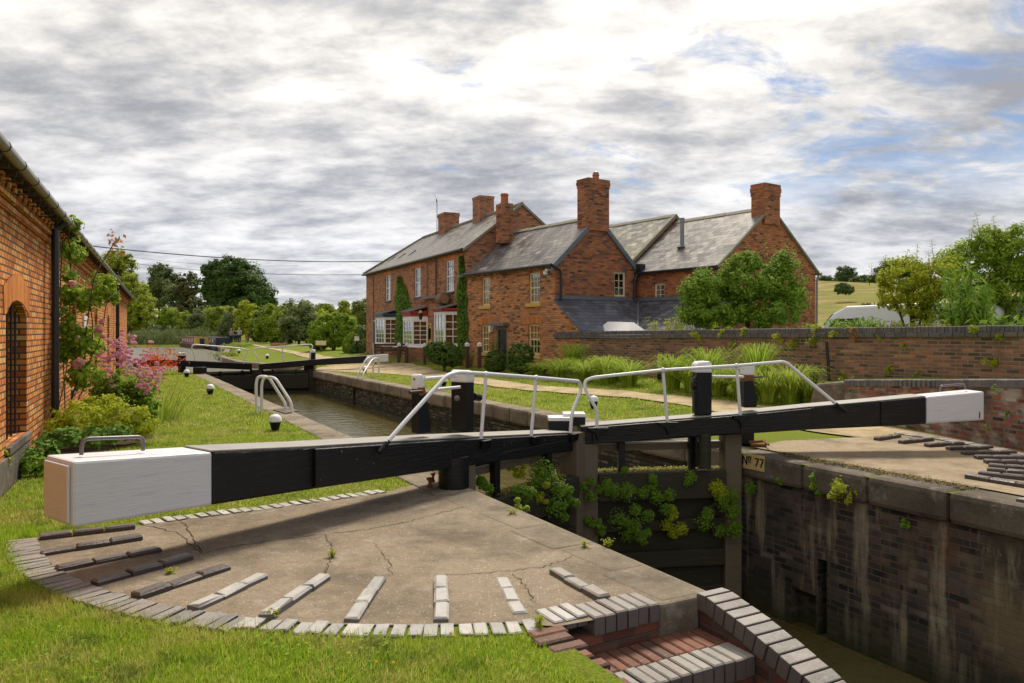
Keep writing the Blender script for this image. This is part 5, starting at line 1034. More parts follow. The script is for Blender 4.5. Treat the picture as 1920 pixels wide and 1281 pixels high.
# signs
c=G(1240,730); c=A(1240,728,20.3); t=root('notice_post','black angled post with a yellow warning panel and a no swimming panel','sign post',(c.x,c.y,.15),R(-14))
z_=lambda py: CH-(py-HY)/FPX*20.3-.15
m=MB(); m.slab([(-.11,0,0),(.05,0,0),(.14,0,0),(.14,0,z_(672)),(.04,0,z_(662)),(-.11,0,z_(662))],.16,(0,1,0)); m.build('post',M['blackpost'],t,False,.006)
def panel(y0,y1,mat,nm,x0=-.10,x1=.02): m=MB(); m.box(x0,x1,-.012,-.002,z_(y1),z_(y0)); return m.build(nm,mat,t)
p1=panel(663.5,676,plain('warning_yellow',(.75,.6,.02),.5,.4,.02),'warning_panel'); p2=panel(677,689,M['whitewood'],'prohibition_panel'); p3=panel(690.5,697,M['whitewood'],'text_panel')
zc=(z_(663.5)+z_(676))/2; m=MB(); m.slab([(-.085,-.0155,zc-.05),(.005,-.0155,zc-.05),(-.04,-.0155,zc+.05)],.003,(0,1,0)); tr_=m.build('triangle',M['black'],p1)
m=MB(); m.slab([(-.066,-.018,zc-.038),(-.014,-.018,zc-.038),(-.04,-.018,zc+.022)],.002,(0,1,0)); m.build('triangle_field',bpy.data.materials['warning_yellow'],tr_)
m=MB(); m.lathe([(.007,-.03),(.009,0),(.004,.018)],(-.04,-.019,zc-.005),6); m.build('figure',M['black'],tr_)
zc=(z_(677)+z_(689))/2; m=MB(); n=20
for i in range(n):
    a0_,a1_=2*PI*i/n,2*PI*(i+1)/n; f=lambda a,r:(-.04+r*math.cos(a),-.0155,zc+r*math.sin(a)); m.slab([f(a0_,.045),f(a1_,.045),f(a1_,.055),f(a0_,.055)],.003,(0,1,0))
m.slab([(-.078,-.0155,zc+.032),(-.071,-.0155,zc+.039),(-.002,-.0155,zc-.032),(-.009,-.0155,zc-.039)],.003,(0,1,0)); m.build('red_circle',plain('sign_red',(.6,.02,.02),.5,.4,.02),p2)
m=MB(); m.slab([(-.065,-.014,zc-.02),(-.02,-.014,zc-.02),(-.035,-.014,zc+.01),(-.055,-.014,zc+.012)],.001,(0,1,0)); m.build('swimmer',M['black'],p2)
c=A(1551,722,16.9); m=MB(); a=A(1556,722,16.9); b=A(1550,641,16.9); m.tube([a-Vector((0,0,.1)),b],.035,8); tag(m.build('iron_post',M['gutterblack'],None,True),'slightly leaning black iron post against the garden wall','post')
c=G(602,660); t=root('sign','small white sign on a short post in front of the far hedge','sign',c); m=MB(); m.box(-.03,.03,-.03,.03,0,.55); m.build('post',M['brownpost'],t); m=MB(); m.box(-.35,.35,-.05,-.032,.45,.75); m.build('board',M['creamwhite'],t)
c=A(669,665,44.5); t=root('garden_lamp','square white lantern on a post against the clipped green topiary','lamp',(c.x,c.y,.1)); m=MB(); m.box(-.03,.03,-.03,.03,0,1.0); m.build('post',M['blackpost'],t); m=MB(); m.box(-.12,.12,-.12,.12,1.0,1.28); m.build('lantern',M['whitewood'],t); m=MB(); m.box(-.16,.16,-.16,.16,1.28,1.32); m.build('lamp_cover',M['iron'],t)
# gazebo and vans behind the garden wall
gc=FC.P(3.4,1.55,0); x_=FC.onY(1168,610,1.55); gc=FC.P(x_[0],1.45,.25); t=root('gazebo','white canvas gazebo roof peeping over the garden wall beside the lean-to','gazebo',gc,FC.a+R(10))
m=MB(); a=.95; zt=1.75; zl=1.15; m.add([(-a,-a*.8,zl),(a,-a*.8,zl),(a,a*.8,zl),(-a,a*.8,zl),(-.45,-.12,zt),(.45,-.12,zt-.03),(.45,.12,zt-.03),(-.45,.12,zt)],[(0,1,5,4),(1,2,6,5),(2,3,7,6),(3,0,4,7),(4,5,6,7)]); m.build('canopy',M['tent'],t)
for sx in (-1,1):
    for sy in (-.8,.8): m=MB(); m.tube([(sx*(a-.04),sy*(a-.04),0),(sx*(a-.04),sy*(a-.04),zl+.02)],.02,6); m.build('leg',M['metal'],t)
def van(label,loc,rz,s=1):
    t=root('van',label,'van',loc,rz,'white vans parked behind the garden wall'); prof=[(-2.7,.45),(2.55,.45),(2.62,.95),(2.45,1.15),(1.75,1.32),(1.05,2.15),(.7,2.32),(-2.45,2.38),(-2.68,2.2),(-2.74,1.0)]
    m=MB(); inset=lambda z: .0 if z<1.4 else .10
    m.add([(x,-.95+inset(z),z) for x,z in prof]+[(x,.95-inset(z),z) for x,z in prof],[tuple(range(10)),tuple(range(19,9,-1))]+[((i+1)%10,i,10+i,10+(i+1)%10) for i in range(10)]); m.build('body',M['vanwhite'],t,False,.06)
    m=MB(); m.slab([(1.66,-.80,1.42),(1.66,.80,1.42),(1.10,.74,2.10),(1.10,-.74,2.10)],.03,(-.77,0,-.64)); m.v=[(x+.035,y,z+.03) for x,y,z in m.v]; m.build('windscreen',M['vanblack'],t)
    for sy in (-1,1): m=MB(); q=[(.35,1.45),(1.35,1.45),(1.0,1.98),(.35,2.0)]; m.slab([(x,sy*(.925-(z-1.4)*.05),z) for x,z in q],.012,(0,sy,0)); m.build('side_window',M['vanblack'],t); m=MB(); m.box(-2.6,.3,sy*.905-.012,sy*.905+.012,1.58,1.61); m.build('side_groove',M['vanblack'],t)
    for sx in (-1.75,1.7):
        for sy in (-.9,.9): m=MB(); m.lathe([(.2,-.1),(.33,-.1),(.34,0),(.33,.1),(.2,.1)],(0,0,0),18); m.v=[(x+sx,z+sy,y+.34) for x,y,z in m.v]; m.build('wheel',M['tyre'],t,True)
    t.scale=(s,s,s); return t
v1=FC.P(FC.onY(1665,600,3.6)[0],3.6,.05); van('white van behind the wall, left one with its roof clear of the bushes',(v1.x,v1.y,.02),FC.a+R(180+4)); v2=FC.P(FC.onY(1812,600,4.6)[0]+.6,5.2,0); van('white van mostly hidden by the green bushes on the right',(v2.x,v2.y,.15),FC.a+R(176))
# overhead cables
def cable(p,q,sag,r,label):
    m=MB(); m.tube([p.lerp(q,i/16)-Vector((0,0,sag*4*(i/16)*(1-i/16))) for i in range(17)],r,5); tag(m.build('overhead_cable',M['gutterblack'],None,True),label,'cable','overhead cables on the left')
pc=FP.P(XL+.2,-.05,ZE-.35)
cable(A(150,459,30),A(716,490,40.5),.25,.022,'upper overhead cable running from the workshop roof to the pub')
cable(A(150,478,60),A(690,515,44),.5,.016,'lower overhead cable running to the corner of the pub'); cable(A(220,478,90),A(560,498,80),.5,.014,'faint middle overhead cable crossing in front of the big trees')
# ================================================================ narrowboats
def boat(label,p,q,cab,cab2,hull,nm):
    d=(q-p); L=d.length; an=math.atan2(d.y,d.x); t=root('narrowboat',label,'narrowboat',(*((p+q)/2).xy,-.34),an,'narrowboats moored on the canal'); W2=1.0
    o=[(-L/2,0),(-L/2+.4,-W2*.8),(-L/2+1.2,-W2),(L/2-1.6,-W2),(L/2-.5,-W2*.6),(L/2,0),(L/2-.5,W2*.6),(L/2-1.6,W2),(-L/2+1.2,W2),(-L/2+.4,W2*.8)]
    m=MB(); n=10; m.add([(x,y,-.2) for x,y in o]+[(x*1.0,y,.45+.25*(x>L/2-1)) for x,y in o],[tuple(range(n-1,-1,-1)),tuple(range(n,2*n))]+[(i,(i+1)%n,n+(i+1)%n,n+i) for i in range(n)]); m.build('hull',hull,t)
    m=MB(); a0,a1=-L/2+1.8,L/2-2.2; m.hexa([(a0,-.85,.45),(a1,-.85,.45),(a1,.85,.45),(a0,.85,.45)],[(a0,-.7,1.25),(a1,-.7,1.25),(a1,.7,1.25),(a0,.7,1.25)]); c=m.build('cabin',cab,t)
    for sy in (-1,1):
        n=5
        for i in range(n): x=a0+(a1-a0)*(i+.5)/n; m=MB(); m.slab([(x-.35,sy*.815,.72),(x+.35,sy*.815,.72),(x+.35,sy*.765,1.08),(x-.35,sy*.765,1.08)],.02,(0,sy,0)); m.build('window',M['curtain'],c)
    m=MB(); m.box(a0+.01,a1-.01,-.72,.72,1.255,1.29); m.build('cabin_roof',M['brownpost'] if nm else M['gutterblack'],c)
    m=MB(); m.hexa([(a0-.9,-.8,.45),(a0-.01,-.8,.45),(a0-.01,.8,.45),(a0-.9,.8,.45)],[(a0-.8,-.68,1.24),(a0-.01,-.68,1.24),(a0-.01,.68,1.24),(a0-.8,.68,1.24)]); cc=m.build('cabin_end',cab2,t)
    m=MB(); m.box(a0-.93,a0-.85,-.25,.25,.5,1.15); m.build('door',M['navy'],cc); return t
yel=plain('boat_yellow',(.7,.4,.02),.5,.4,.1); mar=plain('boat_maroon',(.25,.05,.05),.5,.4,.2)
boat('red narrowboat with a yellow cabin end moored on the far water',A(381,650,84),A(350,648,97),mar,yel,M['brownpost'],True)
boat('dark blue narrowboat moored right of the red and yellow one',A(420,651,80),A(388,648,94),M['navy'],M['blackdoor'],M['blackdoor'],False)
# ================================================================ people on the towpath
def person(label,p,h,ang,top,legs,hair,shirt_long=True,skirt=False):
    t=root('person',label,'person',p,ang); k=h/1.7
    def skin(nm,V,E,Rr,mat,par):
        me=bpy.data.meshes.new(nm); me.from_pydata([(a*k,b*k,c*k) for a,b,c in V],E,[]); o=linkmesh(nm,me,mat,par)
        sm=o.modifiers.new('skin','SKIN'); 
        me.skin_vertices if me.skin_vertices else None
        for i,r in enumerate(Rr): me.skin_vertices[0].data[i].radius=(r*k,r*k)
        me.skin_vertices[0].data[0].use_root=True
        s=o.modifiers.new('sub','SUBSURF'); s.levels=1; s.render_levels=1; return o
    V=[(0,0,.92),(0,0,1.15),(0,0,1.38),(0,0,1.48),(0,.01,1.58),(0,.01,1.68),(.18,0,1.40),(.24,.02,1.12),(.22,-.08,.88),(-.18,0,1.40),(-.24,.02,1.12),(-.22,-.06,.88),(.10,0,.86),(.11,-.02,.48),(.10,.03,.08),(.10,-.10,.03),(-.10,0,.86),(-.11,.04,.48),(-.11,.10,.08),(-.11,-.02,.03)]
    E=[(0,1),(1,2),(2,3),(3,4),(4,5),(2,6),(6,7),(7,8),(2,9),(9,10),(10,11),(0,12),(12,13),(13,14),(14,15),(0,16),(16,17),(17,18),(18,19)]
    Rr=[.13,.12,.13,.055,.09,.08,.055,.042,.03,.055,.042,.03,.09,.06,.04,.035,.09,.06,.04,.035]
    skin('body',V,E,Rr,M['skin'],t)
    skin('shirt',V[:3]+[V[6],V[7],V[9],V[10]],[(0,1),(1,2),(2,3),(3,4),(2,5),(5,6)],[.15,.145,.15,.07,.06,.07,.06],top,t)
    skin('trousers',[V[0],V[12],V[13],V[14],V[16],V[17],V[18]],[(0,1),(1,2),(2,3),(0,4),(4,5),(5,6)],[.145,.105,.08,.06,.105,.08,.06],legs,t)
    m=MB(); m.lathe([(.01*k,1.77*k),(.08*k,1.75*k),(.115*k,1.67*k),(.11*k,1.58*k),(.08*k,1.46*k if hair[1] else 1.55*k),(.02*k,1.44*k if hair[1] else 1.55*k)],(0,.03*k,0),12); m.build('hair',hair[0],t,True)
    m=MB(); m.lathe([(.001,-.02),(.02,0),(.001,.03)],(0,-.10*k,1.62*k),6); m.build('nose',M['skin'],t,True)
M['skin']=plain('skin',(.5,.3,.2),.6,.3,.05); grey=plain('grey_cloth',(.25,.26,.3),.9,.2,.1); blue=plain('blue_cloth',(.3,.42,.6),.9,.2,.1); dk=plain('dark_cloth',(.03,.03,.05),.9,.2,.1); rd=plain('red_cloth',(.5,.03,.04),.9,.2,.1); blonde=plain('blonde_hair',(.55,.38,.15),.8,.2,.1); brn=plain('brown_hair',(.06,.04,.03),.8,.2,.1); greyh=plain('grey_hair',(.35,.33,.32),.8,.2,.1)
def gpp(x,y,Y): p=A(x,y,Y); return Vector((p.x,p.y,float(gh(p.x,p.y))))
person('person in a grey top walking on the towpath, left of the three adults',gpp(433.5,644,84),1.62,R(170),grey,dk,(greyh,False)); person('person in dark grey clothes walking between two others on the towpath',gpp(442.5,644,83),1.60,R(190),dk,dk,(brn,False)); person('person with long blonde hair in a blue top walking on the towpath',gpp(449,644,81),1.66,R(175),blue,dk,(blonde,True)); person('small child in red standing apart on the right of the walking group',gpp(462,645,80),1.05,R(10),rd,grey,(brn,False))
# ================================================================ vegetation
def unit(n):
    v=rng.normal(size=(n,3)); return v/np.linalg.norm(v,axis=1,keepdims=True)
def quads(P,N,L,W,curl=0.0,tip=None,three=False):
    """leaf shaped quads at P facing N, length L, width W"""
    n=len(P); r=unit(n); a=np.cross(N,r); a/=np.linalg.norm(a,axis=1,keepdims=True)+1e-9
    if tip is not None: a=a*.5+np.array(tip)*.9; a-=N*np.sum(a*N,1,keepdims=True); a/=np.linalg.norm(a,axis=1,keepdims=True)+1e-9
    b=np.cross(N,a); L=np.broadcast_to(np.asarray(L).reshape(-1,1),(n,1)); W=np.broadcast_to(np.asarray(W).reshape(-1,1),(n,1))
    V=np.stack([P-a*L*.5,P+b*W*.5+a*L*.05,P+a*L*.5-N*curl*L,P-b*W*.5+a*L*.05],1); return V.reshape(-1,3)
def cloud(blobs,leaf,K=1.3,cr=.28,asp=.55,shell=(.55,1.0),up=.35,jit=.8,zmin=None,ncl=None,vary=.35):
    Ps=[];Ns=[]
    for (c,r) in blobs:
        c=np.array(c,float); r=np.array(r,float); rm=(r[0]*r[1]*r[2])**(1/3); area=4*PI*((r[0]*r[1])**1.6/3+(r[0]*r[2])**1.6/3+(r[1]*r[2])**1.6/3)**(1/1.6)
        n=int(1.7*K*area/(leaf*leaf*asp*.5)); nc=ncl or max(20,int(6/(cr*cr)*1.0)); d=unit(nc); d[:,2]=np.abs(d[:,2])*.15+d[:,2]*.85
        rad=rng.uniform(shell[0],shell[1],(nc,1)); cc=c+d*rad*r; cs=rng.uniform(.6,1.35,nc)*cr*rm
        k=rng.integers(0,nc,n); dd=unit(n); q=rng.uniform(.05,1,(n,1))**.6; P=cc[k]+dd*q*cs[k][:,None]*np.array([1,1,.8])
        Nn=dd*.45+d[k]*.6+np.array([0,0,up])+unit(n)*jit*.75; Nn/=np.linalg.norm(Nn,axis=1,keepdims=True); Ps.append(P); Ns.append(Nn)
    P=np.concatenate(Ps); N=np.concatenate(Ns)
    if zmin is not None: k=P[:,2]>zmin; P=P[k]; N=N[k]
    L=leaf*rng.uniform(1-vary,1+vary,len(P)); return quads(P,N,L,L*asp,curl=.1)
def pb_(Y,l):   # blobs from outline measurements at a given distance
    out=[]
    for t in l:
        x,y,rx,ry=t[:4]; dy=t[4] if len(t)>4 else 0; YY=Y+dy; c=A(x,y,YY); s=YY/FPX; out.append(((c.x,c.y,c.z),(rx*s,(rx+ry)*.5*s*.85,ry*s)))
    return out
def plant(name,label,cat,blobs,leaf,mat,group=None,K=1.3,cr=.28,trunk=None,base=None,part='crown',tmat='bark',limbs=True,**kw):
    c=np.mean([b[0] for b in blobs],0); zb=float(gh(c[0],c[1])) if base is None else base
    t=root(name,label,cat,(c[0],c[1],zb),0,group); o=np.array([c[0],c[1],zb])
    V=cloud(blobs,leaf,K,cr,zmin=zb,**kw)-o; npmesh(part,V,4,mat,t)
    if trunk:
        m=MB(); top=max(b[0][2] for b in blobs)-zb; m.tube([(0,0,-.1),(trunk*.4,0,top*.25),(0,trunk*.3,top*.55),(0,0,top*.9)],[trunk,trunk*.8,trunk*.55,trunk*.2],8)
        if limbs:
            for b in blobs:
                q=np.array(b[0])-o; s=.3+.25*random.random(); m.tube([(0,0,top*.2*s*2),tuple(q*[.5,.5,.6]+[0,0,top*.08]),tuple(q)],[trunk*.5,trunk*.32,trunk*.1],6)
        m.build('trunk',M[tmat],t,True)
    return t
L_oak=leafmat('oak_leaves',[(.022,.045,.008),(.035,.07,.010),(.055,.095,.012),(.035,.06,.02)],.2,.4,.12)
L_dark=leafmat('dark_tree_leaves',[(.025,.045,.012),(.04,.065,.02),(.06,.08,.025),(.09,.06,.02)],.2,.4,.12)
L_mid=leafmat('hedge_leaves',[(.09,.14,.012),(.14,.20,.016),(.21,.26,.02),(.15,.18,.03)],.3,.5,.25)
L_yel=leafmat('yellow_green_leaves',[(.14,.19,.008),(.24,.29,.012),(.36,.38,.02),(.18,.20,.02)],.35,.5,.9)
L_willow=leafmat('willow_leaves',[(.08,.11,.02),(.13,.16,.03),(.18,.2,.035),(.1,.12,.035)],.3,.5,.3)
L_wil2=leafmat('bright_willow_leaves',[(.13,.17,.012),(.20,.25,.02),(.30,.33,.03),(.16,.19,.02)],.35,.5,.3)
L_grey=leafmat('grey_willow_leaves',[(.06,.08,.03),(.10,.12,.045),(.14,.16,.05),(.07,.09,.03)],.25,.5,.3)
L_apple=leafmat('apple_leaves',[(.04,.09,.007),(.07,.14,.01),(.12,.21,.018),(.22,.32,.04)],.3,.35,1.2,.35)
L_bamboo=leafmat('bamboo_leaves',[(.05,.12,.01),(.09,.19,.015),(.15,.26,.03),(.2,.27,.03)],.35,.3,1.2,.4)
L_clip=leafmat('clipped_hedge_leaves',[(.025,.05,.010),(.045,.08,.015),(.075,.11,.02),(.05,.08,.02)],.15,.4,1.5,.5)
L_topi=leafmat('bright_topiary_leaves',[(.09,.16,.008),(.14,.23,.012),(.2,.28,.02),(.12,.17,.02)],.25,.4,1.5,.5)
L_loose=leafmat('loose_shrub_leaves',[(.08,.15,.012),(.14,.22,.018),(.24,.33,.03),(.33,.40,.05)],.4,.3,1.2,.4)
L_ivy=leafmat('ivy_leaves',[(.05,.11,.012),(.08,.17,.02),(.13,.23,.03),(.06,.1,.02)],.2,.4,1.5,.4)
L_weed=leafmat('weed_leaves',[(.04,.10,.01),(.07,.16,.012),(.12,.23,.02),(.2,.26,.02)],.3,.3,2,.45)
L_gate=leafmat('gate_weed_leaves',[(.03,.08,.008),(.055,.12,.01),(.09,.17,.015),(.14,.20,.02)],.25,.4,3,.5)
L_ger=leafmat('geranium_leaves',[(.06,.12,.02),(.10,.18,.03),(.16,.25,.05),(.08,.15,.02)],.25,.3,2,.35)
L_rose=leafmat('rose_leaves',[(.06,.14,.01),(.12,.22,.015),(.2,.3,.02),(.3,.36,.04)],.35,.3,1.5,.35)
L_gold=leafmat('golden_leaves',[(.22,.28,.01),(.36,.42,.015),(.5,.5,.03),(.26,.32,.02)],.4,.4,1.5,.5)
L_pink=leafmat('pink_petals',[(.74,.30,.42),(.82,.42,.54),(.88,.58,.66),(.68,.24,.36)],.3,.3,3,.6)
L_palep=leafmat('pale_pink_petals',[(.75,.32,.34),(.85,.45,.45),(.88,.55,.52),(.7,.28,.3)],.3,.3,3,.6)
L_red=leafmat('red_petals',[(.55,.03,.01),(.75,.06,.01),(.8,.15,.02),(.5,.03,.01)],.3,.3,3,.6)
L_rust=leafmat('rust_leaves',[(.4,.12,.03),(.5,.2,.05),(.3,.1,.04),(.45,.3,.05)],.3,.3,3,.6)
L_long=leafmat('long_blades',[(.10,.18,.01),(.17,.27,.015),(.26,.36,.02),(.42,.44,.08)],.35,.3,1,.4)
L_hill=leafmat('hill_shrub_leaves',[(.04,.07,.02),(.06,.09,.025),(.08,.11,.03),(.05,.07,.03)],.2,.4,.1)
# --- far trees left
T=[('large_tree','big round dark green tree, the largest across the water','tree',150,[(440,535,62,48),(405,545,30,45,4),(470,560,50,45,-4),(430,505,40,26),(400,508,22,20),(495,585,26,30,-5),(420,585,40,25,-5)],.55,L_oak,1.0,.22),
 ('tall_tree','tall open tree with greyish green crown left of the biggest tree','tree',165,[(308,535,28,34),(300,512,20,20),(325,560,28,30,-3),(290,560,16,30)],.5,L_grey,.7,.25),
 ('tall_tree','narrow dark tree with a reddish tint between two larger trees','tree',160,[(352,540,22,32),(360,575,26,25,-3),(340,585,25,20)],.5,L_dark,.6,.25),
 ('bush','rounded bright bush below the tall trees across the water','bush',128,[(315,596,30,22),(345,607,20,14)],.4,L_mid,.4,.25),
 ('willow_tree','leaning light green tree rising behind the end of the workshop','tree',52,[(208,520,46,48),(248,558,36,48,-1),(266,592,24,36,-2),(190,560,50,60),(230,600,42,32),(225,490,26,22)],.16,L_wil2,.3,.22),
 ('tree','pale distant tree at the right of the far treeline','tree',260,[(610,582,22,14),(583,586,20,12)],.8,L_mid,.6,.3),('tree','grey green distant tree in the middle of the far treeline','tree',270,[(548,582,24,12),(572,574,14,11)],.8,L_grey,.6,.3),
 ('tree','tallish tree just left of the pub beyond the hedge','tree',62,[(684,590,14,34),(668,580,10,18)],.16,L_willow,.2,.28),('tree','yellow green tree sticking up above the big hedge','tree',70,[(645,582,14,18),(655,598,22,22),(630,600,18,16)],.2,L_yel,.2,.3)]
for nm,lb,ct_,Y_,bl_,lf,mt,tr,cr in T: plant(nm,lb,ct_,pb_(Y_,bl_),lf,mt,'trees across the water' if Y_>100 else None,K=1.5,cr=cr,trunk=tr)
HW=[(352,612,18,22,112,L_mid,'small shrub at the left end of the towpath hedge row'),(376,606,17,28,108,L_grey,'grey green shrub behind the red narrowboat'),(405,603,18,30,103,L_mid,'round green shrub behind the dark blue narrowboat'),(436,606,17,30,98,L_grey,'dull green shrub directly behind the walking people'),(466,600,18,36,93,L_yel,'yellow green shrub behind the child in red'),(489,612,13,34,86,L_clip,'narrow dark shrub in the towpath hedge row'),(512,610,25,36,78,L_mid,'broad shrub left of the low brick wall'),(562,606,28,42,68,L_grey,'pale grey willow shrub right of the low brick wall'),(541,600,18,30,80,L_mid,'shrub above the low brick wall'),(425,585,16,10,112,L_yel,'yellowish shrub top showing above the hedge row'),(392,592,18,12,120,L_yel,'low yellowish shrub under the biggest tree')]
for x,y,rx,ry,Y_,mt,lb in HW: plant('shrub',lb,'shrub',pb_(Y_,[(x,y,rx*1.25,ry*1.1),(x-rx*.5,y+ry*.35,rx*.9,ry*.75),(x+rx*.3,y+ry*.4,rx*.8,ry*.7,-1)]),.26,mt,'shrubs along the towpath',K=1.5,cr=.28,trunk=.12)
plant('hedge','long continuous green hedge receding behind the towpath shrubs','hedge',pb_(90,[(360,618,26,14,34),(400,615,30,18,28),(440,613,30,20,20),(480,612,28,24,12),(520,612,30,26,4),(560,612,30,28,-8),(600,610,30,30,-18),(350,625,22,10,34)]),.28,L_yel,None,K=1.1,cr=.2,shell=(.7,1))
plant('hedge','big bright green hedge left of the clipped topiary','hedge',pb_(52,[(615,625,36,36),(650,628,34,34),(600,640,24,24),(635,600,25,14)]),.13,L_topi,None,K=1.5,cr=.2,trunk=.15,shell=(.75,1))
plant('hedge','dark hedge in shade beside the left corner of the pub','hedge',pb_(50,[(676,640,18,28),(690,650,12,20)]),.12,L_clip,None,K=1.5,cr=.2,trunk=.1,shell=(.75,1))
plant('topiary','bright green clipped cone beside the dark dome','topiary',pb_(46,[(659,651,17,24),(661,636,10,13)]),.07,L_topi,None,K=1.7,cr=.12,trunk=.08,shell=(.88,.98),up=.1)
plant('topiary','dark green clipped dome by the pub corner','topiary',pb_(45,[(683,656,26,19),(668,660,14,16)]),.07,L_clip,None,K=1.8,cr=.12,trunk=.08,shell=(.88,.98),up=.1)
plant('hedge','large round clipped hedge in front of the pub bay','hedge',pb_(27.8,[(832,666,32,26),(815,660,20,20),(850,672,18,24)]),.05,L_clip,'clipped hedges by the cottages',K=1.8,cr=.13,trunk=.06,shell=(.84,.98),up=.15)
plant('hedge','small clipped hedge under the cottage door','hedge',pb_(26,[(929,676,20,20),(929,688,21,14)]),.05,L_clip,'clipped hedges by the cottages',K=1.8,cr=.14,trunk=.06,shell=(.84,.98),up=.15)
plant('hedge','tallest clipped hedge under the right cottage window','hedge',pb_(24.5,[(976,668,25,26),(976,685,27,20)]),.05,L_clip,'clipped hedges by the cottages',K=1.8,cr=.14,trunk=.06,shell=(.84,.98),up=.15)
def stemplant(name,label,cat,c,h,n,leaf,mat,spread=.3,group=None,lean=.2,stems='bark',lpn=14,sr=.006):
    t=root(name,label,cat,c,0,group); m=MB(); Ps=[]
    for i in range(n):
        a=random.uniform(0,2*PI); r=random.uniform(.1,1)*spread; b=Vector((r*.3*math.cos(a),r*.3*math.sin(a),0)); hh=h*random.uniform(.6,1); e=Vector((r*math.cos(a),r*math.sin(a),hh)); mid=b.lerp(e,.5)+Vector((-.1*r*math.cos(a),0,.08*h)); m.tube([b,mid,e],[sr,sr*.8,sr*.4],5)
        for k in range(lpn): s=random.uniform(.15,1); p=(b.lerp(mid,s*2) if s<.5 else mid.lerp(e,s*2-1)); Ps.append((p.x,p.y,p.z))
    P=np.array(Ps); d=unit(len(P)); d[:,2]=abs(d[:,2])*.3; P=P+d*leaf*.8; N=d*.3+unit(len(P))*.4+np.array([0,0,.8]); N/=np.linalg.norm(N,axis=1,keepdims=True)
    npmesh('leaves',quads(P,N,leaf*rng.uniform(.6,1.3,len(P)),leaf*.45,.15),4,mat,t); m.build('stems',M[stems],t); return t
stemplant('rose_bush','rose bush growing against the cottage doorway','rose bush',FC.P(-3.2,-.35,.3),1.35,14,.08,L_weed,.45,lpn=26)
stemplant('garden_plant','bushy pale plants at the foot of the cottage wall between posts','plant',FC.P(-4.6,-.6,.3),.7,16,.07,L_ger,.5,lpn=20)
stemplant('garden_plant','low leafy plants by the cottage lower left window','plant',FC.P(-5.4,-.5,.3),.9,14,.07,L_weed,.4,lpn=20)
stemplant('garden_plant','loose green plants between the two hedges right of the cottage door','plant',G(951,693),.6,12,.06,L_weed,.3,lpn=22)
n=26000; X_=rng.uniform(-190,75,n); Y_=rng.uniform(285,300,n); top=5.5+2.2*np.sin(X_*.11)+1.5*np.sin(X_*.31+1)+1.2*np.sin(X_*.053+2); P=np.stack([X_,Y_,rng.uniform(0,1,n)**.8*top],1); N=unit(n)*.7+np.array([0,-.4,.6]); N/=np.linalg.norm(N,axis=1,keepdims=True)
o=npmesh('distant_wood',quads(P,N,1.1,.8),4,L_hill); stuff(o); tag(o,'low dark distant treeline along the horizon behind the water meadows','distant wood')
# --- ivy on the pub
def ivy(label,F,prof,seed):
    """prof: (z, xleft, xright)"""
    t=root('ivy',label,'ivy',(*F.o,0),F.a,'ivy columns on the pub front'); z0,z1=prof[0][0],prof[-1][0]; n=5200; z=rng.uniform(z0,z1,n)
    xl=np.interp(z,[p[0] for p in prof],[p[1] for p in prof]); xr=np.interp(z,[p[0] for p in prof],[p[2] for p in prof]); f=rng.uniform(-.08,1.08,n)+.05*np.sin(z*7); x=xl+(xr-xl)*f; y=-.03-.14*np.sin(np.clip(f,0,1)*PI)*rng.uniform(.5,1,n)
    P=np.stack([x,y,z],1); N=np.array([0,-1,.35])+unit(n)*.55; N/=np.linalg.norm(N,axis=1,keepdims=True); npmesh('leaves',quads(P,N,rng.uniform(.08,.15,n),rng.uniform(.07,.12,n),.1,(0,0,-1)),4,L_ivy,t)
    m=MB(); x0=(prof[0][1]+prof[0][2])/2; x1=(prof[-1][1]+prof[-1][2])/2; m.tube([(x0,-.03,.1),((x0+x1)/2,-.04,(z0+z1)/2),(x1,-.03,z1-.1)],[.04,.03,.01],6); m.build('stem',M['bark'],t)
def ip(F,y,a,b): xa,z=F.onY(a,y); xb,_=F.onY(b,y); return (z,xa,xb)
ivy('column of green ivy between the blue and the red bay windows',FP,[ip(FP,655,740,765),ip(FP,620,741,767),ip(FP,590,743,768),ip(FP,560,743,767),ip(FP,535,745,757),ip(FP,520,748,753)],1)
ivy('taller column of green ivy at the right end of the pub front',FP,[ip(FP,668,860,876),ip(FP,640,858,876),ip(FP,600,857,875),ip(FP,560,857,874),ip(FP,520,863,873.5),ip(FP,482,866,869)],2)
# --- garden shrubs behind the wall
def shoots(t,o,pts,mat,leaf,n=16,r=.008):
    Ps=[];Ns=[]
    for a,b in pts:
        m=MB(); a=Vector(a)-Vector(o); b=Vector(b)-Vector(o); m.tube([a,a.lerp(b,.5)+Vector((random.uniform(-.04,.04),0,.02)),b],[r,r*.7,r*.3],5); m.build('shoot',M['bark'],t)
        for k in range(n): s=(k+.5)/n; p=a.lerp(b,s**.8); an=k*2.4; q=Vector((math.cos(an)*leaf*.5,math.sin(an)*leaf*.5,leaf*.2)); Ps.append(p+q); Ns.append((math.cos(an)*-.3,math.sin(an)*-.3,1))
    P=np.array([tuple(p) for p in Ps]); N=np.array(Ns)+unit(len(P))*.35; N/=np.linalg.norm(N,axis=1,keepdims=True); npmesh('shoot_leaves',quads(P,N,leaf*rng.uniform(.7,1.2,len(P)),leaf*.4,.15),4,mat,t)
bl_=pb_(21.6,[(1318,548,42,46),(1395,535,52,48),(1460,535,45,52,.6),(1345,590,72,30),(1440,590,62,34),(1400,495,34,24),(1468,495,24,26,.5),(1300,590,32,30),(1495,560,18,35,.5)])
t=plant('fruit_tree','large glossy green bushy fruit tree in front of the red brick gable','tree',bl_,.085,L_apple,None,K=1.1,cr=.30,trunk=.10,base=.2,asp=.5,vary=.4,shell=(.5,1.05)); o=t.location
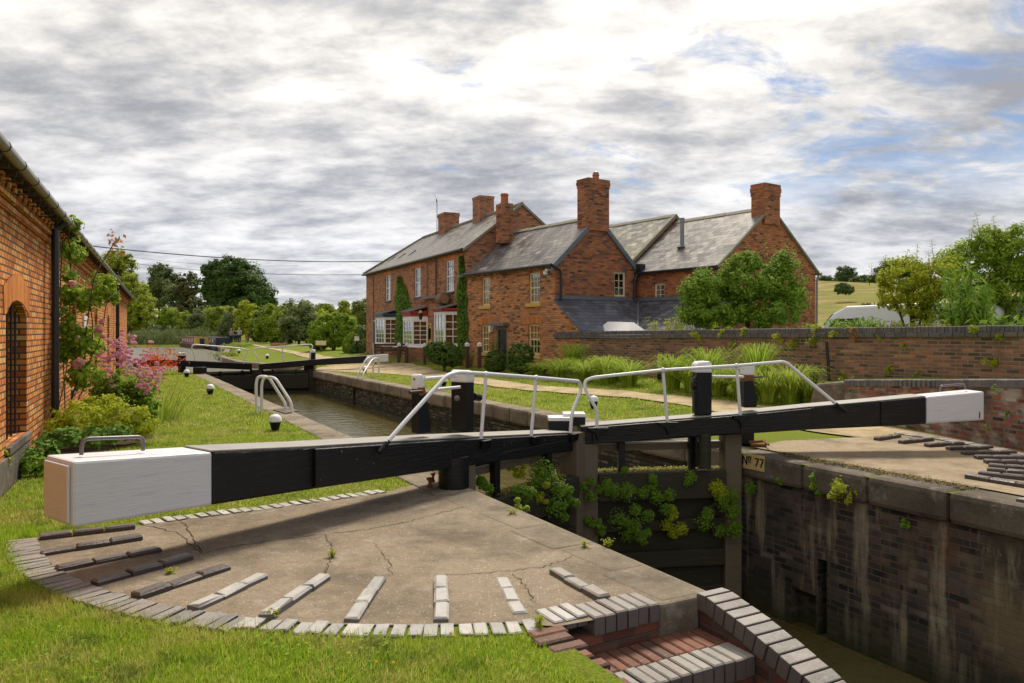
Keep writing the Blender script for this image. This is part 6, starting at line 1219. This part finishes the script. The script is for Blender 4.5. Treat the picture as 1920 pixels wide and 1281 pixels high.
shoots(t,o,[(A(x,y+35,21.4),A(x+random.uniform(-6,6),y,21.4)) for x,y in ((1360,486),(1380,470),(1402,462),(1420,470),(1438,452),(1455,462),(1470,455),(1486,468),(1330,500),(1305,512),(1500,490),(1515,545),(1290,540),(1268,575))],L_apple,.11)
bl_=pb_(17.0,[(1700,515,44,42),(1740,545,46,42),(1672,555,30,34),(1712,575,40,30),(1765,520,30,40),(1660,525,16,20),(1742,590,30,26)])
t=plant('shrub','yellow green tree-like shrub in front of the white van','shrub',bl_,.08,L_yel,None,K=.6,cr=.30,trunk=.07,base=.6,asp=.5,shell=(.5,1.05)); shoots(t,t.location,[(A(x,y+40,16.9),A(x+random.uniform(-8,8),y,16.9)) for x,y in ((1630,495),(1655,480),(1700,470),(1720,455),(1752,450),(1740,470))],L_yel,.09)
bl_=pb_(17.6,[(1800,495,40,46),(1850,470,42,44),(1895,480,44,60),(1930,500,50,80),(1880,545,50,50),(1820,540,40,36),(1905,590,40,30)])
t=plant('shrub','tall loose green shrub with upright shoots at the right edge','shrub',bl_,.085,L_loose,None,K=.85,cr=.34,trunk=.06,base=.6,asp=.45,shell=(.5,1.05)); 
shoots(t,t.location,[(A(x,y+60,17.4),A(x+random.uniform(-10,10),y,17.4)) for x,y in ((1800,450),(1822,412),(1838,398),(1852,420),(1868,405),(1885,425),(1900,440),(1915,428),(1780,470),(1810,430),(1875,440),(1930,420))],L_yel,.10,22)
t=root('bamboo','bamboo with drooping long leaves behind the garden wall','bamboo',A(1815,612,15.9)-Vector((0,0,1)),0); o=t.location; m=MB(); Ps=[];Ns=[]
for i in range(16):
    b=Vector((random.uniform(-.35,.5),random.uniform(-.2,.3),0)); e=b+Vector((random.uniform(-.5,.5),random.uniform(-.3,.2),random.uniform(1.3,2.3))); m.tube([b,b.lerp(e,.5),e],[.014,.011,.005],6)
    for k in range(80): p=b.lerp(e,random.uniform(.45,1.0))+Vector(tuple(unit(1)[0]*.14)); Ps.append(tuple(p)); Ns.append((random.uniform(-.8,.8),-.5,random.uniform(.2,1)))
P=np.array(Ps); N=np.array(Ns); N/=np.linalg.norm(N,axis=1,keepdims=True); npmesh('leaves',quads(P,N,rng.uniform(.20,.36,len(P)),rng.uniform(.035,.055,len(P)),.25,(0,-.2,-.7)),4,L_bamboo,t); m.build('canes',M['bark'],t)
for x0,x1,n,mt,lf,lb,h in ((1545,1650,26,L_bamboo,.10,'mixed leafy green plants just behind the wall left of the white van',.42),(1222,1285,12,L_gold,.09,'lime green feathery plant behind the wall by the lean-to roof',.55),(1640,1790,20,L_yel,.09,'low yellow green plants along the wall under the white vans',.35),(1840,1935,16,L_apple,.16,'large dark leaves behind the wall at the right edge',.4),(1500,1545,8,L_weed,.10,'small leafy plants at the foot of the red gable',.3)):
    xa,_=FC.onY(x0,612,.6); xb,_=FC.onY(x1,612,.6); c=FC.P((xa+xb)/2,.75,1.25); t=root('border_plants',lb,'plants',c,FC.a); L=abs(xb-xa); m=MB(); Ps=[]
    for i in range(n*2):
        x=random.uniform(-L/2,L/2); y=random.uniform(-.3,.3); hh=(.35+h*random.uniform(.5,1)); e=Vector((x+random.uniform(-.2,.2),y,hh)); m.tube([(x,y,-1),(x,y,.1),e],[.008,.006,.003],5)
        for k in range(24): s=random.uniform(.2,1); Ps.append((x+(e.x-x)*s+random.gauss(0,.07),y+random.gauss(0,.07),.1+(hh-.1)*s))
    P=np.array(Ps); N=unit(len(P))*.6+np.array([0,-.3,.7]); N/=np.linalg.norm(N,axis=1,keepdims=True); npmesh('leaves',quads(P,N,lf*rng.uniform(.7,1.5,len(P)),lf*.42,.2),4,mt,t); m.build('stems',M['bark'],t)
# --- hill hedges
for x,y,rx,ry,Y_,lb in ((1550,530,22,14,150,'leftmost dark bush on the hill skyline'),(1588,518,25,19,155,'round dark tree on the hill skyline, second from the left'),(1632,528,42,12,150,'long low hedge on the hill skyline'),(1690,508,52,20,148,'big dark hedge tree on the hill skyline above the yellow shrub'),(1582,542,19,13,112,'single round bush standing alone in the golden field'),(1628,585,26,16,58,'dark bush at the foot of the field behind the vans'),(1510,530,20,14,160,'dark bush just right of the red gable')):
    c=A(x,y,Y_); plant('bush',lb,'bush',pb_(Y_,[(x-rx*.4,y,rx*.6,ry),(x+rx*.4,y+2,rx*.6,ry*.9),(x,y-1,rx*.5,ry)]),.30 if Y_>100 else .14,L_hill,'bushes on the hill',K=1.5,cr=.28,base=c.z-ry*Y_/FPX*1.1)
# --- long bladed clumps by the wall
def blades(c,n,h,rad,mat,name='blades',parent=None,w=.012,droop=.6,seg=4,base=.3):
    a=rng.uniform(0,2*PI,n); r0=rng.uniform(0,1,n)**.5*rad*base; H=h*rng.uniform(.55,1.1,n); R_=rad*rng.uniform(.3,1.1,n); d=np.stack([np.cos(a),np.sin(a),np.zeros(n)],1); pz=np.stack([-np.sin(a),np.cos(a),np.zeros(n)],1); tw=rng.uniform(-.6,.6,(n,1)); s_=pz*np.cos(tw)+d*np.sin(tw); out=[]
    W_=w*rng.uniform(.6,1.4,(n,1)); P0=c+d*r0[:,None]
    def pos(t): return P0+d*(R_*(t**1.6))[:,None]+np.array([0,0,1.])*(H*(t*(1+droop)-droop*1.0*t**2.4*1.0))[:,None]
    for k in range(seg):
        t0,t1=k/seg,(k+1)/seg; a0,a1=pos(t0),pos(t1); w0,w1=W_*(1-t0*.8),W_*(1-t1*.95); out.append(np.stack([a0-s_*w0,a0+s_*w0,a1+s_*w1,a1-s_*w1],1))
    V=np.stack(out,1).reshape(-1,3); V=V.reshape(n*seg*4,3); return npmesh(name,V,4,mat,parent)
cl=[(1012,706,.5,.55),(1050,712,.55,.65),(1095,716,.6,.7),(1138,720,.6,.7),(1180,724,.55,.65),(1262,730,.55,.7),(1300,735,.6,.85),(1345,741,.6,.8),(1392,748,.6,.75),(1440,754,.62,.8),(1482,757,.6,.75),(1515,757,.5,.6),(1420,738,.6,.95),(1330,730,.6,.9),(1075,702,.55,.8),(1150,712,.55,.8)]
cl.sort()
for i,(x,y,r,h) in enumerate(cl):
    p=G(x,y); t=root('grass_clump',f'clump of long arching leaves along the garden wall foot, {ORD[i]} from the left','grass clump',p,0,'clumps of arching grass leaves by the garden wall'); blades(np.zeros(3),300,h*.82*(.8+.4*((i*7)%5)/4),r*1.35,L_long,'blades',t,.016,1.7,6,.22)
# weeds at the foot of the wall
for i,(x,y) in enumerate([(1545,735),(1575,745),(1590,720),(1525,700),(1560,770)]): 
    p=A(x,y,15.6); stemplant('weed',f'leafy green weed by the rough concrete stub, {ORD[i]} of five','weed',(p.x,p.y,max(.15,p.z-.3)),.5,8,.07,L_weed,.2,'weeds by the concrete stub',lpn=20)
# tufts growing in the walls
def tuft(label,c,r,mat,leaf=.035,n=160,group=None,name='wall_plant',drop=.2,cat='plant'):
    t=root(name,label,cat,c,0,group); d=unit(n); d[:,1]=-abs(d[:,1]); k5=rng.integers(0,5,n); of=rng.normal(size=(5,3))*np.array([.55,.12,.5])*r; sc5=rng.uniform(.3,.75,5); P=d*r*rng.uniform(.2,1,(n,1))*sc5[k5][:,None]+of[k5]+np.array([0,-.2*r,-drop*r]); P[:,1]=np.minimum(P[:,1],-.01); N=d*.6+unit(n)*.4+np.array([0,-.3,.6]); N/=np.linalg.norm(N,axis=1,keepdims=True); npmesh('leaves',quads(P,N,leaf*rng.uniform(.6,1.4,n),leaf*.5,.2),4,mat,t)
    m=MB()
    for i in range(6): q=unit(1)[0]*r*.7; m.tube([(0,.02,0),(q[0],-abs(q[1]),q[2])],[.004,.002],4)
    m.build('stems',M['bark'],t); return t
wt=[(1312,626,13,L_gold),(1355,622,12,L_gold),(1372,646,9,L_gold),(1393,622,9,L_gold),(1461,624,12,L_gold),(1488,642,11,L_yel),(1526,632,12,L_yel),(1532,618,9,L_gold),(1570,624,8,L_gold),(1598,622,12,L_rust),(1645,630,8,L_gold),(1578,706,13,L_gold),(1664,693,8,L_gold),(1714,702,21,L_weed),(1858,674,15,L_gold),(1827,619,13,L_gold),(1875,630,8,L_yel),(1695,645,6,L_gold)]
wt.sort()
for i,(x,y,r,mt) in enumerate(wt):
    p=PL(x,y,FC.P(0,-.03),(FC.c,FC.s)); s=p.y/FPX; tuft(f'plant tuft rooted in the garden wall, {ORD[i]} of eighteen from the left',(p.x,p.y,p.z),r*s*1.1,mt,.045,int(60+r*16),'plant tufts rooted in the garden wall')
for i,(x,y,r,mt) in enumerate([(1862,727,8,L_ger),(1888,775,6,L_weed),(1850,800,6,L_weed)]): p=A(x,y,10.6+.1*i); tuft(f'tiny weed on the lower retaining wall, {ORD[i]} of three from the top',p,r*.0078,mt,.03,60,'weeds on the retaining wall')
# plants on gates and lock walls
gp_=(.887,9.86); gd=(Vector((3.12,10.36,0))-Vector((.887,10.04,0))).normalized()
gl_=[(1105,905,20,L_weed),(1143,912,17,L_weed),(1170,900,22,L_weed),(1195,910,18,L_weed),(1232,908,14,L_weed),(1292,896,16,L_weed),(1345,905,22,L_yel),(1245,945,26,L_weed),(1262,968,24,L_yel),(1335,950,26,L_weed),(1375,935,22,L_weed),(1170,965,28,L_weed),(1195,1005,24,L_weed),(1362,975,22,L_weed),(1405,905,12,L_weed),(1112,975,14,L_weed)]; gl_.sort()
for i,(x,y,r,mt) in enumerate(gl_):
    p=PL(x,y,gp_,(gd.x,gd.y)); tuft(f'wild plant hanging on the wet right gate timbers, {ORD[i]} from the left',p,r*p.y/FPX*1.1,L_gate if mt is L_weed else mt,.034,int(260+r*30),'wild plants growing on the near right gate',drop=.35)
for i,(x,y,Y_,r,mt,lb) in enumerate([(1035,905,9.2,34,L_weed,'big leafy weed clump in front of the mitre post'),(1062,935,9.3,22,L_weed,'leafy weed right of the mitre post on the gate'),(1022,925,9.0,14,L_yel,'pale weed hanging below the big clump by the mitre post'),(985,920,8.6,16,L_weed,'small weed on the left gate rail'),(978,948,7.6,12,L_long,'grassy weed on the coping by the left gate'),(972,880,9.0,13,L_yel,'yellow green weed on the mossy rail under the left beam'),(905,905,8.5,14,L_weed,'weed behind the left heel post')]):
    p=A(x,y,Y_); tuft(lb,p,r*Y_/FPX*1.15,L_gate if mt is L_weed else mt,.042,int(240+r*26),'weeds on the left gate and coping')
def mossline(e0,e1,w,z,n,label,mat=None):
    t=rng.uniform(0,1,n); e0=np.array(e0);e1=np.array(e1); P=e0+(e1-e0)*t[:,None]+rng.normal(size=(n,3))*np.array([w,w,.006]); P[:,2]=z+abs(rng.normal(size=n))*.012; N=np.array([0,0,1.])+unit(n)*.6; N/=np.linalg.norm(N,axis=1,keepdims=True)
    o=npmesh('moss',quads(P,N,rng.uniform(.015,.035,n),rng.uniform(.012,.025,n)),4,mat or M['moss']); stuff(o); tag(o,label,'moss')
h0,h1=np.array([3.12,10.36,0]),np.array([.887,10.04,0]); mossline((h0+(h1-h0)*.12)[:2].tolist()+[0],(h0+(h1-h0)*.88)[:2].tolist()+[0],.05,-.195,2600,'yellow green moss along the top rail of the near right gate')
h0=np.array([-.63,8.08,0]); mossline((h0+(h1-h0)*.2)[:2].tolist()+[0],(h0+(h1-h0)*.85)[:2].tolist()+[0],.05,-.195,2200,'moss along the top rail of the near left gate')
a_,b_=fr_uv(8.05,4.6),fr_uv(8.05,7.2); L_brm=leafmat('brown_moss',[(.06,.035,.015),(.1,.06,.02),(.13,.09,.03),(.1,.1,.03)],.1); mossline((*a_,0),(*b_,0),.05,.03,1800,'brown moss along the right lock coping',L_brm)
for i,(u,v,r,mt) in enumerate([(7.70,6.40,.11,L_weed),(7.69,6.0,.10,L_yel),(7.69,5.85,.12,L_yel),(7.72,6.9,.04,L_weed),(7.76,5.2,.05,L_weed)]):
    x_,y_=fr_uv(u,v); tuft(f'fern growing from the right lock wall under the coping, {ORD[i]} of five',(x_,y_,[-.12,-.16,-.14,-.25,-.42][i]),r*1.3,mt,.045,int(80+r*700),'ferns growing from the right lock wall',name='fern')
for i,(x,y,r) in enumerate([(1098,1030,.05),(960,967,.05),(1140,1028,.05),(622,1047,.05),(512,1160,.04),(320,1078,.035),(1008,1180,.06)]):
    p=G(x,y,.0); stemplant('weed',f'small weed in a crack of the left concrete fan, {ORD[i]} of seven','weed',p,r*1.6,8,.022,L_gold if i%2 else L_yel,r,'weeds in cracks of the concrete',lpn=12,sr=.002)
# --- flower border against the workshop
def bedc(x,y,Y_): c=A(x,y,Y_); return c
o=Vector((-7.05,11.3,0)); t=root('climbing_rose','tall climbing rose with pink blooms trained up the workshop wall','climbing rose',o); m=MB()
for pts in ([(118,790),(125,700),(130,600),(133,500),(128,430)],[(122,790),(150,690),(165,600),(175,520),(200,480),(216,452)],[(120,780),(140,720),(190,640),(200,560),(225,545)],[(115,780),(118,640),(112,540),(118,450)],[(125,780),(170,700),(175,600),(160,540)]):
    P=[A(x,y,11.7+.25*math.sin(i*2+x)) for i,(x,y) in enumerate(pts)]; P[0].z=0; P[0].x=-7.05+random.uniform(-.1,.1); m.tube([p-o for p in arc(P,.3)],.008,6)
m.build('stems',M['bark'],t,True)
bb=pb_(11.7,[(132,470,20,36),(128,545,16,45,.1),(158,560,34,42,.2),(120,640,17,70),(160,640,38,46,.1),(195,540,26,32,.3),(150,700,34,40),(210,560,16,20,.3),(140,420,12,20)])
V=cloud(bb,.075,.75,.45,asp=.62,shell=(.2,1.0),up=.2,vary=.4)-np.array(o); npmesh('foliage',V,4,L_rose,t)
for x,y,r in ((91,557,7),(135,533,10),(186,618,11),(190,603,8),(193,630,7),(143,684,12),(150,680,11),(86,783,7),(147,632,4)):
    c=A(x,y,11.25)-o; n=70; d=unit(n); rr=r*11.25/FPX; P=np.array(tuple(c))+d*rr*.75*rng.uniform(.4,1,(n,1)); npmesh('bloom',quads(P,d,rr*.9,rr*.8,.2),4,L_palep,t)
for x,y in ((216,452),(212,470),(222,462),(205,490)): pass
c=A(216,456,11.6)-o; P=np.array(tuple(c))+rng.normal(size=(34,3))*np.array([.07,.05,.11]); N=unit(34); npmesh('young_leaves',quads(P,N,.08,.045,.2),4,L_rust,t)
def mound(name,label,cat,Y_,l,leaf,mat,K,base=0,cr=.35,extra=None,asp=.5,**kw):
    t=plant(name,label,cat,pb_(Y_,l),leaf,mat,None,K=K,cr=cr,base=base,part='foliage',asp=asp,**kw); return t
mound('shrub','yellow green leafy shrub in the middle of the flower bed','shrub',10.7,[(150,790,44,38),(210,790,50,38,.3),(255,800,34,38,.4),(110,800,26,36,-.2),(190,760,45,26,.6)],.05,L_gold,.75,limbs=False)
mound('ground_cover_plant','low green leaves with cut edges behind the white beam end','plant',9.4,[(110,825,38,22),(165,820,44,22,.2),(215,815,34,20,.3),(80,850,30,26,-.3)],.062,L_ger,.8,asp=.8)
mound('ground_cover_plant','dark leafy plants at the foot of the workshop plinth','plant',8.7,[(60,870,26,26),(90,885,24,18)],.06,L_weed,.8)
mound('ground_cover_plant','pale yellow plant at the left edge below the window','plant',8.0,[(2,862,14,24)],.045,L_gold,.8)
mound('garden_plant','green leafy stalks below the pink flowers','plant',12.6,[(235,745,46,32),(200,730,30,34),(275,765,22,30,.2)],.06,L_weed,.8)
t=mound('phlox','mass of pink phlox flowers on tall stems in the bed','flowers',12.9,[(235,715,46,30),(270,735,26,26)],.06,L_weed,.4); o=np.array(t.location)
fl=[]; 
for i in range(99):
    pass
for i in range(200):
    f=random.random(); x=188+108*f+random.gauss(0,8); y=648+66*f+random.gauss(0,20)+8*math.sin(x*.1); c=A(x,y,12.5+random.uniform(-.3,.3)); r=random.uniform(.03,.06); n=26; d=unit(n); d[:,2]=abs(d[:,2])*.7; P=np.array(tuple(c))+d*r*rng.uniform(.5,1,(n,1)); fl.append(quads(P,d,.042,.038,.1))
npmesh('flowers',np.concatenate(fl)-o,4,L_pink,t)
p=A(300,700,14.2); t=root('crocosmia','red arching flowers above sword shaped green leaves by the canal','flowers',(p.x,p.y,0)); blades(np.zeros(3),130,.75,.8,L_long,'leaves',t,.014,.45,4,.5); fl=[]
for i in range(40):
    x=random.gauss(300,17); y=677+random.gauss(0,11); c=A(x,y,13.9+random.uniform(-.4,.4)); n=16; d=unit(n); P=np.array(tuple(c))+rng.normal(size=(n,3))*np.array([.07,.05,.03]); fl.append(quads(P,d,.045,.022,.2))
npmesh('flowers',np.concatenate(fl)-np.array([p.x,p.y,0]),4,L_red,t)
c=G(172,880,0)
m=MB(); bedp=[(-6.1,8.3),(-5.6,9.6),(-5.65,11.8),(-6.6,13.6),(-8.4,17.2),(-9.6,17.5)]+[tuple(FW.P(x,-.05)[:2]) for x in (18,14,11,9.0)]
sheet('flower_bed_soil',[Vector((a,b,0)) for a,b in bedp],M['soil'],.012,0)
# far canal edges and reeds
m=MB()
def kerb(pts,h0,h1,w,label,mat):
    m=MB()
    for i in range(len(pts)-1):
        a,b=Vector(pts[i]).to_3d(),Vector(pts[i+1]).to_3d(); L=(b-a).length; k=max(1,int(L/1.2))
        for j in range(k): p,q=a.lerp(b,j/k),a.lerp(b,(j+.985)/k); m.seg((p.x,p.y),(q.x,q.y),h0,h1+random.uniform(-.01,.01),0,w)
    tag(m.build('canal_edging',mat),label,'canal edging')
kerb(POOL[1:11],-.7,-.06,-.45,'stone edging curving along the right bank beyond the far gates',M['stone']); kerb([POOL[i] for i in range(11,13)],-.7,-.14,-.4,'dark edging of the far bank across the water',M['darkstone'])
n=14000; X_=rng.uniform(-60,-38,n); Y_=rng.uniform(97,104,n); P=np.stack([X_,Y_,gh(X_,Y_)+rng.uniform(.0,2.0,n)*(.5+.5*np.sin(X_*.8)**2)],1); N=unit(n); N[:,2]*=.3; N/=np.linalg.norm(N,axis=1,keepdims=True)
o=npmesh('reeds',quads(P,N,.6,.10,0,(0,0,2)),4,L_grey); stuff(o); tag(o,'band of grey green reeds on the far bank left of the boats','reeds')
n=2500; 
P=[]
for x,y,s in ((425,668,.5),(437,652,.8),(452,652,.7)): c=G(x,y); P.append(np.array([c.x,c.y,c.z])+rng.normal(size=(500,3))*np.array([s*.8,s,.15*s])+np.array([0,0,.2*s]))
P=np.concatenate(P); N=unit(len(P)); o=npmesh('bank_plants',quads(P,N,.16,.10),4,L_mid); stuff(o); tag(o,'yellow green plants on the bank beside the boats and walkers','plants')
# ================================================================ grass
patA=[tuple(p[0][:2]) for p in PATHP]+[tuple(p[1][:2]) for p in PATHP][::-1]
apLp=[tuple(p[:2]) for p in apL]; ringp=[polar(HEELL,3.985,R(a)) for a in range(210,283,3)]+[(0.3,4.3),HEELL]; apRp=[tuple(p[:2]) for p in apR]
rightbad=[(7.9,4),(7.4,8.6),(7.05,11.2),(6.8,13.1),(6.3,14.3),(6.0,15.4),(6.7,16.6)]+[tuple(FC.P(x,-.3)[:2]) for x in (8.9,6,3,0,-2,-4,-5.5)]+[tuple(FP.P(x,-1.2)[:2]) for x in (-1,-5,-9,-15)]+[(-8,60),(60,60),(60,4)]
wline=[tuple(FW.P(x,-.1)[:2]) for x in (0,40)]+[(-60,37),(-60,0)]
def lawn(X,Y):
    X=X+rng.normal(size=X.shape)*.035; Y=Y+rng.normal(size=X.shape)*.035; u,v=to_uv(X,Y); ok=~((u>2.94)&(u<8.2)&(v<33.5)&(v>-30)); ok&=~((u>2.04)&(u<3.5)&(v<3.65)); ok&=~((v<9)&(u>7)&(np.hypot(X-HEELR[0],Y-HEELR[1])<3.6)); ok&=~((u>7)&(v<7))
    for p in (patA,apLp,apRp,rightbad,wline,bedp,POOL): ok&=~inpoly(p,X,Y)
    ok&=~inpoly(ringp,X,Y)|(((X-G(262,983).x)*(G(718,923).y-G(262,983).y)-(Y-G(262,983).y)*(G(718,923).x-G(262,983).x))<-.1*2)
    return ok
def grass(name,label,y0,y1,dens,h,w,mat,xr=.74,lean=.5):
    A_=(y1*y1-y0*y0)*xr; n=int(A_*dens); Y=np.sqrt(rng.uniform(y0*y0,y1*y1,n)); X=rng.uniform(-xr,xr,n)*Y*1.05; k=lawn(X,Y); X,Y=X[k],Y[k]; n=len(X)
    dens_=.5+.5*np.sin(X*2.1+np.sin(Y*1.7)*2)*np.sin(Y*2.7+X); H=h*rng.uniform(.5,1.2,n)*(.75+.5*dens_); a=rng.uniform(0,2*PI,n); ln=rng.uniform(.1,1,n)*lean*H; P=np.stack([X,Y,gh(X,Y)],1)
    s=np.stack([np.cos(a+1.3),np.sin(a+1.3),np.zeros(n)],1)*(w*rng.uniform(.6,1.4,n))[:,None]; tip=P+np.stack([np.cos(a)*ln,np.sin(a)*ln,H],1); V=np.stack([P-s,P+s,tip],1).reshape(-1,3)
    o=npmesh(name,V,3,mat); stuff(o); tag(o,label,'grass'); return o
grass('grass','rough green lawn blades in the foreground',2.6,6.5,9500,.055,.0026,M['blade'],.80,1.1)
grass('grass','short lawn grass beside the lock in the middle distance',6.5,13,2600,.04,.0042,M['blade2'],.74,1.0)
grass('grass','lawn grass on both banks farther along the lock',13,36,520,.055,.010,M['blade2'],.74,1.0)
L_straw=leafmat('dry_straw',[(.3,.24,.09),(.4,.33,.13),(.35,.25,.08),(.25,.2,.06)],.3,.3,2,.8)
n=5200; Y=rng.uniform(3.4,8,n); X=rng.uniform(-.76,.05,n)*Y; d=np.sin(X*1.3+2)*np.sin(Y*1.9+X)+rng.normal(size=n)*.4; r_=np.hypot(X-HEELL[0],Y-HEELL[1]); k=lawn(X,Y)&((d>.55)|(r_<4.12)); X,Y=X[k],Y[k]; n=len(X); P=np.stack([X,Y,rng.uniform(.01,.04,n)],1); N=np.array([0,0,1])+unit(n)*.4; N/=np.linalg.norm(N,axis=1,keepdims=True)
o=npmesh('dry_grass',quads(P,N,rng.uniform(.05,.12,n),.004),4,L_straw); stuff(o); tag(o,'dry straw coloured grass stalks scattered in the foreground lawn','dry grass')
n=9000; Y=rng.uniform(3.3,8,n); X=rng.uniform(-.8,.35,n)*Y; k=lawn(X,Y)&(np.sin(X*2.3+1)*np.sin(Y*3.1+X*1.7)>.45); X,Y=X[k],Y[k]; n=len(X); P=np.stack([X,Y,rng.uniform(.015,.05,n)],1); N=np.array([0,0,1])+unit(n)*.35; N/=np.linalg.norm(N,axis=1,keepdims=True)
o=npmesh('clover',quads(P,N,rng.uniform(.018,.035,n),rng.uniform(.015,.028,n)),4,L_weed); stuff(o); tag(o,'patches of darker clover and small broad leaves in the foreground lawn','clover')
dn=[(430,1252),(448,1205),(705,1262),(738,1263),(845,1205),(852,1210)]
for i,(x,y) in enumerate([(705,1262),(738,1263),(845,1206),(852,1211)]):
    p=G(x,y); t=root('dandelion',f'small yellow dandelion flower in the foreground lawn, {ORD[i]} from the left','flower',p,0,'dandelions in the foreground lawn'); m=MB(); m.tube([(0,0,0),(0,0,.05)],.002,5); m.build('stalk',bpy.data.materials['grass_blade'],t); d=unit(40); d[:,2]=abs(d[:,2]); npmesh('flower_head',quads(np.array([0,0,.052])+d*.008,d,.014,.005,.1),4,plain('dandelion_yellow',(.8,.5,.02),.7,.3,.05) if i==0 else bpy.data.materials['dandelion_yellow'],t)
